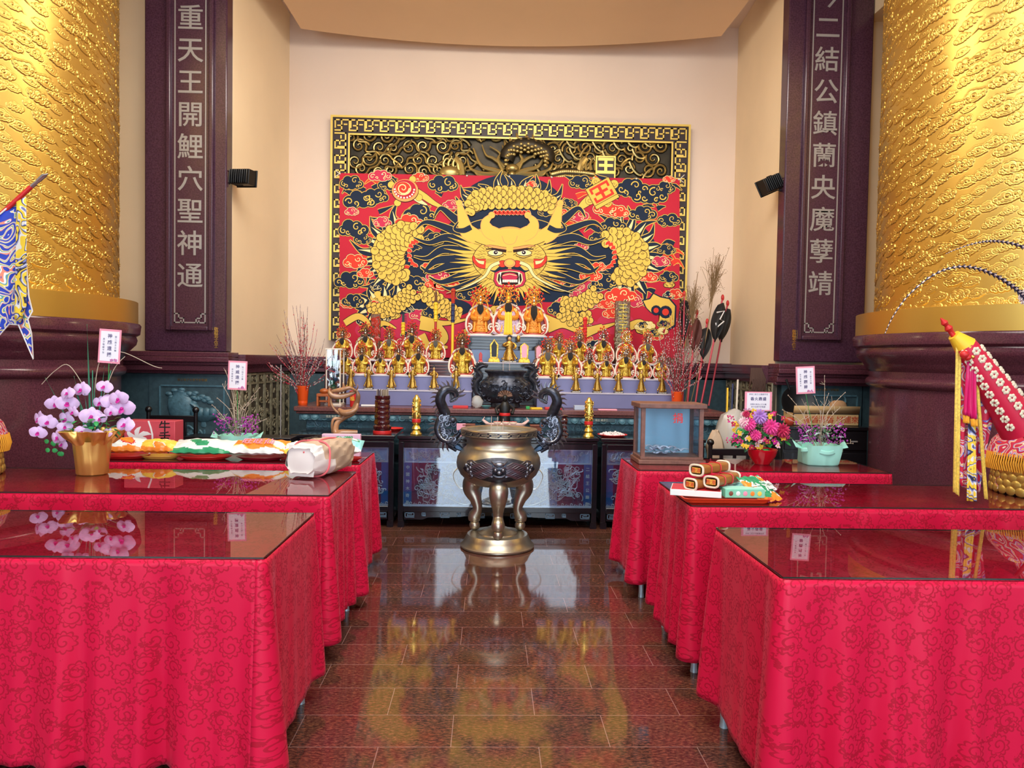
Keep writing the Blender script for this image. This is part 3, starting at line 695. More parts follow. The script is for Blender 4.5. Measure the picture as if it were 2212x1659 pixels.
for s in (1, -1):
    for i in range(19):
        a = -.62+i*.093; r0, r1 = 150, hr.uniform(300, 400)*(1-.12*abs(a)); ka = a+hr.uniform(-.03, .03)
        p0 = (cx+s*r0*math.cos(a), cy+10+r0*.75*math.sin(a)); p1 = (cx+s*r1*.62*math.cos(ka+.05), cy+r1*.62*math.sin(ka+.05)); p2 = (cx+s*r1*math.cos(ka), cy+r1*math.sin(ka)*.9)
        D.strand([p0, p1, p2], 36, .5, YEL, HL+10+2*(i % 4), 2.2, LIN)
    for i in range(9):                                       # beard spikes
        a = 1.25-i*.13; r1 = hr.uniform(215, 275)
        D.strand([(cx+s*60*math.cos(a), cy+80+60*math.sin(a)), (cx+s*r1*.6*math.cos(a), cy+60+r1*.6*math.sin(a)), (cx+s*r1*math.cos(a+.06), cy+50+r1*math.sin(a+.06))], 34, .5, YEL, HL+18+i % 3, 2.2, LIN)
# face
D.disc(cx, cy+20, 218, LIN, HL+22, 40, .62); D.disc(cx, cy+20, 214, YEL, HL+23, 40, .62)
for s in (1, -1):
    for i in range(34):                                      # fur ticks
        a = -.9+i*.058; r0 = 150+16*(i % 3)
        D.stroke([(cx+s*r0*math.cos(a), cy+25+r0*.66*math.sin(a)), (cx+s*(r0+34)*math.cos(a), cy+25+(r0+34)*.68*math.sin(a))], [3, .6], LIN, HL+24)
fo = [(-215, -150), (-150, -70), (-60, -30), (0, -20), (60, -30), (150, -70), (215, -150), (140, -125), (110, -140), (60, -160), (0, -165), (-60, -160), (-110, -140), (-140, -125)]
for (dl_, mi_, e_) in ((25, LIN, 3.5), (26, YEL, 0)):
    D.disc(cx, cy-100, 118+e_, mi_, HL+dl_, 32, .62)
    for s in (1, -1): D.stroke(spline([(cx, cy-60), (cx+s*90, cy-95), (cx+s*170, cy-120), (cx+s*235, cy-160)], 6), [110+2*e_]*8+[84+2*e_]*6+[50+2*e_]*5, mi_, HL+dl_)
D.stroke(spline([(cx-120, cy-120), (cx-60, cy-158), (cx, cy-166), (cx+60, cy-158), (cx+120, cy-120)], 6), 7, ORG, HL+27)
D.stroke(spline([(cx-45, cy-118), (cx-30, cy-80), (cx, cy-68), (cx+30, cy-80), (cx+45, cy-118)], 6), 4, ORG, HL+27)
for s in (1, -1):
    for p, w0, w1 in (([(70, -120), (125, -150), (140, -200), (105, -240)], 62, 26), ([(190, -110), (250, -150), (275, -230), (295, -310)], 66, 34)):
        D.strand([(cx+s*a, cy+b) for a, b in p], w0, w1, YEL, HL+27, 3.2, ORG)
        e = p[-1]; D.disc(cx+s*e[0], cy+e[1], 20, ORG, HL+29); D.disc(cx+s*e[0], cy+e[1], 17, YEL, HL+30); D.curl(cx+s*e[0], cy+e[1], 11, s, 0, ORG, HL+31, 2.5)
    D.strand([(cx+s*225, cy-170), (cx+s*270, cy-150), (cx+s*320, cy-160), (cx+s*300, cy-200)], 26, 10, NAV, HL+31, 3, YEL)
    # eyes
    D.strand([(cx+s*22, cy-38), (cx+s*60, cy-46), (cx+s*110, cy-60), (cx+s*150, cy-60)], 20, 4, ORG, HL+32, 2, LIN)
    D.disc(cx+s*84, cy-20, 46, LIN, HL+33, 24, .44); D.disc(cx+s*84, cy-20, 42, CRM, HL+34, 24, .38); D.disc(cx+s*82, cy-22, 15, WHT, HL+35, 20, .95); D.disc(cx+s*82, cy-22, 12, LIN, HL+36, 18, .95); D.disc(cx+s*80, cy-24, 4, WHT, HL+37, 8)
    D.strand([(cx+s*20, cy-30), (cx+s*60, cy-36), (cx+s*100, cy-44), (cx+s*140, cy-40)], 12, 4, LIN, HL+38, 1, LIN)
    D.stroke(spline([(cx+s*34, cy-4), (cx+s*80, cy+10), (cx+s*130, cy-6)], 6), 4, LIN, HL+33)
    # ears
    D.strand([(cx+s*140, cy+44), (cx+s*175, cy+40), (cx+s*205, cy+20), (cx+s*212, cy-4)], 46, 6, SCR, HL+33, 3, LIN); D.strand([(cx+s*150, cy+38), (cx+s*180, cy+32), (cx+s*200, cy+14)], 16, 4, CRM, HL+36, 1.5, LIN)
    for i in range(10): D.stroke([(cx+s*(58+8*i), cy+6+i), (cx+s*(62+9*i), cy+26+2*i)], 2, LIN, HL+33)
    # whiskers
    D.strand([(cx+s*60, cy+36), (cx+s*110, cy+60), (cx+s*150, cy+120), (cx+s*260, cy+180), (cx+s*370, cy+215)], 15, 4, CRM, HL+42, 2.2, LIN)
    D.strand([(cx+s*12, cy+78), (cx+s*50, cy+70), (cx+s*85, cy+88), (cx+s*120, cy+78)], 26, 4, NAV, HL+38, 3, YEL)
# nose
for s in (1, -1): D.disc(cx+s*42, cy+44, 27, LIN, HL+40, 16, .8); D.disc(cx+s*42, cy+44, 24, SCR, HL+41, 16, .8)
D.disc(cx, cy+40, 36, LIN, HL+43, 20, .75); D.disc(cx, cy+40, 33, ORG, HL+44, 20, .75); D.disc(cx, cy+36, 22, YEL, HL+45, 16, .7)
# mouth
mo = [(-78, 100), (-50, 88), (0, 82), (50, 88), (78, 100), (84, 140), (70, 165), (30, 176), (0, 172), (-30, 176), (-70, 165), (-84, 140)]
D.poly([(cx+a*1.14, cy+128+(b-128)*1.22) for a, b in mo], LIN, HL+44); D.poly([(cx+a*1.1, cy+128+(b-128)*1.16) for a, b in mo], PNK, HL+45); D.poly([(cx+a*.92, cy+128+(b-128)*.95) for a, b in mo], CRM, HL+46); D.poly([(cx+a*.84, cy+128+(b-128)*.86) for a, b in mo], LIN, HL+47)
D.disc(cx, cy+120, 46, PNK, HL+48, 20, .55); D.stroke([(cx-40, cy+112), (cx, cy+104), (cx+40, cy+112)], 4, CRM, HL+49)
for i in range(8): D.poly([(cx-42+11*i, cy+136), (cx-32+11*i, cy+136), (cx-32+11*i, cy+152), (cx-42+11*i, cy+152)], WHT, HL+49)
for s in (1, -1): D.poly([(cx+s*60, cy+92), (cx+s*48, cy+92), (cx+s*54, cy+124)], WHT, HL+49); D.poly([(cx+s*60, cy+160), (cx+s*48, cy+160), (cx+s*56, cy+118)], WHT, HL+50)
D.mb.build('printed_design', BM, t_ban)
cord = MB()
for i in range(9):
    a = i/8; q = on_banner(92+1975*a, 418+34*a, .004); cord.ball(q, .012, 8, 5)
for (u, v), (u2, v2) in (((90, 418), (66, 400)), ((2072, 452), (2100, 425)), ((90, 418), (60, 440)), ((2072, 452), (2095, 470))):
    cord.tube([on_banner(u, v, .004), on_banner(u2, v2, .01)], .005, 5)
cord.build('tie_cord', mat('white_cord', (.7, .68, .6), .6), t_ban)
# ---- bronze relief with greek key frame behind the banner
m_bronze = mat('dark_bronze', (.040, .032, .020), .5, metal=.6, var=.4, vscale=9)
m_bronze_hi = mat('highlight_bronze', (.42, .31, .11), .34, metal=.75)  # brighter copy of the dark bronze; paints highlights on the raised relief
m_goldpaint = mat('gold_paint', (.80, .58, .13), .4, metal=.35)
m_keydark = mat('dark_key_ground', (.025, .012, .014), .5)
YR = 9.46
q0, q1 = P(716, 250, YR-.06), P(1491, 258, YR-.06); qb = P(1100, 742, YR)
x0, x1, zt, zb = q0.x, q1.x, q0.z, qb.z
t_rel = thing('bronze_dragon_relief', 'large bronze cloud and dragon relief in a gold greek key frame on back wall', 'relief', ((x0+x1)/2, YR, zb))
MB().bx(x0+.1, x1-.1, YR-.01, YR+.04, zb, zt-.1).build('backboard', m_bronze, t_rel)
fw = .235; fr = MB(); fr.bx(x0, x1, YR-.075, YR+.04, zt-fw, zt); fr.bx(x0, x0+fw, YR-.075, YR+.04, zb, zt-fw); fr.bx(x1-fw, x1, YR-.075, YR+.04, zb, zt-fw); fr.bx(x0+fw, x1-fw, YR-.075, YR+.04, zb, zb+.1)
fr.build('frame', m_keydark, t_rel)
gk = MB(); ya, yb_ = YR-.088, YR-.074; o = .022
gk.bx(x0-.004, x1+.004, ya, yb_, zt-o, zt+.004); gk.bx(x0-.004, x0+o, ya, yb_, zb, zt-o); gk.bx(x1-o, x1+.004, ya, yb_, zb, zt-o)
gk.bx(x0+fw-.02, x1-fw+.02, ya, yb_, zt-fw, zt-fw+.02); gk.bx(x0+fw-.02, x0+fw, ya, yb_, zb, zt-fw); gk.bx(x1-fw, x1-fw+.02, ya, yb_, zb, zt-fw)
gk.build('gold_rim', m_goldpaint, t_rel)
ky = MB(); kw = .017
def key_run(org, du, dv, length, n):
    u = length/n; h = .145; Lw = kw
    def seg(a, b, c, d):
        p = [org+du*x+dv*y for x, y in ((a, c), (b, c), (b, d), (a, d))]
        vs = [Vector((q.x, ya, q.z)) for q in p]+[Vector((q.x, yb_, q.z)) for q in p]
        ky.add(vs, [(0, 1, 2, 3), (7, 6, 5, 4), (0, 4, 5, 1), (1, 5, 6, 2), (2, 6, 7, 3), (3, 7, 4, 0)])
    for i in range(n):
        s = i*u
        seg(s, s+u*.5, 0, Lw); seg(s+u*.5-Lw, s+u*.5, 0, h); seg(s+u*.18, s+u*.5, h*.40, h*.40+Lw)          # lower key
        seg(s+u*.5-Lw, s+u, h-Lw, h); seg(s+u-Lw, s+u, 0, h); seg(s+u*.5+Lw, s+u*.82, h*.5, h*.5+Lw); seg(s, s+u*.32, h-Lw, h); seg(s, s+Lw, h*.25, h)
key_run(Vector((x0+.045, 0, zt-.19)), Vector((1, 0, 0)), Vector((0, 0, 1)), x1-x0-.09, 23)
key_run(Vector((x0+.045, 0, zb+.02)), Vector((0, 0, 1)), Vector((1, 0, 0)), zt-zb-.23, 14)
key_run(Vector((x1-.045, 0, zb+.02)), Vector((0, 0, 1)), Vector((-1, 0, 0)), zt-zb-.23, 14)
ky.build('greek_key', m_goldpaint, t_rel)
# swirling clouds: fat dark lobes with highlights painted as bright ridge lines, only above the banner's hem and a little below
cl = MB(); rr = random.Random(21)
def onr(u, v, h=0.): px, py = zp(u, v); return P(px, py, YR-.012-h)
spots = []
for row, (v, s) in enumerate(((200, 40), (265, 46), (335, 46), (400, 42))):
    n = 20; 
    for i in range(n):
        u = 170+(1850/n)*(i+.5*(row % 2))+rr.uniform(-14, 14)
        if 850 < u < 1330 and v > 240: continue
        if 1500 < u < 1680 and v > 350: continue
        spots.append((u, v+rr.uniform(-12, 12), s*rr.uniform(.85, 1.1)))
for (u, v, s) in spots:
    side = 1 if u > 1085 else -1; h = rr.choice((1, -1)); a0 = rr.uniform(-.6, .6)+(PI if side > 0 else 0)
    sp = spiral_pts(u, v, s, 1.55, a0, h, 20, .12)
    tl = bez((u+side*-(s*2.6), v+s*1.2*h*side), (u-side*s*2.2, v+s*.2), (sp[0][0]-side*s*.2, sp[0][1]+h*-.6*s), sp[0], 8)
    pp = tl+sp[1:]; k = len(pp)
    cl.tube([onr(a, b, .0) for a, b in pp], [.052*(1-.55*j/k) for j in range(k)], 8, 0, flat=.6, caps=False)
    cl.tube([onr(a, b, .040*(1-.3*j/k)) for j, (a, b) in enumerate(pp)], [.015*(1-.4*j/k) for j in range(k)], 5, 1, caps=False)
cl.build('swirling_clouds', [m_bronze, m_bronze_hi], t_rel)
# dragon crest, horns, whiskers, coil, claw and pearl showing above the banner
dg = MB()
for s in (1, -1):
    for p, w in (([(1085+s*20, 430), (1085+s*90, 400), (1085+s*170, 370), (1085+s*215, 270)], .05), ([(1085+s*40, 400), (1085+s*70, 340), (1085+s*60, 300), (1085+s*120, 260)], .035), ([(1085+s*60, 420), (1085+s*150, 420), (1085+s*230, 390), (1085+s*250, 330)], .04), ([(1085+s*30, 380), (1085+s*100, 330), (1085+s*140, 310), (1085+s*165, 250)], .03), ([(1085+s*100, 440), (1085+s*180, 430), (1085+s*215, 400), (1085+s*260, 400)], .03)):
        sp = spline(p, 6); k = len(sp); dg.tube([onr(a, b, .05) for a, b in sp], [w*(1-.85*j/k) for j in range(k)], 8, 1)
dg.ball(onr(1097, 390, .09), (.085, .07, .06), 16, 10, 1); dg.ball(onr(1095, 425, .08), (.05, .06, .05), 12, 8, 1)
coil = spline([(1060, 340), (1090, 280), (1170, 255), (1250, 275), (1300, 310), (1290, 345)], 8); k = len(coil)
dg.tube([onr(a, b, .03) for a, b in coil], [.10]*k, 12, 0)
for i, (a, b) in enumerate(coil):
    if i % 2: continue
    for e in ((-.075, -.025, .025, .075) if i % 4 else (-.05, 0., .05)): q = onr(a, b, .135-abs(e)*.5); dg.ball(q+Vector((0, 0, e)), (.024, .012, .021), 8, 5, 1)
for i in range(9): a = coil[i*k//9]; q = onr(a[0], a[1]-30, .05); dg.tube([q, q+Vector((-.03, -.01, .06)), q+Vector((-.05, 0, .13))], [.03, .02, .002], 6, 1)
tl = spline([(1330, 430), (1400, 415), (1500, 420), (1570, 430)], 8)
dg.tube([onr(a, b, .03) for a, b in tl], [.07]*len(tl), 10, 0)
for a, b in tl:
    for e in (-.04, .02): dg.ball(onr(a, b, .09)+Vector((0, 0, e)), (.028, .012, .026), 8, 5, 1)
for i in range(7): q = onr(1340+32*i, 402, .05); dg.tube([q, q+Vector((.03, -.01, .05)), q+Vector((.02, 0, .10))], [.022, .016, .002], 6, 1)
for cxx, s in ((745, 1), (1545, -1)):
    for i in range(4): p = [(cxx-40+26*i, 400), (cxx-50+28*i, 360), (cxx-30+26*i, 330), (cxx-5+20*i, 345)]; sp = spline(p, 5); dg.tube([onr(a, b, .07) for a, b in sp], [.024*(1-.7*j/len(sp)) for j in range(len(sp))], 7, 1)
    sp = spline([(cxx+60*s, 430), (cxx+50*s, 370), (cxx+20*s, 330)], 6); dg.tube([onr(a, b, .05) for a, b in sp], [.045]*len(sp), 8, 1)
dg.build('dragon', [m_bronze, m_bronze_hi], t_rel)
MB().ball(onr(732, 415, .09), (.13, .06, .09), 20, 12).build('pearl', m_bronze_hi, t_rel)
sl = MB(); c_ = onr(1640, 385, .10); sl.box(c_, (.25, .03, .29), 1, ry=.0); 
for q in ((0, .05, .25, .02), ): pass
sl.box(c_+Vector((0, -.017, 0)), (.215, .004, .255), 0)
text_mb('王', .22, c_+Vector((0, -.022, .006)), (1, 0, 0), (0, 0, 1), .004, sl, 1, bold=.010)
sl.build('seal_plaque', [m_keydark, m_goldpaint], t_rel)
# ============================================================ TABLES WITH RED CLOTHS
def cloth_mat():
    m, nt, b = node_mat('red_brocade'); N, L = nt.nodes, nt.links
    uv = N.new('ShaderNodeUVMap')
    def curls(scale, k, rmax, off, w, rnd=.55):
        mp = N.new('ShaderNodeMapping'); mp.inputs['Scale'].default_value = (scale, scale, 1); mp.inputs['Location'].default_value = (off, off*.7, 0); L.new(uv.outputs['UV'], mp.inputs['Vector'])
        v = N.new('ShaderNodeTexVoronoi'); v.voronoi_dimensions = '2D'; v.inputs['Scale'].default_value = 1; v.inputs['Randomness'].default_value = rnd; L.new(mp.outputs['Vector'], v.inputs['Vector'])
        s = N.new('ShaderNodeVectorMath'); s.operation = 'SUBTRACT'; L.new(mp.outputs['Vector'], s.inputs[0]); L.new(v.outputs['Position'], s.inputs[1])
        x = N.new('ShaderNodeSeparateXYZ'); L.new(s.outputs[0], x.inputs[0])
        cs = N.new('ShaderNodeSeparateColor'); L.new(v.outputs['Color'], cs.inputs[0])
        ang = math_node(nt, 'ARCTAN2', x.outputs['Y'], x.outputs['X']); ang = math_node(nt, 'DIVIDE', ang, 2*PI)
        rr = v.outputs['Distance']
        ph = math_node(nt, 'ADD', ang, cs.outputs[0]); ph = math_node(nt, 'MULTIPLY_ADD', rr, k, ph)
        fr = math_node(nt, 'FRACT', ph); d = math_node(nt, 'SUBTRACT', fr, .5); d = math_node(nt, 'ABSOLUTE', d)
        a = math_node(nt, 'LESS_THAN', d, w); c = math_node(nt, 'LESS_THAN', rr, rmax)
        return math_node(nt, 'MULTIPLY', a, c), rr, ang
    c1, r1, a1 = curls(11, 4.2, .30, 0, .13)
    # lobed outline round every curl
    lob = math_node(nt, 'MULTIPLY', a1, 2*PI*5); lob = math_node(nt, 'SINE', lob); lob = math_node(nt, 'ABSOLUTE', lob)
    rad = math_node(nt, 'MULTIPLY_ADD', lob, .10, .33); dd = math_node(nt, 'SUBTRACT', r1, rad); dd = math_node(nt, 'ABSOLUTE', dd); o1 = math_node(nt, 'LESS_THAN', dd, .035)
    c2, r2, a2 = curls(6.5, 2.4, .42, 3.3, .16, .8)
    n = N.new('ShaderNodeTexNoise'); n.inputs['Scale'].default_value = 70; L.new(uv.outputs['UV'], n.inputs['Vector'])
    br = math_node(nt, 'GREATER_THAN', n.outputs['Fac'], .5); c2 = math_node(nt, 'MULTIPLY', c2, br)
    mk = math_node(nt, 'MAXIMUM', c1, o1); mk = math_node(nt, 'MAXIMUM', mk, c2)
    mx = N.new('ShaderNodeMix'); mx.data_type = 'RGBA'; mx.inputs[6].default_value = (.64, .008, .052, 1); mx.inputs[7].default_value = (.42, .004, .026, 1)
    L.new(mk, mx.inputs[0]); L.new(mx.outputs[2], b.inputs['Base Color'])
    ro = math_node(nt, 'MULTIPLY_ADD', mk, .22, .36); L.new(ro, b.inputs['Roughness'])
    b.inputs['Sheen Weight'].default_value = .12; b.inputs['Specular IOR Level'].default_value = .22; b.inputs['Sheen Roughness'].default_value = .35; b.inputs['Sheen Tint'].default_value = (1, .25, .35, 1)
    bp = N.new('ShaderNodeBump'); bp.inputs['Strength'].default_value = .18; bp.inputs['Distance'].default_value = .003; L.new(mk, bp.inputs['Height']); L.new(bp.outputs['Normal'], b.inputs['Normal'])
    return m
m_cloth = cloth_mat()
def glass_mat(name, tint, rough=.015, ior=1.5):
    m = bpy.data.materials.new(name); m.use_nodes = True; nt = m.node_tree; N, L = nt.nodes, nt.links
    N.remove(N['Principled BSDF']); out = N['Material Output']
    t = N.new('ShaderNodeBsdfTransparent'); t.inputs[0].default_value = (*tint, 1)
    g = N.new('ShaderNodeBsdfGlossy'); g.inputs['Roughness'].default_value = rough
    f = N.new('ShaderNodeFresnel'); f.inputs['IOR'].default_value = ior
    ge = N.new('ShaderNodeNewGeometry'); fb = math_node(nt, 'SUBTRACT', 1, ge.outputs['Backfacing']); fb = math_node(nt, 'MULTIPLY', fb, f.outputs[0])
    mx = N.new('ShaderNodeMixShader'); L.new(fb, mx.inputs[0]); L.new(t.outputs[0], mx.inputs[1]); L.new(g.outputs[0], mx.inputs[2]); L.new(mx.outputs[0], out.inputs[0])
    return m
m_topglass = glass_mat('table_top_glass', (.80, .74, .74), .012, 1.75)
m_glassedge = mat('glass_edge', (.02, .03, .025), .15)
m_foot = mat('grey_table_leg', (.42, .52, .58), .35, metal=.4)
m_board = mat('table_board', (.35, .22, .14), .6)
HT = .865
def red_table(x0, x1, y0, y1, label, seed, hem=.10, lift=()):
    t = thing('offering_table', label, 'table', ((x0+x1)/2, (y0+y1)/2, 0))
    MB().bx(x0+.02, x1-.02, y0+.02, y1-.02, HT-.05, HT-.012).build('tabletop', m_board, t)
    for sx in (x0+.05, x1-.05):
        for sy in (y0+.05, y1-.05):
            MB().tube([(sx, sy, 0), (sx, sy, .03), (sx, sy, HT-.05)], [.020, .017, .017], 12).build('leg', m_foot, t)
    # cloth: rounded rectangle perimeter, folds growing towards the hem
    rnd = random.Random(seed); per = []; rc = .03
    for (cx, cy, a0) in ((x1-rc, y0+rc, -PI/2), (x1-rc, y1-rc, 0), (x0+rc, y1-rc, PI/2), (x0+rc, y0+rc, PI)):
        for j in range(7): a = a0+PI/2*j/6; per.append((cx+rc*math.cos(a), cy+rc*math.sin(a), math.cos(a), math.sin(a)))
    full = []
    for i in range(len(per)):
        p, q = per[i], per[(i+1) % len(per)]; d = math.hypot(q[0]-p[0], q[1]-p[1]); k = max(1, int(d/.016))
        for j in range(k): s = j/k; full.append((p[0]+(q[0]-p[0])*s, p[1]+(q[1]-p[1])*s, p[2]+(q[2]-p[2])*s, p[3]+(q[3]-p[3])*s, d > .3))
    n = len(full); acc = [0]
    for i in range(1, n): acc.append(acc[-1]+math.hypot(full[i][0]-full[i-1][0], full[i][1]-full[i-1][1]))
    Ltot = acc[-1]+math.hypot(full[0][0]-full[-1][0], full[0][1]-full[-1][1])
    ph = [rnd.uniform(0, 2*PI) for _ in range(6)]; fr = [max(1, round(Ltot/f)) for f in (.62, .27, .155, .095)]; am = [.020, .026, .022, .008]
    rows = 30; zt = HT; V = []; UV = []
    corners = [(x0, y0), (x1, y0), (x1, y1), (x0, y1)]
    for r in range(rows+1):
        tt = r/rows
        for i in range(n+1):
            x, y, nx, ny, _ = full[i % n]; s = acc[i] if i < n else Ltot; w = 2*PI*s/Ltot
            g = tt**.8
            mod = .6+.5*math.sin(w*3+ph[4])
            off = .9*sum(a*math.sin(w*f+p+.5*math.sin(w*5+ph[5])+.7*tt) for a, f, p in zip(am, fr, ph))*mod*g+.016*g
            dc = min(math.hypot(x-a, y-b) for a, b in corners)
            flare = .055*math.exp(-(dc/.07)**2)*g-.02*math.exp(-((dc-.14)/.05)**2)*g
            off += max(-.015, flare)
            hz = hem+.018*math.sin(w*fr[0]*.5+ph[1])-.0*g
            hz += .05*math.exp(-(dc/.10)**2)*(.3 if (x < (x0+x1)/2) == (x0 > 0) and y > (y0+y1)/2 else .1)
            for (lx, ly, la) in lift: hz += la*math.exp(-(math.hypot(x-lx, y-ly)/.22)**2)
            z = zt-(zt-hz)*tt
            V.append((x+nx*off, y+ny*off, z)); UV.append((s, z))
    F_ = [(r*(n+1)+i+1, r*(n+1)+i, (r+1)*(n+1)+i, (r+1)*(n+1)+i+1) for r in range(rows) for i in range(n)]
    top = [(r, ) for r in ()]
    base = len(V); V += [(x0+rc*.3, y0+rc*.3, zt+.0006), (x1-rc*.3, y0+rc*.3, zt+.0006), (x1-rc*.3, y1-rc*.3, zt+.0006), (x0+rc*.3, y1-rc*.3, zt+.0006)]; UV += [(v[0], v[1]) for v in V[base:]]
    F_.append((base, base+1, base+2, base+3))
    mb = MB(); mb.add(V, F_, 0, True); o = mb.build('tablecloth', m_cloth, t)
    ul = o.data.uv_layers.new(name='UVMap'); vi = np.zeros(len(o.data.loops), np.int32); o.data.loops.foreach_get('vertex_index', vi)
    ul.data.foreach_set('uv', np.array(UV, np.float32)[vi].ravel())
    md = o.modifiers.new('thick', 'SOLIDIFY'); md.thickness = .0012
    g = MB(); g.bx(x0+.006, x1-.006, y0+.006, y1-.006, HT+.0025, HT+.0085, 0)
    g.m = [0, 0, 1, 1, 1, 1]
    g.build('glass_top', [m_topglass, m_glassedge], t)
    return t
HG = HT+.009
def gx(px, py): return G(px, py, HG)
TL1 = (gx(570, 1205), gx(683, 1107)); TL2 = (gx(712, 1070), gx(770, 1018)); TL3 = (gx(776, 1002), gx(810, 975))
TR1 = (gx(1692, 1247), gx(1541, 1138)); TR2 = (gx(1491, 1092), gx(1423, 1040)); TR3 = (gx(1379, 1015), gx(1340, 987))
for q in (TL1, TL2, TL3, TR1, TR2, TR3): print('T', [tuple(round(c, 2) for c in p) for p in q])
def ext(q): return (q[0].x+q[1].x)/2, q[0].y, q[1].y
x, a, b = ext(TL1); L1 = (x-1.85, x, a, b); red_table(*L1, 'red cloth covered table in the front left corner, glass top mostly empty', 1)
x, a, b = ext(TL2); L2 = (x-2.95, x, a, b); red_table(*L2, 'red cloth covered table on left, middle of three, holding orchid pot', 2)
x, a, b = ext(TL3); L3 = (x-1.85, x, a, b); red_table(*L3, 'red cloth covered table on left farthest back, loaded with snack bags', 3)
x, a, b = ext(TR1); R1 = (x, x+1.85, a, b); red_table(*R1, 'red cloth covered table in the front right corner with empty glass top', 4)
x, a, b = ext(TR2); R2 = (x, x+2.4, a, b); red_table(*R2, 'red cloth covered table on right, middle of three, holding orange tray', 5)
x, a, b = ext(TR3); R3 = (x, G(1925, 1020, HG).x, a, b); red_table(*R3, 'red cloth covered table on right farthest back, holding glass donation box', 6)
# ============================================================ BLACK LACQUER ALTAR TABLES IN FRONT
m_panelglass = glass_mat('panel_glass', (.80, .90, 1.), .02, 3.2)
m_silverrel = mat('silver_relief', (.66, .66, .62), .3, metal=.55)
m_bluepaint = mat('blue_paint', (.015, .10, .24), .4)
m_redpaint = mat('maroon_paint', (.13, .02, .05), .4)
m_paleblue = mat('pale_relief_ground', (.30, .38, .48), .4, metal=.3, var=.3, vscale=12)
YA = 6.95; ZA = .868
def altar_table(px0, px1, label, seed, central):
    x0, x1 = P(px0, 1000, YA).x, P(px1, 1000, YA).x; y1 = YA+.72
    t = thing('altar_table', label, 'altar table', ((x0+x1)/2, YA+.36, 0))
    b = MB(); b.bx(x0, x1, YA-.02, y1, ZA-.032, ZA); b.bx(x0+.012, x1-.012, YA-.005, y1, ZA-.06, ZA-.032); b.build('top_board', m_blackwood, t, bevel=.006)
    b = MB(); w = .05
    b.bx(x0+.01, x0+.01+w, YA, YA+.06, .06, ZA-.06); b.bx(x1-.01-w, x1-.01, YA, YA+.06, .06, ZA-.06)
    b.bx(x0+.01+w, x1-.01-w, YA, YA+.05, ZA-.115, ZA-.06); b.bx(x0+.01+w, x1-.01-w, YA, YA+.05, .15, .20)
    b.bx(x0+.02, x0+.05, YA+.06, y1, .06, ZA-.06); b.bx(x1-.05, x1-.02, YA+.06, y1, .06, ZA-.06); b.bx(x0+.05, x1-.05, y1-.03, y1, .06, ZA-.06)
    b.build('carcass', m_blackwood, t, bevel=.004)
    for lx in (x0+.01, x1-.07):
        for ly in (YA, y1-.07): MB().bx(lx, lx+.06, ly+.004, ly+.064, 0, .06).build('foot', m_blackwood, t)
    fx0, fx1, fz0, fz1 = x0+.01+w, x1-.01-w, .20, ZA-.115
    p = MB(); p.bx(fx0, fx1, YA+.035, YA+.05, fz0, fz1, 0)
    W_ = fx1-fx0
    if central:
        p.bx(fx0, fx0+.075, YA+.028, YA+.035, fz0, fz1-.145, 1); p.bx(fx1-.075, fx1, YA+.028, YA+.035, fz0, fz1-.145, 1)
        p.bx(fx0+.075, fx0+.075+W_*.14, YA+.029, YA+.035, fz0, fz1-.145, 2); p.bx(fx1-.075-W_*.14, fx1-.075, YA+.029, YA+.035, fz0, fz1-.145, 2)
    else:
        q = fx1-.07 if central is None else fx0
        p.bx(q, q+.07, YA+.028, YA+.035, fz0, fz1-.145, 1)
        q = fx0+W_-.17 if central is None else fx0+.07
        p.bx(q, q+.10, YA+.029, YA+.035, fz0, fz1-.145, 2)
    p.build('painted_panel', [m_paleblue, m_bluepaint, m_redpaint], t)
    r = MB(); y = YA+.027
    r.bx(fx0+.01, fx1-.01, y, y+.004, fz1-.14, fz1-.13); r.bx(fx0+.01, fx1-.01, y, y+.004, fz1-.012, fz1-.004); r.bx(fx0+.01, fx0+.018, y, y+.004, fz1-.13, fz1-.012); r.bx(fx1-.018, fx1-.01, y, y+.004, fz1-.13, fz1-.012)
    n = int(W_/.028); scroll_relief(r, fx0+.03, fx1-.03, fz1-.128, fz1-.014, y, int(n*2.6), seed, (.012, .022), .0045)
    scroll_relief(r, fx0+(.09 if central else .03), fx1-(.09 if central else .03), fz0+.045, fz1-.15, y, int(W_*150), seed+5, (.018, .04), .006)
    r.bx(fx0, fx1, y, y+.004, fz0, fz0+.018)
    k = int(W_/.042)
    for i in range(k):
        cx = fx0+(i+.5)*W_/k; r.tube([(a, y, c) for a, c in spiral_pts(cx, fz0+.024, .014, .8, 0, 1 if i % 2 else -1, 8, .3)], [.006-.0005*j for j in range(9)], 5)
    if central:                                             # two dragons chasing a pearl
        c = (fx0+fx1)/2; zc_ = (fz0+fz1)/2-.06
        for s in (1, -1):
            sp = spline([(c+s*.12, zc_+.12), (c+s*.28, zc_+.20), (c+s*.42, zc_+.10), (c+s*.36, zc_-.04), (c+s*.24, zc_-.02), (c+s*.16, zc_-.12), (c+s*.30, zc_-.20), (c+s*.46, zc_-.14)], 7)
            kk = len(sp); r.tube([(a, y, b_) for a, b_ in sp], [.026*(1-.6*j/kk) for j in range(kk)], 8, flat=.6)
            for j in range(0, kk, 2):
                a_, b_ = sp[j]; r.tube([(a_, y-.004, b_+.015), (a_+s*.01, y-.004, b_+.04), (a_+s*.025, y-.002, b_+.055)], [.008, .005, .001], 5)
        for i in range(26): an = rnd.uniform(.2, PI-.2); d = rnd.uniform(.05, .2); r.tube([(c+d*.6*math.cos(an), y, fz0+.02+d*.4*math.sin(an)), (c+d*1.1*math.cos(an), y, fz0+.02+d*1.0*math.sin(an))], [.012, .002], 5)
    r.build('silver_carving', m_silverrel, t)
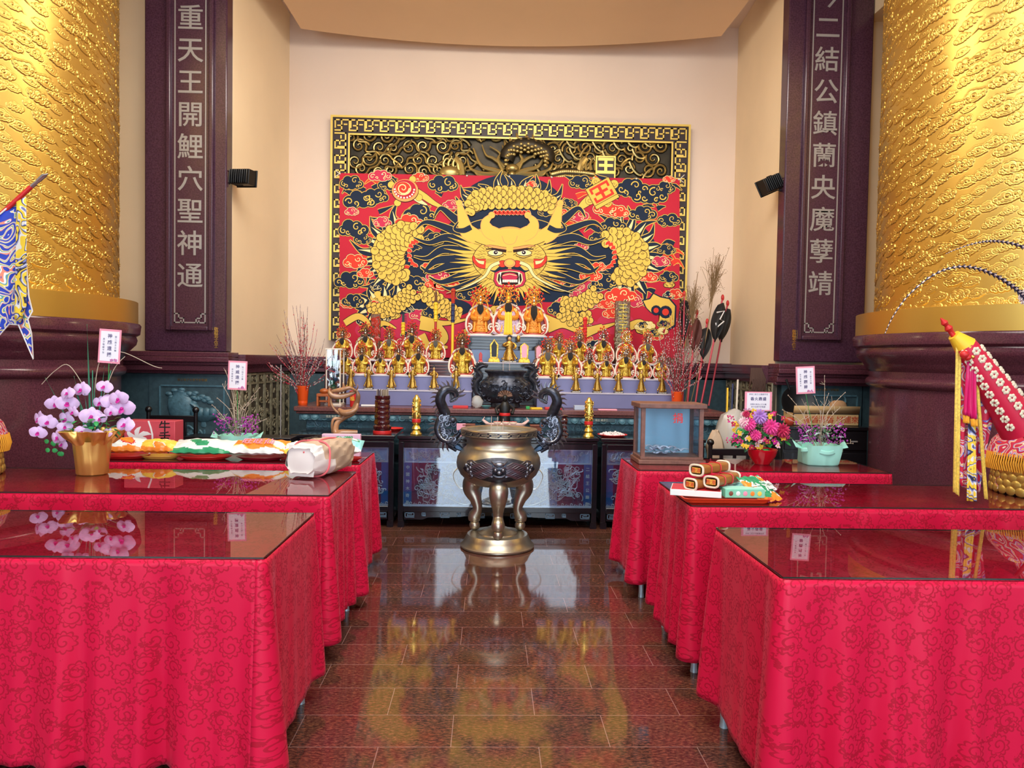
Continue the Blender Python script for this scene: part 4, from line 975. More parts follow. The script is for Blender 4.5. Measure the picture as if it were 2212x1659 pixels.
    if central:
        for xx, tx in ((fx0+.037, '中國神木奇島'), (fx1-.037, '二結王公廟敬')):
            text_mb(tx, .038, (xx, YA+.026, (fz0+fz1)/2-.08), (1, 0, 0), (0, 0, 1), .001, vertical=True, line=1.75).build('gold_couplet', mat('white_gold_letter', (.8, .78, .6), .4), t)
    # apron with key ornament and wavy lower edge
    ap = MB(); nn = 40; pts = []
    for i in range(nn+1):
        u = i/nn; x = x0+.07+(x1-x0-.14)*u; z = .075 if (u < .12 or u > .88) else .095+.02*math.sin(PI*(u-.12)/.76)*(1 if .3 < u < .7 else .6)
        pts.append((x, z))
    pl = pts+[(x1-.07, .15), (x0+.07, .15)]
    M = Matrix(((1, 0, 0, 0), (0, 0, -1, 0), (0, 1, 0, 0), (0, 0, 0, 1)))
    ap.prism(pl, -(YA+.04), -(YA+.01), 0, M)
    ap.build('apron', m_blackwood, t)
    kk_ = MB(); yy = YA+.006
    def sq(cx, w_, h_, zc_):
        q = .007
        for a0_, a1_, c0, c1 in ((-w_, w_, h_-q, h_), (-w_, w_, -h_, -h_+q), (-w_, -w_+q, -h_, h_), (w_-q, w_, -h_*.2, h_), (-w_*.5, w_, -h_*.2-q, -h_*.2), (-w_*.5, -w_*.5+q, -h_*.2, h_*.5), (-w_*.5, w_*.5, h_*.5-q, h_*.5)):
            kk_.bx(cx+a0_, cx+a1_, yy, yy+.006, zc_+c0, zc_+c1)
    nq = 6 if central else 2
    for i in range(nq):
        cx = x0+.12+(x1-x0-.24)*i/(nq-1); sq(cx, .045, .024, .118)
        if i < nq-1: sq(cx+(x1-x0-.24)/(nq-1)*.4, .02, .018, .125)
    kk_.build('key_ornament', mat('steel_blue_lacquer', (.10, .17, .25), .3), t)
    g = MB(); g.bx(fx0, fx1, YA+.008, YA+.012, fz0, fz1); g.build('glass_pane', m_panelglass, t)
    return t
altar_table(628, 853, 'black lacquer altar table on left, end table beside the pale driftwood carving', 61, None)
altar_table(858, 1293, 'black lacquer altar table in the middle behind the bronze censer', 71, True)
altar_table(1297, 1523, 'black lacquer altar table on right, partly behind the donation box', 81, False)
# ============================================================ STONE ALTAR WITH STEPPED TIERS
YS = 7.70; ZS = 1.075
m_altartop = mat('red_brown_altar_slab', (.16, .055, .05), .25, var=.3, vscale=60)
m_step = mat('violet_grey_cloth', (.17, .17, .34), .35, var=.06, vscale=5)
xa0, xa1 = P(634, 885, YS).x, P(1573, 893, YS).x
t_alt = thing('stone_altar', 'blue grey carved stone altar with red brown slab top carrying all the deity statues', 'altar', ((xa0+xa1)/2, YS+.7, 0))
b = MB(); b.bx(xa0, xa1, YS, 9.2, ZS-.05, ZS); b.bx(xa0+.02, xa1-.02, YS+.02, 9.2, ZS-.075, ZS-.05); b.build('slab_top', m_altartop, t_alt, bevel=.008)
b = MB(); b.bx(xa0+.10, xa1-.10, YS+.12, 9.2, 0, ZS-.075)
b.bx(xa0+.04, xa1-.04, YS+.05, YS+.14, ZS-.15, ZS-.075); b.bx(xa0+.04, xa1-.04, YS+.04, YS+.14, .58, .70); b.bx(xa0+.0, xa1-.0, YS+.02, YS+.14, .0, .50)
b.build('carved_body', m_tealp, t_alt, bevel=.01)
b = MB(); n = 44
for i in range(n):                                          # lotus petals above and below the frieze
    cx = xa0+.06+(xa1-xa0-.12)*(i+.5)/n; w = (xa1-xa0-.12)/n*.46
    b.ball((cx, YS+.05, ZS-.112), (w, .028, .034), 10, 6); b.tube([(cx-w*.7, YS+.02, ZS-.09), (cx-w*.6, YS+.02, ZS-.125), (cx, YS+.018, ZS-.138), (cx+w*.6, YS+.02, ZS-.125), (cx+w*.7, YS+.02, ZS-.09)], .0045, 5)
    b.ball((cx, YS+.05, .735), (w, .03, .036), 10, 6)
scroll_relief(b, xa0+.12, xa1-.12, .79, .93, YS+.118, 90, 5, (.025, .05), .009)
b.build('lotus_moulding', mat('blue_stone_relief', (.11, .24, .30), .4), t_alt)
b = MB()
for px in (722, 895, 1010, 1300): q = P(px, 893, YS+.02); b.bx(q.x-.14, q.x+.14, YS+.012, YS+.022, ZS-.118, ZS-.082)
b.build('name_plaque', m_teal, t_alt)
b = MB()
for px, tx in ((722, '信女 敬獻 平安'), (895, '弟子 敬獻'), (1300, '信士 弟子二')): q = P(px, 893, YS+.01); text_mb(tx, .026, (q.x, YS+.0105, ZS-.10), (1, 0, 0), (0, 0, 1), .001, b)
b.build('plaque_lettering', mat('pale_lettering', (.6, .62, .5), .5), t_alt)
YT1, YT2, YT3, YT4 = 8.06, 8.22, 8.52, 8.78
def zt(px, py, Y): return P(px, py, Y).z
def tier(px0, px1, Y0, Y1, z0, z1, name, m_, edge=True, mo=0):
    x0, x1 = P(px0, 830, Y0).x, P(px1, 830, Y0).x; b = MB()
    b.bx(x0, x1, Y0+(.03 if mo else 0), Y1, z0, z1-.012)
    for i in range(mo): b.bx(x0-.0, x1+.0, Y0+.006*i, Y0+.04, z1-.03-.035*i, z1-.014-.035*i)
    b.build(name, m_, t_alt, bevel=.004)
    if edge: MB().bx(x0-.004, x1+.004, Y0-.006, Y1, z1-.012, z1).build('pale_edge', mat('pale_lilac_edge', (.55, .52, .62), .35), t_alt)
    return x0, x1
Z1 = zt(890, 842.5, YT1); Z1r = zt(1320, 850, YT1); Z2 = zt(890, 811, YT2); Z2r = zt(1320, 818.5, YT2)
Z3 = zt(890, 779, YT3); Z3r = zt(1320, 786, YT3); Z4 = zt(1100, 725, YT4)
print('tiers', Z1, Z1r, Z2, Z2r, Z3, Z3r, Z4)
Z1 = (Z1+Z1r)/2; Z2 = (Z2+Z2r)/2; Z3 = (Z3+Z3r)/2
tier(748, 1019, YT1, YT2, ZS+.001, Z1, 'lower_step', m_step); tier(1160, 1462, YT1, YT2, ZS+.001, Z1, 'lower_step', m_step)
tier(748, 1021, YT2, YT3, ZS+.001, Z2, 'middle_step', m_step); tier(1158, 1462, YT2, YT3, ZS+.001, Z2, 'middle_step', m_step)
m_redlac = mat('dark_red_lacquer', (.10, .02, .022), .25, coat=.4)
tier(700, 1019, YT3, YT4, ZS+.001, Z3, 'upper_step', m_redlac, True, 4); tier(1164, 1466, YT3, YT4, ZS+.001, Z3, 'upper_step', m_redlac, True, 4)
Zc = zt(1095, 783, YT3-.12); tier(1022, 1162, YT3-.12, YT4, ZS+.001, Zc, 'middle_ledge', m_blackwood, True, 6)
x0, x1 = P(1018, 770, YT4).x, P(1184, 770, YT4).x
MB().bx(x0, x1, YT4+.03, YT4+.36, Zc, Z4-.16).build('blue_panel', mat('blue_panel_cloth', (.16, .24, .42), .5), t_alt)
MB().bx(P(700, 770, YT4).x, P(1466, 770, YT4).x, YT4+.36, YT4+.38, ZS, Z3+.02).build('back_panel', m_redlac, t_alt)
tier(1008, 1192, YT4, YT4+.36, Z4-.17, Z4, 'top_platform', m_blackwood, True, 5)
# ============================================================ BRONZE CENSER
m_brass = mat('pale_worn_bronze', (.52, .46, .36), .34, metal=.9, var=.22, vscale=7)
m_blackbr = mat('blackened_bronze', (.05, .055, .075), .32, metal=.7, var=.4, vscale=30)
m_ash = mat('incense_ash', (.42, .40, .37), .9, var=.4, vscale=120, bump=.8, bscale=160)
m_incense = mat('incense_stick', (.62, .45, .38), .8)
CX, CY = P(1077, 1000, 6.28).x, 6.28
cen = thing('incense_censer', 'big bronze tripod incense burner with two black dragon handles standing in the aisle', 'incense burner', (CX, CY, 0))
MB().lathe([(.305, 0), (.315, .008), (.315, .02), (.30, .03), (.275, .075), (.262, .105), (.255, .113), (.02, .113)], 72, (0, 0, 0)).build('base_plate', m_brass, cen, local=True)
MB().lathe([(.17, .113), (.165, .122), (.15, .125), (.13, .14), (.08, .165), (.01, .175)], 48, (0, 0, 0)).build('base_dome', m_brass, cen, local=True)
prof = [(.02, .52), (.12, .522), (.20, .535), (.27, .57), (.325, .625), (.352, .68), (.358, .72), (.350, .77), (.325, .815), (.295, .845), (.278, .862), (.272, .885), (.275, .915), (.285, .935), (.30, .945), (.318, .948)]
def body_r(z):
    for (r0, a), (r1, b) in zip(prof, prof[1:]):
        if a <= z <= b: return r0+(r1-r0)*(z-a)/(b-a)
    return .2
MB().lathe(prof+[(.27, .948), (.255, .93), (.25, .90)], 96, (0, 0, 0)).build('bowl', m_brass, cen, local=True)
MB().lathe([(.318, .948), (.322, .952), (.322, 1.0), (.319, 1.0), (.318, .990), (.268, .948)], 96, (0, 0, 0), caps=False).build('rim', m_blackbr, cen, local=True)
MB().lathe([(.3185, 1.0), (.326, 1.002), (.322, 1.010), (.28, 1.010), (.268, 1.004), (.268, .95)], 96, (0, 0, 0), caps=False).build('lip', m_brass, cen, local=True)
k = MB()
for i in range(24):                                         # key fret round the rim
    a = 2*PI*i/24; da = 2*PI/24
    def arc(a0, a1, z): k.tube([(.323*math.cos(a0+(a1-a0)*j/4), .323*math.sin(a0+(a1-a0)*j/4), z) for j in range(5)], .0026, 4)
    arc(a, a+da*.8, .990); arc(a+.2*da, a+da*1., .977); arc(a, a+da*.8, .964)
    for q, z0, z1 in ((0, .977, .990), (.8, .964, .977), (.9, .964, .990)): k.tube([(.323*math.cos(a+q*da), .323*math.sin(a+q*da), z) for z in (z0, z1)], .0028, 4)
k.lathe([(.3235, .953), (.3245, .956), (.3235, .959)], 96, (0, 0, 0), caps=False); k.lathe([(.3235, .996), (.3245, .999), (.3235, 1.002)], 96, (0, 0, 0), caps=False)
k.build('key_fret', m_brass, cen, local=True)
MB().lathe([(.001, .985), (.15, .982), (.262, .975), (.266, .95), (.01, .95)], 40, (0, 0, 0)).build('ash_bed', m_ash, cen, local=True)
for i, (a, b) in enumerate(((-.02, -.12), (-.07, -.10), (.03, .02))):
    o = MB().tube([(CX+a, CY+b, .975), (CX+a+.004, CY+b, 1.12 if i < 2 else 1.09)], .0025, 6).build('incense_stick', m_incense)
    tag(o, ('thin incense stick standing at the left in the bronze censer ash', 'thin incense stick leftmost of three in the bronze censer', 'thin incense stick farthest back in the bronze censer ash')[i], 'incense stick', 'incense sticks in the big censer')
# medallion with lion mask
md_ = MB(); nu, nv = 40, 14
def med(u, v, h=0.):                                        # u,v in -1..1
    z = .700+v*.105; r = body_r(z)+h; a = -PI/2+u*.92; return (r*math.cos(a), r*math.sin(a), z)
def medf(i, j):
    u = i*2-1; w = math.sqrt(max(0, 1-abs(u)**3)); return med(u, (j*2-1)*w*(.86+.14*math.cos(u*PI)), .004+.012*(1-abs(2*j-1)**4))
md_.grid(medf, nu, nv)
rr = random.Random(7)
for s in (1, -1):
    for i in range(12):
        v0 = -.75+1.5*i/11; pts = [med(s*(.16+.68*t/9), v0*(.6+.5*t/9*.6)+.10*math.sin(t*1.3+i), .021) for t in range(10)]
        md_.tube(pts, [.0105*(1-.07*t) for t in range(10)], 6)
    for i in range(7): x, y, z = med(s*(.72+.03*i*(i % 2)), -.5+.16*i, .018); md_.ball((x, y, z), .016, 8, 5)
    x, y, z = med(s*.085, .1, .035); md_.ball((x, y, z), .015, 10, 6)
    md_.tube([med(s*.02, .45, .03), med(s*.12, .55, .03), med(s*.2, .8, .024)], [.010, .009, .003], 6)
    md_.tube([med(s*.03, .22, .035), med(s*.10, .30, .035), med(s*.17, .22, .025)], [.007, .008, .004], 6)
md_.ball(med(0, -.1, .035), (.022, .02, .017), 10, 6); md_.ball(med(0, .5, .028), (.045, .02, .02), 10, 6)
md_.tube([med(-.14, -.3, .026), med(-.06, -.42, .034), med(.06, -.42, .034), med(.14, -.3, .026)], .009, 6)
for i in range(7): u = -.09+.03*i; md_.tube([med(u, -.42, .034), med(u, -.62, .03)], [.006, .001], 4)
m_blackhi = mat('highlight_black_bronze', (.22, .23, .27), .28, metal=.85)  # paler black bronze that paints highlights onto medallion strands and handle spines
for i in range(nu*nv, len(md_.m)): md_.m[i] = 1
md_.build('lion_medallion', [m_blackbr, m_blackhi], cen, local=True)
for ang in (-PI/2, PI/2-1.02, PI/2+1.02):
    lg = MB(); c, s = math.cos(ang), math.sin(ang)
    path = [(.20, .585), (.262, .53), (.268, .46), (.225, .38), (.205, .30), (.235, .235), (.232, .20)]
    sp = spline([(r*c, r*s, z) for r, z in path], 5); n = len(sp); rd = [p[0] for p in spline([(.055,), (.066,), (.062,), (.044,), (.034,), (.046,), (.042,)], 5)]
    lg.tube(sp, [q*1.2 for q in rd], 16)
    f = Vector((c, s, 0)); sd = Vector((-s, c, 0)); up = Vector((0, 0, 1)); o = f*.325+up*.49
    for q in (1, -1):
        lg.ball(o+sd*.024*q+up*.0, .012, 8, 5); lg.tube([o+sd*.01*q+up*.03, o+sd*.03*q+up*.035, o+sd*.045*q+up*.02], .007, 6)
        lg.tube([tuple(f*(.28-.02*abs(t))+sd*q*(.035+.016*math.sin(t*2))+up*(.44-.05*t)) for t in (0, .4, .8, 1.2, 1.6)], [.010, .010, .008, .006, .003], 6)
    lg.ball(o-f*.0+up*-.03, (.018, .018, .014), 8, 5); lg.ball(o+up*.035-f*.01, (.03, .03, .02), 8, 5)
    o2 = f*.262+up*.225
    for q in (1, -1): lg.tube([o2+sd*.0*q+up*.02, o2+sd*.03*q+up*.01-f*.01, o2+sd*.03*q-up*.02-f*.01, o2+sd*.012*q-up*.035], .006, 6)
    lg.lathe([(.02, .19), (.045, .192), (.048, .20), (.04, .21)], 20, (.232*c, .232*s, 0))
    lg.build('leg', m_brass, cen, local=True)
    zf = .112
    MB().ball((.232*c, .232*s, zf+.044), (.046, .046, .045), 18, 12).build('ball_foot', m_brass, cen, local=True)
def dragon_handle(sgn):
    h = MB(); off = lambda px, py, dy=0.: (P(1077+sgn*(px-1077), py, 6.28).x-CX, dy, P(1077, py, 6.28).z)
    path = [(972, 869), (984, 862), (983, 849), (970, 843), (957, 849), (951, 866), (957, 884), (962, 898), (950, 912), (946, 932), (955, 950), (972, 955), (986, 944), (995, 932)]
    sp = spline([off(a, b, .02*math.sin(i*1.1)) for i, (a, b) in enumerate(path)], 6); n = len(sp)
    h.tube(sp, [.010+.034*math.sin(PI*min(1, j/n*1.15)) if j < n*.8 else .03-.012*(j-n*.8)/(n*.2) for j in range(n)], 10, 0)
    for j in range(2, n-8, 2):                               # spines
        p = Vector(sp[j]); t = (Vector(sp[j+1])-Vector(sp[j-1])).normalized(); nn = Vector((t.z, 0, -t.x))
        if nn.dot(p-Vector(off(968, 900))) < 0: nn = -nn
        h.tube([p+nn*.015, p+nn*.062+t*.012, p+nn*.086+t*.03], [.014, .008, .001], 5, 1)
        h.tube([p-nn*.008+Vector((0, -.02, 0)), p-nn*.012+Vector((0, -.034, 0))+t*.02], [.010, .003], 5, 1)
    rr = random.Random(4)
    for i in range(30):                                      # belly, curls and claws
        a, b = rr.uniform(952, 985), rr.uniform(902, 955); q = Vector(off(a, b, -.02)); an = rr.uniform(0, 6)
        h.tube([q+Vector((x-a, 0, z-b))*.0039 for x, z in spiral_pts(a, b, rr.uniform(5, 9), 1.1, an, rr.choice((1, -1)), 9, .2)], [.008, .009, .009, .008, .008, .007, .006, .005, .004, .003], 6, 1 if i % 2 else 0)
    hd = Vector(off(978, 908, -.02)); h.ball(hd, (.035, .028, .024), 10, 6)   # head, snout, horns
    h.tube([hd, hd+Vector((-sgn*.0, 0, .0))+Vector((sgn*-.03, -.01, -.02))], [.024, .014], 8); h.tube([hd, hd+Vector((-sgn*.05, 0, .04)), hd+Vector((-sgn*.06, 0, .08))], [.012, .008, .002], 6); h.tube([hd, hd+Vector((-sgn*.07, 0, .01)), hd+Vector((-sgn*.09, 0, .05))], [.012, .008, .002], 6)
    for i in range(3): h.tube([off(965, 958, -.01), off(980+6*i, 966-6*i, -.03), off(988+6*i, 958-9*i, -.03)], [.012, .008, .003], 6)
    h.tube([off(962, 950), off(972, 966), off(986, 975)], [.02, .018, .012], 8)
    h.build('dragon_handle', [m_blackbr, m_blackhi], cen, local=True)
    g = MB(); g.tube([off(980, 960), off(988, 966), off(998, 972)], [.014, .030, .018], 6); g.tube([off(992, 932), (sgn*-0.0+(-1 if sgn > 0 else 1)*.322, 0, .975)], [.02, .02], 8)
    g.build('handle_mount', mat('blue_black_bronze', (.05, .09, .15), .3, metal=.7), cen, local=True)
dragon_handle(1); dragon_handle(-1)
# ============================================================ DEITY STATUES
m_robe = mat('gilded_robe', (.60, .36, .05), .34, metal=.8, var=.6, vscale=45)
m_orange = mat('orange_armour', (.85, .30, .03), .4, metal=.3, var=.25, vscale=40)
m_wlac = mat('white_lacquer', (.80, .70, .58), .3)
m_rlac = mat('red_lacquer', (.45, .035, .02), .3)
m_face = mat('dark_gilt_face', (.22, .10, .05), .4); m_gface = mat('gilt_face', (.75, .42, .10), .3, metal=.7)
m_beard = mat('black_beard', (.018, .014, .013), .85); m_grbeard = mat('grey_beard', (.09, .08, .07), .85)
m_hd = mat('crown_filigree', (.17, .08, .045), .4, metal=.5, var=.6, vscale=60)
m_pom = mat('red_pompom', (.62, .03, .015), .8); m_silv = mat('polished_silver', (.75, .74, .70), .15, metal=1.)
m_yel = mat('yellow_silk', (.90, .58, .03), .5); m_lil = mat('lilac_silk', (.55, .40, .55), .6, var=.5, vscale=40); m_purp = mat('purple_silk', (.25, .10, .20), .6)
def deity(label, group, seed=0, robe=m_robe, beard=m_beard, face=m_face, bl=1., crown=(m_hd, m_silv, m_orange), cs=1., apron=None, open_robe=False):
    rr = random.Random(seed); t = thing('deity_statue', label, 'statue', (0, 0, 0), group)
    b = MB(); b.prism([(.30*math.cos(a), .17*math.sin(a)) for a in [2*PI*i/24 for i in range(24)]], 0, .035, 0); b.prism([(.27*math.cos(a), .15*math.sin(a)) for a in [2*PI*i/24 for i in range(24)]], .035, .06, 1)
    b.build('plinth', [m_wlac, m_rlac], t, local=True)
    ch = MB()                                                # throne: backrest and scrolled arms
    for s in (1, -1):
        sp = spline([(s*.20, -.10, .05), (s*.30, -.10, .10), (s*.33, -.08, .22), (s*.30, -.04, .36), (s*.20, -.02, .45), (s*.13, -.01, .47)], 5)
        ch.tube(sp, .026, 8, 0); ch.tube([(x*.86, y-.012, z*.93) for x, y, z in sp], .026, 8, 1)
        sp2 = [(s*x, -.11, z) for x, z in spiral_pts(.25, .16, .075, 1.4, 1.2, 1, 12)]; ch.tube(sp2, [.018]*len(sp2), 6, 0)
    ch.bx(-.26, .26, .06, .10, .05, .50, 1)
    ch.tube(spline([(-.28, .08, .40), (-.20, .08, .54), (0, .08, .60), (.20, .08, .54), (.28, .08, .40)], 5), .022, 6, 0)
    ch.build('throne', [m_wlac, m_rlac], t, local=True)
    r = MB()
    r.lathe([(.19, .05), (.20, .10), (.18, .20), (.17, .30), (.16, .40), (.15, .48), (.11, .55), (.06, .60), (.01, .61)], 24, (0, 0, 0), sy=.62, fn=lambda a, z: 1+.06*math.sin(a*9)*(1 if z < .35 else .3))
    for s in (1, -1): r.tube(spline([(s*.13, 0, .50), (s*.19, -.03, .42), (s*.17, -.11, .34), (s*.07, -.15, .33)], 4), [.05]*5+[.045]*4+[.06]*4, 8)[0:0] if False else r.tube(spline([(s*.13, 0, .50), (s*.19, -.03, .42), (s*.17, -.11, .34), (s*.07, -.15, .33)], 4), .048, 8)
    for i in range(46):                                      # embossed armour lumps, belts
        a = -PI/2+rr.uniform(-1.25, 1.25); z = rr.uniform(.07, .34); q = .19 if z < .2 else .175
        r.ball((q*math.cos(a), q*.66*math.sin(a), z), rr.uniform(.012, .022), 6, 4)
    for z, q in ((.215, .185), (.09, .205), (.33, .17)): r.tube([(q*math.cos(-PI*i/12), q*.66*math.sin(-PI*i/12)-.004, z) for i in range(13)], .012, 6)
    for s in (1, -1): r.tube([(s*.12, -.09, .30), (s*.13, -.12, .18), (s*.15, -.12, .07)], [.02, .022, .03], 6)
    r.build('robe', robe, t, local=True)
    if apron:
        a_ = MB(); a_.grid(lambda u, v: ((u-.5)*(.15+.04*(1-v)), -.165-.01*math.cos((u-.5)*9)-.02*(1-v), .02+.42*v), 8, 8); a_.build('front_apron', apron, t, local=True, solid=.008)
        a2 = MB()
        for s in (1, -1): a2.grid(lambda u, v: (s*(.08+.22*u*(1-v)+.05*u), -.15+.07*u, .03+.42*v+.0*u), 6, 6)
        a2.build('side_panels', m_lil, t, local=True, solid=.008)
    f = MB(); f.ball((0, -.07, .635), (.052, .052, .062), 12, 8); f.ball((0, -.122, .632), (.012, .014, .016), 6, 4)
    for s in (1, -1): f.ball((s*.02, -.115, .648), (.011, .008, .006), 6, 4); f.ball((s*.052, -.065, .635), (.01, .014, .022), 6, 4)
    f.tube([(-.022, -.112, .612), (0, -.12, .608), (.022, -.112, .612)], .006, 5)
    f.build('face', face, t, local=True)
    if beard:
        bd = MB(); n = 9
        for i in range(n):
            x = (i-(n-1)/2)/(n-1)*.10; l = .20*bl*(1-.5*abs(x/.05)**2*.4)
            bd.tube([(x*.7, -.10, .612), (x*1.15, -.145, .56), (x*1.25, -.165, .61-l*.7), (x*.9, -.16, .61-l)], [.010, .017, .017, .005], 6)
        bd.build('beard', beard, t, local=True)
    h = MB()
    h.lathe([(.06, .665), (.075, .68), (.06, .70), (.055, .76), (.07, .78), (.03, .82), (.005, .86)], 12, (0, -.05, 0), 0)
    h.ball((0, -.125, .70), (.028, .012, .03), 8, 6, 1); h.ball((0, -.12, .765), (.02, .012, .022), 8, 6, 1)
    W = .185*cs
    for i in range(120):
        x = rr.uniform(-1, 1); z = rr.uniform(0, 1); w = W*(1-.5*z**2)*(1 if z > .15 else .8)
        y = -.05-.07*math.sqrt(max(0, 1-x*x))*rr.uniform(.6, 1)
        h.ball((x*w, y, .61+.30*z-.0*abs(x)), rr.uniform(.010, .019), 5, 4, rr.choice((0, 0, 0, 0, 1, 2)))
    for s in (1, -1):
        h.tube(spline([(s*.06, -.06, .68), (s*.13, -.07, .67), (s*.155*cs, -.08, .58), (s*.14*cs, -.09, .50)], 4), .008, 5, 2)
        for z in (.56, .52, .48): h.ball((s*(.15)*cs, -.09, z), .012, 6, 4, 2)
        h.tube(spline([(s*.05, -.03, .72), (s*.12, -.03, .78), (s*.10, -.03, .86)], 4), .010, 5, 0)
    h.build('crown', list(crown), t, local=True)
    pm = MB()
    for i in range(15):
        a = -.35+(PI+.7)*i/14; q = 1 if i % 2 else .82; pm.ball((W*1.02*q*math.cos(a), -.07, .76+.20*q*math.sin(a)), rr.uniform(.020, .029), 8, 6)
    pm.ball((0, -.07, .975), .028, 8, 6)
    for i in range(8): a = .3+(PI-.6)*i/7; pm.ball((W*.6*math.cos(a), -.10, .74+.13*math.sin(a)), .015, 6, 5)
    pm.build('pompoms', m_pom, t, local=True)
    return t
GT = 'three large deity statues on the top platform'
G1 = 'seated deity statues in the rear row'; G2 = 'seated deity statues in the front row'
def place(t, px, py, Y, z, hpx): p = P(px, py, Y); t.location = (p.x, Y, z); s = hpx*Y/F_PX; t.scale = (s*.85, s*.8, s); return t
Yt = YT4+.17
place(deity('large orange and gold bearded deity statue, left one on the top platform', GT, 1, m_orange, m_beard, m_gface, 1., (m_orange, m_silv, m_yel), 1.15), 1037, 722, Yt, Z4, 108)
place(deity('large deity statue with yellow apron, central and tallest on the top platform', GT, 2, m_orange, m_beard, m_gface, 1.05, (m_orange, m_yel, m_silv), 1.2, m_yel), 1097, 724, Yt, Z4, 116)
place(deity('large orange deity statue with longest black beard, right on the top platform', GT, 3, m_orange, m_beard, m_gface, 1.5, (m_orange, m_silv, m_yel), 1.2), 1152, 724, Yt, Z4, 108)
V = [deity('x', G1, 10), deity('x', G1, 11, beard=m_grbeard, bl=1.1), deity('x', G1, 12, face=m_gface, crown=(m_hd, m_silv, m_pom)), deity('x', G1, 13, beard=m_beard, bl=.8, crown=(m_hd, m_silv, m_hd)), deity('x', G1, 14, face=m_gface, beard=None, crown=(m_robe, m_silv, m_pom))]
used = [False]*len(V)
def seat(v, px, py, Y, z, hpx, label, group):
    if used[v]: t = dup(V[v], label, group=group)
    else: t = V[v]; used[v] = True; t['label'] = label; t['group'] = group
    place(t, px, py, Y, z, hpx); return t
YBk, YFr = YT3+.15, YT2+.14
rearL = [(740, 0, 75), (790, 3, 82), (841, 1, 74), (890, 2, 88), (941, 1, 72)]
frontL = [(747, 3, 60), (782, 0, 70), (822, 3, 58), (861, 2, 72), (904, 0, 78), (998, 3, 100)]
rearR = [(1207, 1, 70), (1250, 0, 78), (1302, 2, 82), (1352, 4, 78), (1397, 1, 74)]
frontR = [(1182, 1, 90), (1230, 0, 90), (1272, 3, 66), (1309, 2, 62), (1350, 0, 78), (1389, 3, 66), (1427, 1, 62)]
ords = ['leftmost', 'second from left', 'third from left', 'fourth from left', 'fifth from left', 'sixth from left', 'seventh from left']
for i, (px, v, h) in enumerate(rearL): seat(v, px, 778, YBk, Z3, h, 'bearded deity statue with red pompom crown, %s in the left rear row' % ords[i], G1)
for i, (px, v, h) in enumerate(frontL): seat(v, px, 808, YFr, Z2, h, ('bearded deity statue on white red throne, %s in the left front row' % ords[i]) if i < 5 else 'tallest deity statue of the left front row, next to the central ledge', G2)
for i, (px, v, h) in enumerate(rearR): seat(v, px, 784, YBk, Z3, h, ('bearded deity statue with red pompom crown, %s in the right rear row' % ords[i]) if v != 4 else 'beardless gold faced deity statue in the right rear row before carved tablet', G1)
for i, (px, v, h) in enumerate(frontR): seat(v, px, 815, YFr, Z2, h, 'bearded deity statue on white red throne, %s in the right front row' % ords[i], G2)
# gilded standing figurines ------------------------------------------------------
m_gilt = mat('gilded_wood', (.44, .24, .045), .3, metal=.85, var=.5, vscale=30)
m_hat = mat('black_hat', (.012, .012, .02), .4); m_skin = mat('gilt_skin', (.62, .36, .16), .4, metal=.3)
def figurine(label, group, hat, lean):
    t = thing('gilded_figurine', label, 'figurine', (0, 0, 0), group)
    b = MB(); b.box((0, 0, .03), (.50, .30, .06), 0); b.build('base_block', m_black, t, local=True, bevel=.01)
    b = MB(); b.bx(-.22, .22, -.153, -.149, .012, .05, 0)
    for i in range(9): b.bx(-.2+.047*i, -.17+.047*i, -.157, -.152, .018+.01*(i % 2), .044-.008*(i % 3), 1)
    b.build('name_strip', [mat('strip_white', (.6, .55, .45), .6), m_black], t, local=True)
    r = MB(); r.lathe([(.15, .06), (.165, .08), (.15, .14), (.12, .30), (.095, .46), (.10, .50), (.12, .60), (.11, .70), (.05, .76), (.01, .77)], 20, (0, 0, 0), sy=.75, fn=lambda a, z: 1+.10*math.sin(a*6+z*5)*(1 if z < .4 else .3))
    for s in (1, -1):
        r.tube(spline([(s*.08, .02, .44), (s*.15, .03, .28), (s*.19+lean*.03, .02, .15), (s*.25, .0, .12)], 4), [.03]*5+[.035]*4+[.04]*3+[.012], 7)
        r.tube(spline([(s*.11, 0, .68), (s*.19, -.02, .60), (s*.17, -.10, .50) if s*lean > 0 else (s*.10, -.14, .58), (s*.05 if s*lean < 0 else s*.15, -.14, .50 if s*lean > 0 else .60)], 4), [.038]*13, 8)
        r.ball((s*.06, -.07, .09), (.04, .07, .03), 8, 5)
    r.tube([(.1*math.cos(2*PI*i/16), .078*math.sin(2*PI*i/16), .485) for i in range(17)], .014, 6)
    r.build('robe', m_gilt, t, local=True)
    f = MB(); f.ball((0, -.03, .83), (.06, .06, .072), 12, 8); f.ball((0, -.092, .825), (.011, .013, .016), 6, 4); f.tube([(0, 0, .74), (0, -.01, .79)], .035, 8)
    for s in (1, -1): f.ball((s*.022, -.082, .842), (.01, .007, .006), 6, 4)
    f.build('face', m_skin, t, local=True)
    h = MB()
    if hat: h.ball((0, -.005, .885), (.075, .07, .075), 12, 8); h.bx(-.09, .09, -.02, .02, .90, .915); h.ball((0, .0, .95), .03, 8, 5); h.ball((0, .03, .83), (.07, .05, .08), 10, 6)
    else:
        h.ball((0, .01, .86), (.07, .065, .07), 12, 8)
        for i in range(9): a = PI*i/8; h.ball((.075*math.cos(a), -.01, .88+.07*math.sin(a)), .02, 6, 4)
    h.build('headdress', m_hat if hat else m_gilt, t, local=True)
    return t
FL = [figurine('x', '', True, 1), figurine('x', '', True, -1)]; FR = [figurine('x', '', False, 1), figurine('x', '', False, -1)]
fu = {}
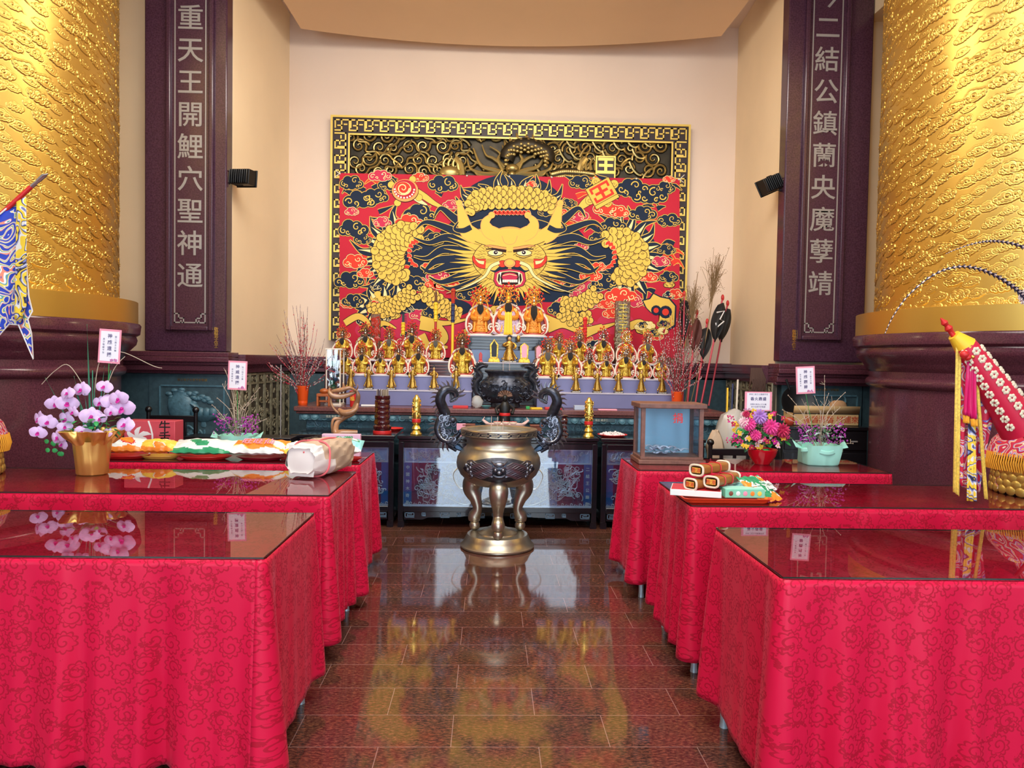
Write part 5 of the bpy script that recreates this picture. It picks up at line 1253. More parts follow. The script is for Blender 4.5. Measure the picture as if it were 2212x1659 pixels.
for grp, xs, protos, y_, side in (('gilded court figurines on left lower step', (757, 796, 845, 891, 937, 985), FL, 841, 'left'), ('gilded court figurines on right lower step', (1195, 1244, 1290, 1336, 1385, 1430), FR, 848, 'right')):
    for i, px in enumerate(xs):
        pr = protos[i % 2]; lab = 'small gilded standing figurine%s, %s on the %s lower step' % (' with black hat' if side == 'left' else ' with gold headdress', ('leftmost',)+tuple(ords[1:5])+('rightmost',) and (['leftmost', 'second from left', 'third from left', 'third from right', 'second from right', 'rightmost'][i]), side)
        if id(pr) in fu: t = dup(pr, lab, group=grp)
        else: fu[id(pr)] = 1; t = pr; t['label'] = lab; t['group'] = grp
        place(t, px, y_, YT1+.075, Z1, 56); t.scale = (t.scale[0]*.85, t.scale[1]*.6, t.scale[2])
# ============================================================ THINGS ON THE ALTARS
rnd = random.Random(77)
m_orangep = mat('orange_plastic', (.90, .10, .012), .35); m_twig = mat('willow_twig', (.16, .06, .05), .7)
m_bud = mat('willow_bud', (.62, .50, .48), .8); m_redleaf = mat('crimson_leaf', (.55, .015, .05), .5); m_drybr = mat('dry_brown_plant', (.30, .19, .09), .8)
def willow_vase(px, py, Y, label, tips, n, seed, leafs):
    rr = random.Random(seed); p = P(px, py, Y); p.z = ZS; t = thing('willow_vase', label, 'flower vase', p)
    MB().lathe([(.045, 0), (.048, .004), (.062, .19), (.068, .2), (.068, .205), (.058, .205), (.05, .02), (.001, .015)], 28, (0, 0, 0)).build('bucket', m_orangep, t, local=True)
    tw = MB(); bd = MB()
    x0, x1, ytop, ybot = tips
    for i in range(n):
        tx = rr.uniform(x0, x1); c = (tx-(x0+x1)/2)/((x1-x0)/2); ty = ytop+(ybot-ytop)*(abs(c)**1.6)*rr.uniform(.6, 1)+rr.uniform(0, 90)
        q = P(tx, ty, Y+rr.uniform(-.25, .25)); a = Vector((rr.uniform(-.03, .03), rr.uniform(-.03, .03), .05)); b = Vector((q.x-p.x, q.y-p.y, q.z-p.z))
        pts = spline([tuple(a), tuple(a.lerp(b, .35)+Vector((-.03*c, 0, .05))), tuple(a.lerp(b, .7)+Vector((.02*rr.uniform(-1, 1), 0, .02))), tuple(b)], 5); k = len(pts)
        mi = 1 if rr.random() < .3 else 0
        tw.tube(pts, [.0032*(1-.6*j/k) for j in range(k)], 4, mi)
        for j in range(26):
            if rr.random() < .35: continue
            s = .18+.8*j/26; f = s*(k-1); u = int(f); v = Vector(pts[u]).lerp(Vector(pts[min(k-1, u+1)]), f-u)
            bd.ball(v+Vector((rr.uniform(-.005, .005),)*1+(rr.uniform(-.005, .005), 0)), (.0042, .0042, .008), 5, 4, 0 if rr.random() < .7 else 1)
    tw.build('twigs', [m_twig, m_redleaf], t, local=True); bd.build('buds', [m_bud, m_redleaf], t, local=True)
    lf = MB()
    for (ax, ay) in leafs:
        c = P(ax, ay, Y-.1)-p
        for i in range(7):
            a = rr.uniform(-.6, 2.8); l = rr.uniform(.08, .15); d = Vector((math.cos(a), -.2, math.sin(a)*.6))*l
            lf.grid(lambda u, v: tuple(c+d*u+Vector((0, 0, 1)).cross(d)*((v-.5)*.45*math.sin(PI*u))+Vector((0, 0, -.03*u*u))), 5, 2)
    lf.build('red_leaves', m_redleaf, t, local=True)
    return t
willow_vase(654, 871, 7.95, 'orange bucket of willow twigs on the left end of the stone altar', (572, 716, 640, 820), 58, 1, ((690, 790), (705, 800)))
willow_vase(1462, 878, 7.93, 'orange bucket of willow twigs on the right end of the stone altar', (1405, 1530, 640, 800), 62, 2, ((1435, 720), (1520, 785)))
# black carved censer on the altar centre
bc = P(1092, 886, 7.86); t = thing('carved_censer', 'black carved incense urn with dragon ears in the middle of stone altar', 'incense urn', (bc.x, 8.0, ZS))
b = MB(); b.lathe([(.12, 0), (.16, .01), (.15, .05), (.20, .07), (.27, .14), (.285, .20), (.26, .27), (.20, .31), (.185, .34), (.20, .37), (.225, .385), (.225, .40), (.17, .40), (.16, .37)], 40, (0, 0, 0), sy=.52, fn=lambda a, z: 1+.03*math.sin(a*14+z*30))
rr = random.Random(5)
for i in range(70):
    a = -PI/2+rr.uniform(-1.4, 1.4); z = rr.uniform(.08, .28); r = .27 if .12 < z < .25 else .22
    q = Vector((r*math.cos(a), r*.52*math.sin(a)-.012, z)); sp = spiral_pts(0, 0, .03, 1., rr.uniform(0, 6), 1, 6, .3); b.tube([q+Vector((x, 0, y)) for x, y in sp], .007, 5)
b.build('urn', m_blackbr, t, local=True)
for s in (1, -1):
    h = MB(); sp = spline([(s*.22, 0, .10), (s*.31, 0, .16), (s*.32, 0, .26), (s*.27, 0, .33), (s*.31, 0, .40), (s*.25, 0, .45), (s*.20, 0, .44)], 5)
    h.tube(sp, [.035-.0006*j for j in range(len(sp))], 8)
    for j in range(0, len(sp), 2): q = Vector(sp[j]); h.tube([q, q+Vector((s*.04, -.01, .02)), q+Vector((s*.05, 0, .045))], [.02, .012, .002], 5)
    h.build('dragon_ear', m_blackbr, t, local=True)
for dx in (-.03, .04): tag(MB().tube([(bc.x+dx, 8.0, ZS+.38), (bc.x+dx, 8.0, ZS+.55)], .0025, 5).build('incense_stick', m_incense), 'thin incense stick %s in the black carved urn on the stone altar' % ('left' if dx < 0 else 'right'), 'incense stick', 'incense sticks in the carved urn')
def simple(name, label, cat, mb, m, bevel=0., group=None): return tag(mb.build(name, m, None, bevel=bevel), label, cat, group)
# centre ledge: tablets and figurine
zL = Zc; Yl = YT3+.0
m_red2 = mat('signal_red', (.62, .02, .02), .4); m_pink = mat('pink_card', (.90, .38, .50), .6); m_white = mat('paper_white', (.82, .80, .80), .6)
def prow(px, w, h, y): c = P(px, 783, y); return c.x, w/2*y/F_PX, h*y/F_PX
def tablet(px, w, h, label, body, plate, top):
    x, hw, hh = prow(px, w, h, Yl); t = thing('spirit_tablet', label, 'tablet', (x, Yl, zL), None)
    MB().box((0, 0, hh*.09), (hw*2.2, .07, hh*.18), 0, taper=.8).build('foot', body, t, local=True, bevel=.004)
    o = [(-hw*.7, hh*.18), (hw*.7, hh*.18), (hw*.8, hh*.75), (0, hh*(1 if top else .9)), (-hw*.8, hh*.75)]
    M = Matrix(((1, 0, 0, 0), (0, 0, 1, 0), (0, 1, 0, 0), (0, 0, 0, 1)))
    MB().prism(o, -.02, .02, 0, M).build('board', body, t, local=True, bevel=.003)
    MB().prism([(a*.62, b*.86+hh*.08) for a, b in o], -.024, -.019, 0, M).build('inscription_plate', plate, t, local=True)
tablet(1038, 9, 22, 'tiny red tablet at left on the central ledge', m_red2, m_rlac, True)
tablet(1067, 24, 50, 'tall pointed gold tablet on the central ledge left of the figurine', m_robe, m_black, True)
tablet(1132, 24, 48, 'purple cushioned gold tablet on the central ledge right of the figurine', m_robe, m_pink, False)
tablet(1163, 22, 44, 'small frame tablet with pink panel at right end of central ledge', m_hd, m_pink, False)
fg = figurine('gilded figurine raising a round fan, in the middle of the central ledge', None, True, 1); x, hw, hh = prow(1100, 40, 62, Yl); fg.location = (x, Yl, zL); fg.scale = (hh*1.1, hh*.7, hh)
MB().grid(lambda u, v: (.28+.10*(u-.5), -.05, .72+.22*(v)), 2, 2).build('fan', m_gilt, fg, local=True, solid=.03)
# carved plaques, staffs and weapons behind the rear rows
def plaque(px, pyt, w, label, wang):
    Y = YT4+.10; x = P(px, 700, Y).x; zt_ = P(px, pyt, Y).z; hw = w/2*Y/F_PX; t = thing('carved_plaque', label, 'plaque', (x, Y, Z3))
    MB().bx(x-hw, x+hw, Y, Y+.04, Z3, zt_).build('board', m_hd, t, bevel=.01)
    b = MB(); scroll_relief(b, x-hw+.01, x+hw-.01, Z3+.15, zt_-.01, Y-.004, int((zt_-Z3)*w*3.2), px, (.015, .03), .008)
    b.build('openwork_carving', m_carve if wang else m_rlac, t)
    if wang: text_mb('王主王', .12, (x, Y-.014, (zt_+Z3)/2+.16), (1, 0, 0), (0, 0, 1), .004, vertical=True, line=1.).build('characters', m_robe, t)
plaque(811, 678, 21, 'tall dark red carved plaque standing behind the left rear row', False)
plaque(1345, 650, 33, 'tall gilded openwork plaque with vertical characters behind right rear row', True)
def staff(px, top, label, kind, mats_, Y=None):
    Y = Y or YT4+.04; x = P(px, 700, Y).x; z1 = P(px, top, Y).z; z0 = Z3
    t = thing('ceremonial_staff', label, 'staff', (x, Y, z0)); h = z1-z0
    MB().tube([(x, Y, z0), (x, Y, z0+h*.55)], .016, 10).build('shaft', mats_[0], t)
    g = MB(); g.tube([(x, Y, z0+h*.55), (x, Y, z0+h*.82)], .022, 10); 
    for i in range(4): g.ball((x, Y, z0+h*(.58+.07*i)), (.028, .028, .012), 10, 6)
    g.build('grip', mats_[1], t)
    k = MB()
    if kind == 'comb':
        k.bx(x-.014, x+.014, Y-.01, Y+.01, z0+h*.82, z1)
        for i in range(9): k.bx(x+.012, x+.04, Y-.006, Y+.006, z0+h*(.80+.02*i), z0+h*(.808+.02*i))
    elif kind == 'sword': k.tube([(x, Y, z0+h*.82), (x, Y, z1-.05), (x, Y, z1)], [.018, .014, .002], 8); k.tube([(x-.05, Y, z0+h*.83), (x, Y, z0+h*.81), (x+.05, Y, z0+h*.83)], .01, 6)
    else: k.tube([(x, Y, z0+h*.82), (x, Y, z1)], [.02, .026], 8); k.ball((x, Y, z1), .03, 8, 6)
    k.build('head', mats_[2], t)
m_navyst = mat('navy_painted_wood', (.02, .03, .10), .3)
staff(941, 625, 'tall brown staff with golden grip behind the left rear row', 'sword', (m_rlac, m_yel, m_hd))
staff(978, 628, 'navy and gold staff just left of the top platform', 'mace', (m_yel, m_navyst, m_rlac))
staff(871, 678, 'short comb shaped black weapon with gold handle behind left rear row', 'comb', (m_rlac, m_yel, m_black))
staff(1264, 690, 'red tasselled rod standing behind the right rear row', 'mace', (m_red2, m_red2, m_red2))
# left display case and odd items on the altar slab
gc = P(712, 872, 7.98); t = thing('display_case', 'narrow glass case with red and gold contents at left end of stone altar', 'display case', (gc.x, 8.0, ZS))
x0, x1 = P(706, 800, 8.0).x, P(738, 800, 8.0).x; zt1 = P(700, 755, 8.0).z
b = MB()
for xx in (x0, x1-.012):
    for yy in (7.95, 8.14): b.bx(xx, xx+.012, yy, yy+.012, ZS, zt1)
b.bx(x0-.01, x1+.01, 7.94, 8.16, zt1, zt1+.015); b.bx(x0-.01, x1+.01, 7.94, 8.16, ZS, ZS+.02); b.build('case_frame', m_wlac, t)
MB().bx(x0+.006, x1-.006, 7.953, 7.956, ZS+.02, zt1).build('pane', m_panelglass, t)
b = MB(); rr = random.Random(9)
for i in range(40): b.ball((rr.uniform(x0+.04, x1-.04), rr.uniform(8.0, 8.1), rr.uniform(ZS+.05, zt1-.05)), rr.uniform(.015, .035), 6, 5, rr.randint(0, 3))
b.build('contents', [m_rlac, m_robe, mat('bottle_green', (.02, .2, .08), .4), m_navyst], t)
q = P(700, 878, 7.86); t = thing('wooden_stand', 'small orange brown carved wooden stand beside the left willow bucket', 'stand', (q.x, 7.86, ZS))
b = MB(); b.bx(-.07, .07, -.05, .05, .10, .13); b.bx(-.07, -.05, -.05, .05, 0, .1); b.bx(.05, .07, -.05, .05, 0, .1); b.bx(-.05, .05, -.02, .02, .04, .06); b.ball((0, 0, .155), (.05, .04, .03), 10, 6); b.build('stand_frame', mat('orange_brown_wood', (.42, .10, .02), .35), t, local=True, bevel=.004)
q = P(762, 878, 7.84); t = thing('candle_cup', 'red glass candle cup with gold lettering on the altar near driftwood', 'candle', (q.x, 7.84, ZS))
MB().lathe([(.028, 0), (.03, .005), (.034, .16), (.032, .165), (.03, .15), (.001, .15)], 20, (0, 0, 0)).build('red_cup', m_red2, t, local=True); text_mb('福', .05, (0, -.036, .08), (1, 0, 0), (0, 0, 1), .001).build('gold_character', m_yel, t, local=True)
def roll(px, py, Y, z, l, r, label, m_, name='paper_roll', cat='paper'): c = P(px, py, Y); simple(name, label, cat, MB().tube([(c.x-l/2, Y, z+r), (c.x+l/2, Y, z+r)], r, 10), m_)
roll(798, 878, 7.80, ZS, .17, .012, 'white paper roll lying on the altar left of centre', m_white)
def flatbox(px, py, Y, z, w, d, h, label, m_, name='flat_box', cat='box', rz=0., group=None):
    c = P(px, py, Y); t = tag(MB().box((c.x, Y, z+h/2), (w, d, h), 0, rz=rz).build(name, m_, None, bevel=.003), label, cat, group); return t
flatbox(1260, 880, 7.86, ZS, .20, .10, .045, 'pale grey blue box on altar slab behind the right gold candle', mat('pale_blue_card', (.45, .52, .66), .5))
flatbox(1312, 884, 7.80, ZS, .20, .07, .014, 'pink red envelope on the altar slab right of pale box', m_pink, 'red_envelope', 'envelope')
flatbox(995, 880, 7.84, ZS, .16, .09, .025, 'red packet on altar slab behind the left dragon handle', m_red2, 'red_packet', 'packet')
flatbox(1195, 880, 7.84, ZS, .18, .09, .022, 'red packet on altar slab behind the right dragon handle', m_red2, 'red_packet', 'packet')
flatbox(1158, 884, 7.80, ZS, .12, .07, .02, 'yellow and cream packet on altar slab right of urn', m_yel, 'yellow_packet', 'packet', .2)
flatbox(1140, 880, 7.83, ZS, .04, .04, .03, 'small green packet on altar slab right of the urn', mat('leaf_green', (.03, .35, .08), .5), 'green_packet', 'packet')
def crumple(c, r, n, seed, mi=0, mb=None, amp=.25):
    rr = random.Random(seed); b = mb or MB(); o = len(b.v); b.ball((0, 0, 0), 1., 14, 9, mi)
    vs = []
    for v in b.v[o:]:
        k = 1+rr.uniform(-amp, amp); vs.append((c[0]+v[0]*r[0]*k, c[1]+v[1]*r[1]*k, c[2]+v[2]*r[2]*k))
    b.v[o:] = vs; b.s[-1] = b.s[-1]
    for i in range(len(b.s)): 
        if i >= len(b.s)-14*9: b.s[i] = False
    return b
m_film = mat('clear_film', (.75, .74, .72), .2, alpha=.45)
q = P(1031, 865, 7.88); simple('plastic_bag', 'clear crumpled plastic bag on altar slab left of urn', 'bag', crumple((q.x, 7.86, ZS+.068), (.06, .045, .065), 8, 3, amp=.12), m_film)
q = P(1050, 880, 7.81); t = thing('shallow_bowl', 'small shallow blue green bowl on altar slab in front of the urn', 'bowl', (q.x, 7.79, ZS)); MB().lathe([(.025, 0), (.03, .005), (.055, .03), (.052, .032), (.02, .012), (.001, .01)], 20, (0, 0, 0)).build('bowl_shell', mat('celadon', (.10, .30, .32), .3), t, local=True)
q = P(1385, 865, 7.9); t = thing('driftwood_ornament', 'small dark driftwood ornament on altar slab right of centre', 'ornament', (q.x, 7.9, ZS)); b = MB(); rr = random.Random(4)
for i in range(7): a = rr.uniform(0, 6); b.tube(spline([(0, 0, .01), (.04*math.cos(a), .02*math.sin(a), .03), (.09*math.cos(a), .03*math.sin(a), .02+.05*rr.random())], 4), [.018, .016, .015, .014, .012, .01, .008, .006, .003], 6)
b.build('branching_wood', m_twig, t, local=True)
q = P(1418, 870, 7.88); t = thing('tea_light', 'small glowing tea light on the altar slab above donation box', 'candle', (q.x, 7.88, ZS)); MB().lathe([(.018, 0), (.018, .02), (.001, .02)], 14, (0, 0, 0)).build('candle_cup', m_white, t, local=True); MB().lathe([(.002, .02), (.008, .032), (.004, .05), (.0005, .065)], 10, (0, 0, 0)).build('flame', mat('flame', (1, .55, .2), .5, emit=12), t, local=True)
# -------- on the black altar tables
m_darkred = mat('dark_turned_wood', (.06, .008, .01), .12, coat=.7)
q = P(825, 944, 7.06); t = thing('divination_stick_holder', 'dark turned wooden cylinder full of divination sticks on left altar table', 'stick holder', (q.x, 7.08, ZA))
pr = [(.085, 0), (.088, .01), (.085, .035), (.075, .04), (.085, .055), (.085, .075), (.07, .085)]
for i in range(5): z = .09+.048*i; pr += [(.066, z), (.072, z+.012), (.072, z+.036), (.066, z+.046)]
pr += [(.072, .335), (.072, .365), (.062, .365), (.06, .2), (.001, .2)]
MB().lathe(pr, 40, (0, 0, 0)).build('turned_cylinder', m_darkred, t, local=True)
MB().lathe([(.086, .002), (.0895, .01), (.0865, .034), (.080, .036)], 40, (0, 0, 0), caps=False).build('red_foot_ring', m_red2, t, local=True)
b = MB(); text_mb('有求必應', .05, (-.052, -.052, .20), (.77, -.64, 0), (0, 0, 1), .001, b, vertical=True, line=1.1, bold=.001); b.build('gold_characters', m_gold, t, local=True)
b = MB()
for i in range(44): a, r = rnd.uniform(0, 2*PI), .055*math.sqrt(rnd.random()); b.box((r*math.cos(a), r*math.sin(a), .32), (.007, .002, .20+rnd.uniform(-.01, .015)), rnd.randint(0, 1), rz=rnd.uniform(0, 3))
b.build('divination_sticks', [mat('aged_bamboo', (.42, .33, .24), .6), mat('dark_bamboo', (.08, .05, .05), .6)], t, local=True)
def gold_candle(px, py, label):
    q = P(px, py, 7.06); t = thing('gold_candle', label, 'candle', (q.x, 7.06, ZA))
    MB().lathe([(.052, 0), (.055, .006), (.045, .02), (.034, .04), (.045, .055), (.036, .075), (.024, .09), (.04, .105), (.04, .115)], 28, (0, 0, 0), fn=lambda a, z: 1+.05*math.sin(a*8+z*60)).build('lotus_stand', mat('lemon_gold', (.88, .66, .16), .2, metal=.9), t, local=True)
    MB().lathe([(.037, .115), (.042, .12), (.042, .145), (.037, .15)], 24, (0, 0, 0)).build('red_band', m_red2, t, local=True)
    b = MB(); b.lathe([(.036, .15), (.038, .16), (.038, .335), (.03, .35), (.018, .36), (.015, .375), (.002, .38)], 28, (0, 0, 0)); rr = random.Random(px)
    for i in range(60): a = rr.uniform(0, 2*PI); z = .165+.17*rr.random(); b.ball((.038*math.cos(a), .038*math.sin(a), z), (.008, .008, .010), 6, 4, rr.choice((0, 0, 1)))
    b.build('embossed_candle', [mat('lemon_gold', ()), m_orange], t, local=True)
gold_candle(899, 942, 'gold embossed candle left of the bronze censer on altar table')
gold_candle(1271, 946, 'gold embossed candle right of the bronze censer on altar table')
def plate(px, Y, z, r, label, m_, name='red_plate'):
    q = P(px, 930, Y); t = thing(name, label, 'plate', (q.x, Y, z)); MB().lathe([(r*.7, 0), (r*.72, .003), (r, .02), (r*.99, .023), (r*.7, .006), (.001, .005)], 36, (0, 0, 0)).build('dish', m_, t, local=True); return t
plate(1323, 7.12, ZA, .145, 'red plastic plate under a heap of white sweets on right altar table', m_red2)
q = P(1323, 930, 7.12); b = MB(); rr = random.Random(2)
for i in range(110): a = rr.uniform(0, 2*PI); r = .115*math.sqrt(rr.random()); b.ball((q.x+r*math.cos(a), 7.12+r*math.sin(a), ZA+.018+.035*(1-r/.13)*rr.random()), rr.uniform(.009, .013), 6, 5)
tag(b.build('white_sweets', m_white), 'heap of small white sweets on red plate beside donation box', 'sweets', kind='stuff')
plate(850, 7.45, ZA, .10, 'small red plate behind the stick holder on the left altar table', m_red2)
# driftwood carving
m_drift = mat('polished_driftwood', (.40, .20, .10), .2, var=.45, vscale=6, coat=.4)
D0 = 7.08; dw = thing('driftwood_carving', 'pale polished twisted driftwood carving with hollow loops on left altar table', 'wood carving', (P(745, 940, D0).x, D0, ZA))
b = MB()
def dpt(px, py, dy=0.): p = P(px, py, D0+dy); return (p.x, p.y, max(p.z, ZA+.008))
for pts, rd, fl in ((((772, 948), (740, 948), (726, 935), (728, 915), (742, 902), (762, 890), (770, 872), (774, 855), (770, 842)), (.03, .04, .035, .03, .032, .035, .028, .02, .006), .8),
                    (((770, 845), (755, 838), (738, 842), (718, 846), (712, 852)), (.012, .022, .028, .02, .008), .8), (((712, 838), (712, 848), (722, 856), (745, 855), (770, 846)), (.006, .018, .026, .026, .014), .8),
                    (((716, 850), (715, 870), (724, 886), (740, 898)), (.012, .011, .011, .014), 1.), (((732, 884), (745, 892), (766, 886), (772, 872)), (.02, .045, .035, .02), .7),
                    (((742, 842), (742, 832), (740, 826)), (.022, .012, .002), 1.), (((740, 905), (722, 905), (717, 918), (718, 940)), (.014, .014, .011, .009), 1.), (((770, 842), (773, 835), (771, 828)), (.008, .006, .001), 1.)):
    sp = spline([dpt(*p, -.03*math.sin(i)) for i, p in enumerate(pts)], 6); rr_ = [x[0] for x in spline([(r,) for r in rd], 6)]; b.tube(sp, rr_, 12, flat=fl)
b.build('twisted_wood', m_drift, dw)
# tray with three cups, dark guardian figure, boxes and salt on centre table
q = P(1092, 925, 7.42); t = thing('offering_tray', 'pink white footed tray behind the bronze censer rim', 'tray', (q.x, 7.42, ZA))
m_pinkw = mat('pink_white_glaze', (.80, .55, .52), .3)
MB().lathe([(.10, 0), (.11, .01), (.10, .03), (.18, .05), (.20, .085), (.19, .085), (.16, .06), (.001, .055)], 36, (0, 0, 0), sy=.5).build('tray_body', m_pinkw, t, local=True)
b = MB()
for s in (1, -1): b.tube([(s*.17, 0, .07), (s*.23, 0, .12), (s*.21, 0, .15)], [.02, .012, .003], 6)
b.build('horn_handles', m_pinkw, t, local=True)
for i, dx in enumerate((-.085, .0, .075)):
    c = thing('tea_cup', 'small red tea cup, %s on the offering tray' % ('leftmost', 'middle one', 'rightmost')[i], 'cup', (q.x+dx, 7.38, ZA+.058), 'tea cups on the offering tray')
    MB().lathe([(.018, 0), (.02, .004), (.036, .05), (.034, .05), (.017, .008), (.001, .008)], 20, (0, 0, 0)).build('cup_shell', m_red2, c, local=True); MB().lathe([(.034, .028), (.037, .03), (.0385, .048), (.0365, .05)], 20, (0, 0, 0), caps=False).build('pale_rim', m_wlac, c, local=True)
gq = P(1090, 915, 7.6); t = thing('guardian_figure', 'small black guardian figure with fan shaped headdress and red ribbon behind tray', 'statue', (gq.x, 7.60, ZA))
b = MB(); b.lathe([(.07, 0), (.08, .02), (.06, .1), (.05, .18), (.06, .24), (.03, .29), (.02, .30)], 14, (0, 0, 0), sy=.8, fn=lambda a, z: 1+.08*math.sin(a*7)); b.ball((0, -.01, .33), (.03, .03, .036), 10, 7)
for s in (1, -1): b.tube([(s*.04, 0, .26), (s*.09, -.02, .22), (s*.07, -.06, .17)], .018, 6)
b.build('figure_body', m_black, t, local=True)
b = MB()
for i in range(9): a = PI*i/8; b.tube([(.02*math.cos(a), .0, .35), (.075*math.cos(a), .0, .36+.05*math.sin(a))], [.010, .014], 6)
b.build('fan_headdress', m_hd, t, local=True); MB().lathe([(.057, .15), (.062, .165), (.057, .18)], 16, (0, 0, 0), sy=.85, caps=False).build('red_ribbon', m_red2, t, local=True)
m_bxw = mat('brown_box_wood', (.22, .06, .03), .35)
for px, s_ in ((1013, 'left'), (1158, 'right')):
    q = P(px, 925, 7.35); t = thing('wooden_cup_box', 'small square brown wooden box %s of the bronze censer rim' % s_, 'box', (q.x, 7.35, ZA), 'small brown boxes on the altar table')
    MB().box((0, 0, .035), (.10, .10, .07), 0, taper=1.12).build('box_body', m_bxw, t, local=True, bevel=.004); MB().box((0, 0, .076), (.125, .125, .012), 0).build('box_lid', m_bxw, t, local=True, bevel=.003)
for px, s_ in ((1039, 'left'), (1131, 'right')):
    q = P(px, 930, 7.32); plate(px, 7.32, ZA, .055, 'small white dish %s of the offering tray' % s_, m_white, 'white_dish'); tag(MB().lathe([(.035, .007), (.028, .02), (.010, .034), (.001, .036)], 18, (q.x, 7.32, ZA)).build('salt_mound', m_white), 'cone of white salt on the dish %s of offering tray' % s_, 'salt', kind='stuff')
flatbox(996, 930, 7.30, ZA, .09, .02, .09, 'pink card standing behind the left dragon handle of censer', m_pink, 'pink_card', 'card')
# lamp-like carved lantern right of censer
q = P(1219, 935, 7.2); t = thing('carved_candle_stand', 'dark red turned stand behind the right dragon handle', 'candle stand', (q.x, 7.2, ZA)); MB().lathe([(.04, 0), (.045, .01), (.02, .03), (.03, .06), (.018, .09), (.03, .12), (.035, .15), (.02, .17), (.04, .19), (.001, .2)], 20, (0, 0, 0)).build('turned_stem', m_darkred, t, local=True)
# flags and dry plants in the right corner
m_blackcl = mat('black_banner_cloth', (.012, .012, .014), .7); m_redpole = mat('red_pole', (.50, .03, .06), .45)
def pole_flag(px0, py0, px1, py1, label, m_, fl, Y=8.8, seed=0, motif=False):
    a = P(px0, py0, Y-.3); b_ = P(px1, py1, Y); a.z = ZS; t = thing('flag', label, 'flag', (a.x, a.y, ZS))
    MB().tube([a, b_], .011, 8).build('pole', m_redpole, t); d = (b_-a).normalized()
    MB().ball(b_+d*.03, (.02, .02, .04), 8, 6).build('finial', m_red2, t)
    L_ = fl*Y/F_PX; w = .085; rr = random.Random(seed); ph = rr.uniform(0, 6)
    f = MB(); f.grid(lambda u, v: tuple(b_-d*(.04+L_*v)+Vector(((u-.5)*2*w*(math.sin(PI*min(1, .12+v*.93))**.7)*(1-.1*v), -.02+.04*math.sin(u*7+ph+v*2), -.05*abs(u-.5)))), 12, 14)
    f.build('cloth', m_, t, solid=.004)
    if motif:
        c = b_-d*(.04+L_*.45); mm = MB(); mm.tube([c+Vector((x, -.066, z)) for x, z in ((-.04, .08), (.05, .10), (.0, .0), (.05, -.02), (-.04, -.10), (-.05, -.04))], .009, 5); mm.build('white_motif', m_white, t)
pole_flag(1512, 915, 1560, 648, 'black furled flag with white figure on red pole, right of altar', m_blackcl, 86, seed=1, motif=True)
pole_flag(1530, 915, 1571, 660, 'black furled flag on red pole nearest the right niche wall', m_blackcl, 76, Y=9.2, seed=2)
pole_flag(1500, 915, 1527, 700, 'dark narrow furled flag behind right willow vase', m_blackcl, 70, seed=3)
pole_flag(1483, 915, 1505, 680, 'dark brown furled flag beside the banner, right of the statues', mat('brown_flag_cloth', (.10, .025, .02), .7), 74, seed=4)
pole_flag(1474, 900, 1478, 640, 'tall black furled flag overlapping the right edge of greek key frame', m_blackcl, 92, Y=9.1, seed=5)
def dry_plant(px, py, pxt, pyt, Y, label, seed, w):
    a = P(px, py, Y); t = thing('dried_plant', label, 'dried plant', (a.x, Y, ZS)); rr = random.Random(seed); b = MB(); top = P(pxt, pyt, Y); R_ = w*Y/F_PX
    a.z = ZS; b.tube(spline([tuple(a), tuple(a.lerp(top, .5)+Vector((.03, 0, 0))), tuple(top)], 6), .006, 5)
    for i in range(120):
        s = Vector(a).lerp(top, rr.uniform(.72, .98)); q = top+Vector((rr.gauss(0, R_*.5), rr.gauss(0, R_*.3), rr.gauss(-.02, R_*.9)))
        b.tube([s, s.lerp(q, .6)+Vector((0, 0, .02)), q], .0022, 3)
        for _ in range(2): b.ball(q+Vector((rr.uniform(-.02, .02), 0, rr.uniform(-.02, .02))), .004, 4, 3)
    b.build('stems', m_drybr, t)
dry_plant(1490, 880, 1548, 585, 8.7, 'tall bushy dried plant above the flags in the right corner', 3, 22); dry_plant(1480, 880, 1500, 640, 8.75, 'shorter bushy dried plant beside greek key frame on right', 5, 22)
# ============================================================ THINGS ON THE RED TABLES
m_goldfoil = mat('gold_foil_wrap', (.85, .52, .14), .28, metal=.75)
m_mint = mat('mint_wrapping_paper', (.36, .78, .66), .5)
m_leaf = mat('leaf_green', (.03, .35, .08), .5); m_dgreen = mat('dark_leaf', (.02, .10, .035), .45); m_blade = mat('green_blade', (.05, .28, .17), .4)
m_orch = mat('orchid_petal', (.72, .50, .80), .5, var=.12, vscale=30); m_magenta = mat('magenta_lip', (.55, .01, .28), .5)
m_dry = mat('pale_dry_stem', (.52, .42, .32), .8); m_purple = mat('purple_statice', (.42, .05, .38), .7)
def foil_pot(name_parts, t, prof, m, seed, n=40, amp=.06, c=(0, 0, 0), M=None, sq=0.):
    rr = random.Random(seed); ph = [rr.uniform(0, 6) for _ in range(4)]
    MB().lathe(prof, n, c, 0, M, fn=lambda a, z: (1-sq+sq*1.0*(abs(math.cos(a))**5+abs(math.sin(a))**5)**-.2)*(1+amp*(.5*math.sin(5*a+ph[0]+z*18)+.35*math.sin(9*a+ph[1]-z*26)+.3*math.sin(14*a+ph[2]+z*9)))).build(name_parts, m, t, local=True)
def petal(mb, c, d, n, L_, W, mi, curl=.15):
    d = d.normalized(); n = (n-d*n.dot(d)).normalized(); s = d.cross(n)
    def f(u, v): w = W*math.sin(PI*min(1, .12+.85*u))**.75; x = (v-.5)*2; return tuple(c+d*(L_*u)+s*(x*w)+n*(-curl*L_*u*u+.25*W*(1-x*x)*math.sin(PI*u)))
    mb.grid(f, 6, 5, mi)
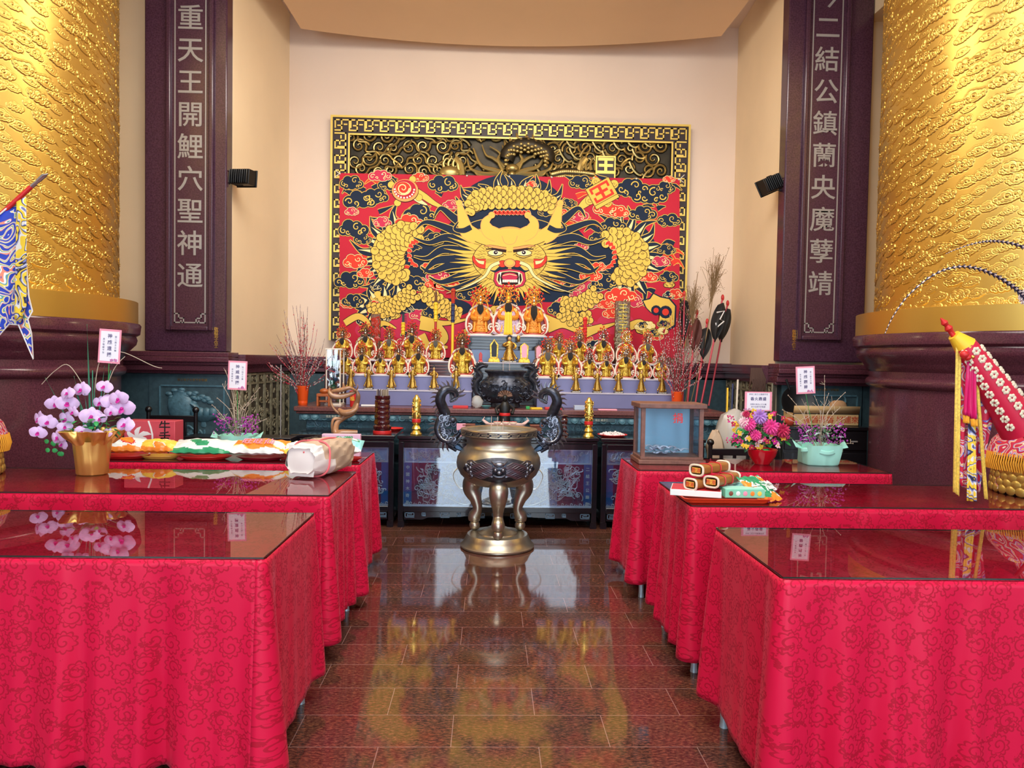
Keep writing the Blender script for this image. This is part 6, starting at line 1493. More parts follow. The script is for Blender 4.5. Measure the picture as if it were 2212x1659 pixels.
def orchid(mb, c, face, r, rr):
    n = face.normalized(); u = n.cross(Vector((0, 0, 1))).normalized(); w = u.cross(n)
    R = lambda a: u*math.cos(a)+w*math.sin(a)
    t0 = rr.uniform(-.3, .3)
    for a, L_, W in ((PI/2, .9, .40), (-.62-PI*0, .85, .36), (PI+.62, .85, .36)): petal(mb, c-n*.004, R(a+t0), n, r*L_, r*W, 0, .15)
    for a in (.12, PI-.12): petal(mb, c+n*.002, R(a+t0), n, r*1.05, r*.62, 0, .12)
    mb.ball(c+n*r*.16, (r*.15,)*3, 8, 5, 1)
    petal(mb, c+n*r*.1, (R(-PI/2+t0)+n*.6), n, r*.5, r*.22, 1, -.3)
def card(px, py, wpx, hpx, Y, label, big, small, tilt, cols, horiz=False, stem_to=None):
    c = P(px, py, Y); w, h = wpx*Y/F_PX, hpx*Y/F_PX; R = Matrix.Rotation(tilt, 4, 'Y'); M = Matrix.Translation(c) @ R
    t = thing('greeting_card', label, 'card', c)
    MB().box((0, 0, 0), (w, .002, h), 0, M).build('card_border', cols[0], t); MB().box((0, -.0016, 0), (w*.84, .001, h*.88), 0, M).build('card_face', cols[1], t)
    u = R.to_3x3() @ Vector((1, 0, 0)); v = R.to_3x3() @ Vector((0, 0, 1)); ink = mat('grey_violet_ink', (.12, .10, .22), .6); b = MB()
    if horiz:
        text_mb(big, h*.19, c+v*h*.12+Vector((0, -.0026, 0)), u, v, .0004, b, spacing=1.25, bold=.0006); text_mb(small[0], h*.10, c+v*h*.36+Vector((0, -.0026, 0)), u, v, .0003, b); text_mb(small[1], h*.095, c-v*h*.16+Vector((0, -.0026, 0)), u, v, .0003, b); text_mb(small[2], h*.095, c-v*h*.29+Vector((0, -.0026, 0)), u, v, .0003, b)
    else:
        text_mb(big, h*.135, c+Vector((0, -.0026, 0))+v*h*.02, u, v, .0004, b, vertical=True, line=1.35, bold=.0005); text_mb(small[0], h*.062, c+u*w*.27+v*h*.08+Vector((0, -.0026, 0)), u, v, .0003, b, vertical=True, line=1.3); text_mb(small[1], h*.062, c-u*w*.27+Vector((0, -.0026, 0)), u, v, .0003, b, vertical=True, line=1.3)
    b.build('lettering', ink, t); f = MB(); rr = random.Random(int(px))
    for i in range(16): q = c+u*(w*(.22 if not horiz else -.40)+rr.uniform(-1, 1)*w*.14)+v*(-h*.42+rr.uniform(-.4, 1)*h*.05)+Vector((0, -.003, 0)); f.ball(q, (h*.022, .001, h*.022), 7, 4)
    f.build('printed_flowers', cols[2], t)
    if stem_to: MB().tube([c+v*(-h/2)+Vector((0, .003, 0)), Vector(stem_to)], .0018, 5).build('holder_stick', m_leaf, t)
m_cardpink = mat('card_pink', (.88, .32, .42), .5); m_cardw = mat('card_white', (.84, .82, .88), .5); m_cardf = mat('card_flower', (.55, .18, .40), .6)
# ---- gold wrapped orchid on the left middle table
op = G(184, 1028, HG); op.y += .08; t = thing('orchid_pot', 'lilac moth orchid arrangement in crinkled gold foil pot on left middle table', 'potted flower', (op.x, op.y, HG)); O = Vector(t.location)
foil_pot('foil_pot', t, [(.001, 0), (.078, .001), (.084, .01), (.094, .10), (.103, .18), (.106, .20), (.10, .20), (.09, .15), (.001, .14)], m_goldfoil, 1, 64, .05)
foil_pot('foil_collar', t, [(.095, .180), (.112, .20), (.135, .225), (.16, .262), (.156, .264), (.115, .215), (.09, .20)], m_goldfoil, 3, 96, .34)
st = MB(); lv = MB(); fl = MB(); rr = random.Random(12)
k5 = op.y/F_PX
def ow(px, py, dy=0.): p = P(px, py, op.y+dy); return Vector((p.x-O.x, p.y-O.y, p.z-O.z))
for (a, b_, dy) in ((188, 700, .02), (205, 880, 0), (226, 790, 0), (160, 812, 0), (205, 815, -.03), (98, 816, 0), (183, 850, -.05)):
    e = ow(a, b_, dy); s = Vector((e.x*.3, e.y*.3, .20)); d = (e-s); wv = Vector((.010, 0, 0))
    st.grid(lambda u, v: tuple(s+d*u+wv*((v-.5)*2*(1-u)**.5)+Vector((0, .004*math.cos(v*3), 0))), 10, 2, 1)
for pts in (((240, 786), (260, 760), (330, 790), (350, 795)), ((200, 900), (210, 800), (225, 770), (250, 785)), ((190, 850), (150, 790), (120, 800), (90, 830)), ((215, 880), (245, 800), (270, 770))):
    st.tube(spline([tuple(ow(a, b_)) for a, b_ in pts], 6), .0022, 5, 0)
for (a, b_) in ((96, 905), (130, 935), (150, 870), (200, 800), (240, 800), (255, 870), (190, 900), (270, 915), (160, 840)):
    e = ow(a, b_); st.tube(spline([(0, 0, .18), tuple(e*.5+Vector((0, 0, .12))), tuple(e)], 6), .003, 6, 1)
for i in range(70):
    a = rr.uniform(0, 2*PI); r = rr.uniform(.05, .16); c = Vector((r*math.cos(a), r*math.sin(a)*.7, rr.uniform(.19, .34))); d = Vector((math.cos(a), math.sin(a), rr.uniform(-.6, .8)))
    petal(lv, c, d, Vector((0, 0, 1)), rr.uniform(.03, .055), rr.uniform(.012, .02), rr.randint(0, 1), .3)
for i in range(9): c = ow(110+rr.uniform(-8, 30), 960+rr.uniform(-10, 30)); petal(lv, c, Vector((rr.uniform(-1, 1), 0, rr.uniform(-1, .3))), Vector((0, -1, 0)), .03, .014, 1, .2)
for i, (a, b_, s) in enumerate(((176, 842, 19), (225, 836, 17), (146, 850, 16), (119, 872, 18), (145, 872, 21), (158, 890, 13), (85, 905, 18), (103, 912, 18), (82, 935, 16), (143, 905, 17), (140, 922, 14), (125, 945, 18), (135, 960, 14), (197, 900, 22), (178, 934, 18), (244, 868, 22), (264, 882, 24), (256, 862, 20), (216, 870, 15), (270, 918, 20), (210, 940, 14), (232, 935, 12), (215, 905, 14), (240, 890, 14))):
    orchid(fl, ow(a, b_, -.03-.02*(i % 3)), Vector((rr.uniform(-.6, .6), -1, rr.uniform(-.2, .35))), s*k5*1.05, rr)
st.build('stems', [m_dry, m_blade], t, local=True); lv.build('foliage', [m_dgreen, m_leaf], t, local=True); fl.build('blossoms', [m_orch, m_magenta], t, local=True)
card(237, 748, 46, 72, op.y-.01, 'pink bordered card reading 神威遠播 standing above the orchid pot', '神威遠播', ('賀二結王公廟', '弟子敬獻平安'), .06, (m_cardpink, m_cardw, m_cardf), stem_to=(op.x+.08, op.y, HG+.22))
# ---- wrapped dry flower baskets
def wrapped_basket(px, py, Y, w, hgt, label, seed, spread, tips, leafy):
    c = P(px, py, Y); t = thing('flower_basket', label, 'flower arrangement', (c.x, Y, HG)); rr = random.Random(seed); O = Vector(t.location)
    foil_pot('paper_wrap', t, [(.001, 0), (w*.38, .001), (w*.40, .01), (w*.42, hgt*.6), (w*.44, hgt), (w*.42, hgt), (w*.38, hgt*.7), (.001, hgt*.6)], m_mint, seed, 48, .06, sq=1.)
    b = MB()
    for s in (1, -1): b.grid(lambda u, v: (s*(w*.42+u*w*.22), -.02+.05*(v-.5)*(.4+u), hgt*(.78+.25*u+.25*(v-.5)*(.3+u))), 6, 4)
    b.grid(lambda u, v: ((u-.5)*w*1.02, -w*.43*math.cos((u-.5)*2.4)-.006, hgt*(.60+.22*v)+.01*math.sin(u*9)), 16, 3)
    b.build('paper_bow', m_mint, t, local=True, solid=.003)
    tw = MB(); fo = MB(); k = Y/F_PX
    for (ax, ay) in tips:
        e = P(ax, ay, Y+rr.uniform(-.08, .08))-O; m1 = Vector((e.x*.45+rr.uniform(-.03, .03), e.y*.4, hgt+(e.z-hgt)*.6)); sp = spline([(e.x*.1, 0, hgt*.8), tuple(m1), tuple(e)], 7); tw.tube(sp, [.0026*(1-.5*j/len(sp)) for j in range(len(sp))], 5)
        for q in sp[6::2]: tw.ball(Vector(q)+Vector((rr.uniform(-.004, .004), 0, 0)), (.003, .003, .006), 4, 3)
        for _ in range(3): q = Vector(sp[rr.randint(5, len(sp)-2)]); tw.tube([q, q+Vector((rr.uniform(-.05, .05), rr.uniform(-.02, .02), rr.uniform(.0, .07)))], .0014, 4)
    for i in range(230):
        a = rr.uniform(0, 2*PI); r = spread*math.sqrt(rr.random()); s = rr.random(); x = r*math.cos(a)*1.15
        z = hgt+.01+(.11+.05*abs(x)/spread)*rr.random()
        fo.ball((x, r*math.sin(a)*.5-.03, z), rr.uniform(.004, .008), 5, 4, 0 if (abs(x) > spread*.3 or rr.random() < .35) else 1)
    for i in range(leafy):
        a = rr.uniform(0, 2*PI); c_ = Vector((spread*.8*math.cos(a)*rr.random(), -.03+spread*.4*math.sin(a), hgt+rr.uniform(.02, .13))); petal(fo, c_, Vector((math.cos(a), -.3, rr.uniform(-.3, .8))), Vector((0, -.4, 1)), rr.uniform(.03, .05), .008, 2+(i % 2), .3)
    tw.build('dry_twigs', m_dry, t, local=True); fo.build('small_flowers', [m_purple, mat('grey_dry_flower', (.16, .13, .12), .9), m_dgreen, mat('silvery_leaf', (.35, .48, .46), .5)], t, local=True); return t
wrapped_basket(514, 960, 5.62, .29, .125, 'mint paper wrapped basket of dry twigs and purple flowers on left back table', 11, .15, ((487, 800), (500, 830), (470, 860), (480, 830), (560, 838), (553, 860), (520, 850), (535, 870), (459, 875), (575, 905), (505, 870), (545, 905), (470, 900)), 12)
card(513, 811, 40, 62, 5.60, 'pink bordered card reading 神威遠播 above mint wrapped basket on the left', '神威遠播', ('賀二結王公廟', '弟子敬獻平安'), .03, (m_cardpink, m_cardw, m_cardf), stem_to=(P(514, 960, 5.62).x, 5.62, HG+.15))
wb = wrapped_basket(1768, 990, 5.32, .30, .145, 'mint paper wrapped basket of striped leaves and purple flowers on right back table', 17, .17, ((1781, 812), (1703, 854), (1790, 850), (1825, 848), (1740, 870), (1760, 856), (1800, 875), (1680, 895), (1830, 900), (1842, 958), (1690, 885), (1815, 880)), 60)
card(1740, 821, 42, 60, 5.30, 'pink bordered card reading 神威顯赫 above mint wrapped basket on the right', '神威顯赫', ('賀二結王公廟', '弟子敬獻平安'), -.06, (m_cardpink, m_cardw, m_cardf), stem_to=(P(1762, 960, 5.32).x, 5.32, HG+.15))
# ---- bouquet in the red bowl
c = P(1646, 990, 5.28); t = thing('bouquet_bowl', 'round colourful flower bouquet in a shiny red bowl on right back table', 'flower arrangement', (c.x, 5.28, HG))
MB().lathe([(.001, 0), (.055, 0), (.06, .01), (.095, .06), (.108, .105), (.104, .108), (.09, .07), (.001, .05)], 36, (0, 0, 0)).build('red_bowl', mat('glossy_red_ceramic', (.50, .005, .015), .1, coat=.6), t, local=True)
bf = MB(); gl = MB(); rr = random.Random(31); k = 5.28/F_PX
FM = [mat('hot_pink_petal', (.80, .05, .30), .6), mat('crimson_petal', (.50, .01, .08), .6), mat('violet_petal', (.45, .22, .62), .6), mat('yellow_petal', (.90, .58, .04), .6), mat('pale_pink_petal', (.85, .55, .60), .6), mat('magenta_lip', ())]
def bw(px, py, dy): p = P(px, py, 5.28+dy); return Vector((p.x-c.x, dy, p.z-HG))
def mum(ctr, r, mi, n=46):
    for i in range(n):
        a = i*2.4; b_ = math.acos(1-1.25*(i+.5)/n); d = Vector((math.sin(b_)*math.cos(a), -math.cos(b_), math.sin(b_)*math.sin(a))); petal(bf, ctr+d*r*.35, d, Vector((0, -1, .3)), r*.65, r*.13, mi, .4)
    bf.ball(ctr, r*.45, 8, 6, mi)
for (a, b_, r, mi) in ((1641, 900, 16, 2), (1618, 916, 15, 0), (1665, 922, 17, 0), (1608, 912, 12, 4), (1690, 930, 16, 1), (1632, 940, 12, 0), (1612, 895, 8, 1)): mum(bw(a, b_, -.10), r*k*1.05, mi)
for i in range(60):
    a = rr.uniform(0, 2*PI); d = math.sqrt(rr.random()); px, py = 1642+d*62*math.cos(a), 928+d*44*math.sin(a)
    ctr = bw(px, py, -.05-.05*rr.random()); mi = rr.choice((0, 1, 1, 3, 3, 4, 5))
    for j in range(5): an = j*2*PI/5+rr.random(); petal(bf, ctr, Vector((math.cos(an), -.3, math.sin(an))), Vector((0, -1, 0)), rr.uniform(.016, .026), .008, mi, .1)
    bf.ball(ctr+Vector((0, -.004, 0)), .005, 6, 4, 3)
for (a, b_) in ((1578, 950), (1590, 958), (1600, 952), (1580, 905), (1700, 945)):
    for i in range(14): bf.ball(bw(a+rr.uniform(-9, 9), b_+rr.uniform(-7, 7), -.06), .006, 6, 4, rr.choice((0, 1)))
for i in range(90):
    a = rr.uniform(0, 2*PI); d = rr.uniform(.3, 1); ctr = bw(1642+d*58*math.cos(a), 945+d*34*math.sin(a), -.04); petal(gl, ctr, Vector((math.cos(a), -.4, rr.uniform(-.6, .5))), Vector((0, -.5, 1)), rr.uniform(.03, .055), rr.uniform(.012, .022), i % 2, .3)
bf.build('blossoms', FM, t, local=True); gl.build('leaves', [m_dgreen, m_leaf], t, local=True)
card(1638, 867, 60, 42, 5.26, 'white landscape card reading 香火鼎盛 above bouquet in the red bowl', '香火鼎盛', ('恭祝二結王公廟謝平安', '宜蘭大溪合心王公壇', '弟子合家平安敬獻'), .0, (m_cardpink, m_cardw, m_cardf), True, stem_to=(c.x, 5.28, HG+.15))
# ---- donation box
m_boxw = mat('weathered_brown_frame', (.20, .085, .06), .45, var=.25, vscale=25); m_clear = glass_mat('clear_glass', (.86, .94, .98), .02, 1.45)
dbl = G(1382, 1003, HG); dbr = G(1521, 1003, HG); y0 = max(dbl.y+.02, R3[2]+.02); x0 = P(1382, 1000, y0).x; x1 = P(1521, 1000, y0).x; D_ = .30
zt_ = P(1450, 872, y0).z; t = thing('donation_box', 'brown framed glass donation box marked 捐 on right back table', 'donation box', ((x0+x1)/2, y0+D_/2, HG))
xm = x0-.02
MB().bx(x0-.01, x1+.01, y0-.01, y0+D_, HG, HG+.03).build('base_board', m_boxw, t, bevel=.004); MB().bx(x0+.004, x1-.004, y0+.006, y0+D_-.01, HG+.03, HG+.05).build('base_step', m_boxw, t, bevel=.003)
MB().bx(x0-.012, x1+.012, y0-.012, y0+D_+.002, zt_-.035, zt_).build('lid', m_boxw, t, bevel=.005)
for xx in (x0+.008, x1-.036):
    for yy in (y0+.008, y0+D_-.04): MB().bx(xx, xx+.028, yy, yy+.028, HG+.05, zt_-.035).build('corner_post', m_boxw, t)
g = MB(); g.bx(x0+.036, x1-.036, y0+.018, y0+.022, HG+.05, zt_-.035); g.build('front_pane', m_clear, t); g = MB(); g.bx(x0+.018, x0+.022, y0+.036, y0+D_-.04, HG+.05, zt_-.035); g.build('side_pane', m_clear, t); g = MB(); g.bx(x1-.022, x1-.018, y0+.036, y0+D_-.04, HG+.05, zt_-.035); g.build('side_pane', m_clear, t)
MB().bx(x0+.036, x1-.036, y0+D_-.03, y0+D_-.026, HG+.05, zt_-.035).build('back_pane', mat('frosted_back', (.50, .72, .86), .35), t)
text_mb('捐', .075, ((x0+x1)/2+.04, y0+.016, P(1445, 905, y0).z), (1, 0, 0), (0, 0, 1), .0006, bold=.001).build('red_character', m_red2, t)
rr = random.Random(3); 
for i in range(9):
    b = MB(); cx, cy = (x0+x1)/2+rr.uniform(-.12, .14), y0+.1+rr.uniform(-.03, .1); sd = rr.uniform(0, 6)
    b.grid(lambda u, v: (cx+(u-.5)*.10+.01*math.sin(v*7+sd), cy+(v-.5)*.05, HG+.056+.012*i*.5+.02*abs(math.sin(u*5+sd))), 8, 4)
    b.build('paper_note', mat('lilac_note', (.72, .68, .80), .6), t, solid=.001)
# ---- snack bags and boxes on the left back table
def pillow_bag(name, label, c, w, d, h, rz, cols, seed, cat='snack bag', writing=None, wcol=None, tilt=0.):
    t = thing(name, label, cat, c); t.rotation_euler = (tilt, 0, rz); rr = random.Random(seed); ph = [rr.uniform(0, 6) for _ in range(4)]
    def top(u, v, s):
        x = (u-.5)*w; y = (v-.5)*d; e = (math.sin(PI*u)**.55)*(math.sin(PI*v)**.6); wr = .004*math.sin(23*u+ph[0])*math.cos(17*v+ph[1])+.003*math.sin(41*v+9*u+ph[2])
        return (x, y+.004*math.sin(20*u+ph[3]), h*.5+s*(h*.5*e)+wr*e*(1 if s > 0 else 0)+.003*math.sin(u*40)*(1-e))
    b = MB(); nu, nv = 34, 20
    def col(i, j): u, v = i/nu, j/nv; return 0 if (abs(u-.5) < .36) else (1 if len(cols) > 1 else 0)
    for s in (1, -1):
        o = len(b.m); b.grid(lambda u, v: top(u, v, s), nu, nv, 0)
        for j in range(nv):
            for i in range(nu):
                k = o+j*nu+i; u, v = i/nu, j/nv; f = math.sin(u*9+ph[0])+math.cos(v*8+u*6+ph[1])
                b.m[k] = (0 if f < .75 else min(len(cols)-1, 1+int((f-.75)*3)))
                if v < .12+.06*math.sin(u*11): b.m[k] = len(cols)-1
    b.build('bag_film', cols, t, local=True)
    if writing: text_mb(writing, d*.42, (0, -d*.08, h*1.02), (1, 0, 0), (0, 1, .0), .001, bold=.0012).build('printed_name', wcol, t, local=True)
    return t
m_pgreen = mat('pack_green', (.03, .30, .13), .3); m_pwhite = mat('pack_white', (.80, .84, .80), .3); m_porange = mat('pack_orange', (.88, .26, .03), .3); m_pyellow = mat('pack_yellow', (.88, .62, .08), .3); m_pink2 = mat('pack_pink', (.86, .30, .42), .3); m_paqua = mat('pack_aqua', (.30, .72, .72), .3); m_pred = mat('pack_red', (.66, .03, .04), .3); m_pblue = mat('pack_blue', (.05, .25, .55), .3)
def on3(px, py): p = G(px, py, HG); p.y = min(max(p.y, L3[2]+.08), L3[3]-.06); p.x = P(px, py, p.y).x; return p
YL = L3[2]
bags = [((272, 985), .33, .16, .07, 'white and red snack bag on dark red plate, leftmost of the row', (m_pwhite, m_pred, m_porange), None, None), ((345, 988), .27, .14, .065, 'yellow snack packet on small clear tray, second from left', (m_pyellow, m_pwhite, m_porange), None, None),
        ((443, 988), .42, .18, .065, 'white snack bag with dark green edge in the middle of the row', (m_pwhite, m_pwhite, m_pgreen), None, None), ((565, 990), .38, .18, .07, 'orange snack bag with pink lettering in the bag row', (m_porange, m_pyellow, m_pwhite), '旺旺仙', m_pink2),
        ((653, 975), .26, .14, .06, 'floral white snack bag behind the brown paper parcel', (m_pwhite, m_pink2, m_pyellow), None, None), ((745, 972), .26, .16, .09, 'aqua and green snack bag right of the paper parcel', (m_paqua, m_pgreen, m_pwhite), '台灣', m_pgreen)]
for i, ((px, py), w, d, h, lab, cols, wr, wc) in enumerate(bags):
    x = P(px, py, YL+.16).x; pillow_bag('snack_bag', lab, (x, YL+.15, HG+.045), w, d, h*1.4, rnd.uniform(-.12, .12), cols, 40+i, writing=wr, wcol=wc, tilt=.38)['group'] = 'snack bags on the left back table'
for px, w, m_, lab, nm in ((272, .36, m_red2, 'dark red plate under the leftmost snack bag', 'snack_plate'), (348, .30, mat('amber_plastic', (.80, .50, .10), .2), 'amber plastic tray under the yellow packet', 'snack_tray'), (443, .40, m_red2, 'flat red tray under the white and green bag', 'snack_tray'), (565, .36, mat('maroon_plastic', (.22, .01, .02), .3), 'maroon plate under orange snack bag', 'snack_plate'), (745, .26, m_red2, 'red tray under the aqua bag', 'snack_tray')):
    x = P(px, 988, YL+.16).x; M = Matrix.Translation((x, YL+.15, HG))
    b = MB(); b.lathe([(w*.34, 0), (w*.36, .003), (w*.47, .022), (w*.465, .024), (w*.34, .006), (.001, .005)], 40, (0, 0, 0), 0, M, sy=.55); tag(b.build(nm, m_), lab, 'plate')
q = P(333, 960, YL+.42); w = .36; t = thing('cake_box', 'red gift box with white ribbon flower print reading 牛舌餅', 'box', (q.x, YL+.42, HG)); hh = P(333, 909, YL+.36).z-HG
cb = MB().box((0, 0, hh/2), (w, .15, hh), 0); cb.build('carton', mat('rose_red_card', (.60, .07, .10), .35), t, local=True, bevel=.004)
b = MB()
for i in range(6):
    a = i*PI/3+.3; L_ = hh*.42; cx, cz = -w*.23, hh*.5
    b.tube([(cx+L_*s*math.cos(a)+.018*math.sin(PI*s)*-math.sin(a), -.0765, cz+L_*.8*s*math.sin(a)+.018*math.sin(PI*s)*math.cos(a)) for s in (0, .25, .5, .75, 1)], [.004, .016, .02, .014, .002], 6, flat=.08, ref=(0, 1, 0))
b.tube([(-w*.02+.03*math.sin(s*3), -.0765, hh*(1-s)) for s in (0, .2, .4, .6, .8, 1)], .007, 6, flat=.15, ref=(0, 1, 0)); b.build('white_flower_print', m_white, t, local=True)
text_mb('牛舌餅', .085, (w*.30, -.0765, hh*.5), (1, 0, 0), (0, 0, 1), .0008, vertical=True, line=.9, bold=.001).build('black_characters', m_black, t, local=True)
q = P(738, 955, YL+.40); t = thing('gift_box', 'pale pink upright box behind the aqua snack bag', 'box', (q.x, YL+.40, HG)); hh = P(738, 938, YL+.38).z-HG; wq = 82*(YL+.38)/F_PX
MB().box((0, 0, hh/2), (wq, .05, hh), 0).build('box_body', mat('pale_pink_card', (.85, .52, .68), .5), t, local=True, bevel=.003); b = MB(); rr = random.Random(6)
for i in range(14): b.ball((rr.uniform(-.03, .06), -.026, hh*.6+rr.uniform(-.02, .02)), (.008, .001, .008), 6, 4)
b.build('gold_flower_print', m_yel, t, local=True)
# ---- paper parcel tied with pink cord on the left middle table
pc = G(690, 1035, HG); t = thing('paper_parcel', 'brown paper parcel tied with pink cord on the left middle table', 'parcel', (P(693, 1035, pc.y+.22).x, pc.y+.24, HG)); rr = random.Random(8); t.rotation_euler = (0, 0, -.30)
b = MB(); nu, nv = 26, 26
def parcel(u, v):
    a = 2*PI*u; s = v; rx, rz = .130, .105; e = (math.sin(PI*min(1, max(0, .07+.86*s)))**.22); sup = lambda c_: math.copysign(abs(c_)**.62, c_)
    x = rx*sup(math.cos(a))*e; z = .107+rz*sup(math.sin(a))*e; w_ = .004*math.sin(a*7+s*13)+.003*math.sin(a*13-s*20)
    return (x+w_, (s-.5)*.50, max(.003, z+w_))
o = len(b.m); b.grid(parcel, 48, 30)
for j in range(30):
    for i in range(48): b.m[o+j*48+i] = 1 if j < 5 or (j < 12 and i > 26) else 0
for e, mi_ in ((-1, 1), (1, 0)):
    b.grid(lambda u, v: (.095*(u*2-1)*(1-.15*abs(v*2-1)), e*(.235+.018*(1-abs(u*2-1))*(1-abs(v*2-1))), .012+.185*v), 4, 4, mi_, False)
b.build('paper_wrapper', [mat('kraft_paper', (.55, .40, .28), .6, var=.08, vscale=10), mat('white_paper_end', (.80, .74, .70), .6)], t, local=True)
m_cord = mat('pink_cord', (.85, .16, .18), .5); b = MB()
b.tube([(.129*math.copysign(abs(math.cos(a))**.62, math.cos(a)), -.13+.02*math.sin(a), .107+.106*math.copysign(abs(math.sin(a))**.62, math.sin(a))) for a in [2*PI*i/32 for i in range(33)]], .006, 6); b.tube([(.02+.01*math.sin(s*3), -.245+.5*s, .004+.212*math.sin(PI*min(1, .07+.86*s))**.22) for s in [i/20 for i in range(21)]], .005, 6); b.build('pink_cord', m_cord, t, local=True)
text_mb('合家平安', .06, (-.055, -.02, .219), (0, 1, 0), (-1, 0, 0), .0005, bold=.001).build('ink_writing', m_black, t, local=True)
# ---- tray with boxes and rolls on the right middle table
a = G(1478, 1090, HG); c0 = G(1672, 1094, HG); ty = R2[2]+.045; tx0 = P(1478, 1090, ty).x; tx1 = P(1672, 1094, ty).x; tw_, td = tx1-tx0, .30
t = thing('orange_tray', 'orange red plastic tray at the near left corner of right middle table', 'tray', ((tx0+tx1)/2, ty+td/2, HG)); m_tray = mat('orange_red_plastic', (.85, .07, .02), .3)
b = MB(); rim = [(x, y) for x, y in ((-.5, -.5), (.5, -.5), (.5, .5), (-.5, .5))]
def rr_(w_, d_, z, n=6, r=.03): return [(sx*(w_/2-r)+r*math.cos(a0+PI/2*j/n), sy*(d_/2-r)+r*math.sin(a0+PI/2*j/n), z) for sx, sy, a0 in ((1, 1, 0), (-1, 1, PI/2), (-1, -1, PI), (1, -1, 3*PI/2)) for j in range(n+1)]
rings = [rr_(tw_*.9, td*.86, 0), rr_(tw_*.92, td*.88, .003), rr_(tw_*.98, td*.96, .022), rr_(tw_, td, .024), rr_(tw_, td, .027), rr_(tw_*.96, td*.93, .025), rr_(tw_*.9, td*.85, .006)]; n = len(rings[0]); vs = [p for r in rings for p in r]
b.add(vs, [(i*n+j, i*n+(j+1) % n, (i+1)*n+(j+1) % n, (i+1)*n+j) for i in range(len(rings)-1) for j in range(n)]+[tuple(range(n-1, -1, -1)), tuple((len(rings)-1)*n+j for j in range(n))], 0, True); b.build('tray_body', m_tray, t, local=True)
X = lambda u: tx0+tw_*u; zt0 = HG+.027
def snack_box(u, dy, w_, d_, h_, label, mtop, mside, rz, z=zt0, spots=None, rx=0.):
    t = thing('snack_box', label, 'box', (X(u), ty+dy, z)); t.rotation_euler = (0, 0, rz)
    MB().box((0, 0, h_/2), (w_, d_, h_), 0).build('carton', mside, t, local=True, bevel=.002); MB().box((0, 0, h_+.0006), (w_*.96, d_*.94, .001), 0).build('printed_lid', mtop, t, local=True)
    if spots:
        b = MB()
        for i, m_ in enumerate(spots): b.ball((-w_*.36+w_*.18*i, -d_/2-.0012, h_*.5), (w_*.055, .001, h_*.28), 10, 6, i)
        b.build('printed_pictures', spots, t, local=True)
    return t
snack_box(.22, .15, .26, .20, .032, 'white snack box with red printed lid at left of the orange tray', m_pred, m_pwhite, -.30, spots=None)
snack_box(.70, .085, .21, .10, .045, 'mint green snack box with five oval pictures at front of orange tray', m_mint, mat('mint_card', (.22, .62, .42), .4), .02, spots=[m_bxw, m_pwhite, m_pink2, m_porange, m_pyellow])
for i, (u, dy, z, rz, lab) in enumerate(((.34, .16, zt0+.034, -.95, 'lower left'), (.52, .15, zt0+.052, -.75, 'lower right'), (.40, .19, zt0+.105, -.85, 'topmost'))):
    t = thing('rolled_cracker_pack', 'brown rolled snack pack with tied band, %s of the three on orange tray' % lab, 'snack pack', (X(u), ty+dy, z), 'rolled snack packs on the orange tray'); t.rotation_euler = (0, 0, rz+PI/2)
    b = MB(); sup = lambda c_: math.copysign(abs(c_)**.6, c_)
    b.grid(lambda s, v: ((s-.5)*.26, .036*sup(math.cos(2*PI*v)), .026+.025*sup(math.sin(2*PI*v))), 10, 28); b.build('brown_wrapper', mat('caramel_wrapper', (.35, .13, .03), .35), t, local=True)
    b = MB()
    for e in (-.13, .13, -.045, .045):
        b.tube([(e, .040*sup(math.cos(2*PI*v/24)), .026+.028*sup(math.sin(2*PI*v/24))) for v in range(25)], .006 if abs(e) > .1 else .003, 6, 0 if abs(e) > .1 else 1)
    b.build('end_bands', [mat('cream_band', (.80, .66, .50), .5), m_pred], t, local=True)
    b = MB(); 
    for e in (-.132, .132): b.box((e, 0, .026), (.003, .05, .028), 0)
    b.build('rolled_ends', m_pyellow, t, local=True); text_mb('鹿港', .028, (-.135, 0, .024), (0, -1, 0), (0, 0, 1), .0005).build('end_lettering', m_pred, t, local=True)
pillow_bag('snack_bag', 'green and white snack bag leaning at the right end of orange tray', (X(.93), ty+.15, zt0+.01), .17, .20, .05, .5, (m_pgreen, m_pwhite, m_porange), 91, writing='台灣', wcol=m_pwhite, tilt=.55)
pillow_bag('snack_bag', 'small aqua snack bag behind the green one on the orange tray', (X(.84), ty+.24, zt0+.004), .22, .10, .04, -.4, (m_paqua, m_pwhite), 92, tilt=.1)
# ============================================================ WARRIOR FIGURES, FLAGS, BACKGROUND FURNITURE
def embroidery(name, base, cols, scale=16.):
    m, nt, b = node_mat(name); N, L = nt.nodes, nt.links; tc = N.new('ShaderNodeTexCoord')
    n = N.new('ShaderNodeTexNoise'); n.inputs['Scale'].default_value = scale*.5; n.inputs['Detail'].default_value = 1; n.inputs['Distortion'].default_value = 1.2; L.new(tc.outputs['Object'], n.inputs['Vector'])
    f = math_node(nt, 'MULTIPLY', n.outputs['Fac'], 7.); f = math_node(nt, 'FRACT', f)
    r = N.new('ShaderNodeValToRGB'); r.color_ramp.interpolation = 'CONSTANT'; e = r.color_ramp.elements; e[0].color = (*base, 1); e[1].position = .93; e[1].color = (.75, .72, .68, 1)
    for i, c in enumerate(cols): k = e.new(.52+.41*i/len(cols)); k.color = (*c, 1)
    L.new(f, r.inputs['Fac']); L.new(r.outputs['Color'], b.inputs['Base Color']); b.inputs['Roughness'].default_value = .6
    bp = N.new('ShaderNodeBump'); bp.inputs['Strength'].default_value = .4; bp.inputs['Distance'].default_value = .004; L.new(f, bp.inputs['Height']); L.new(bp.outputs['Normal'], b.inputs['Normal'])
    return m
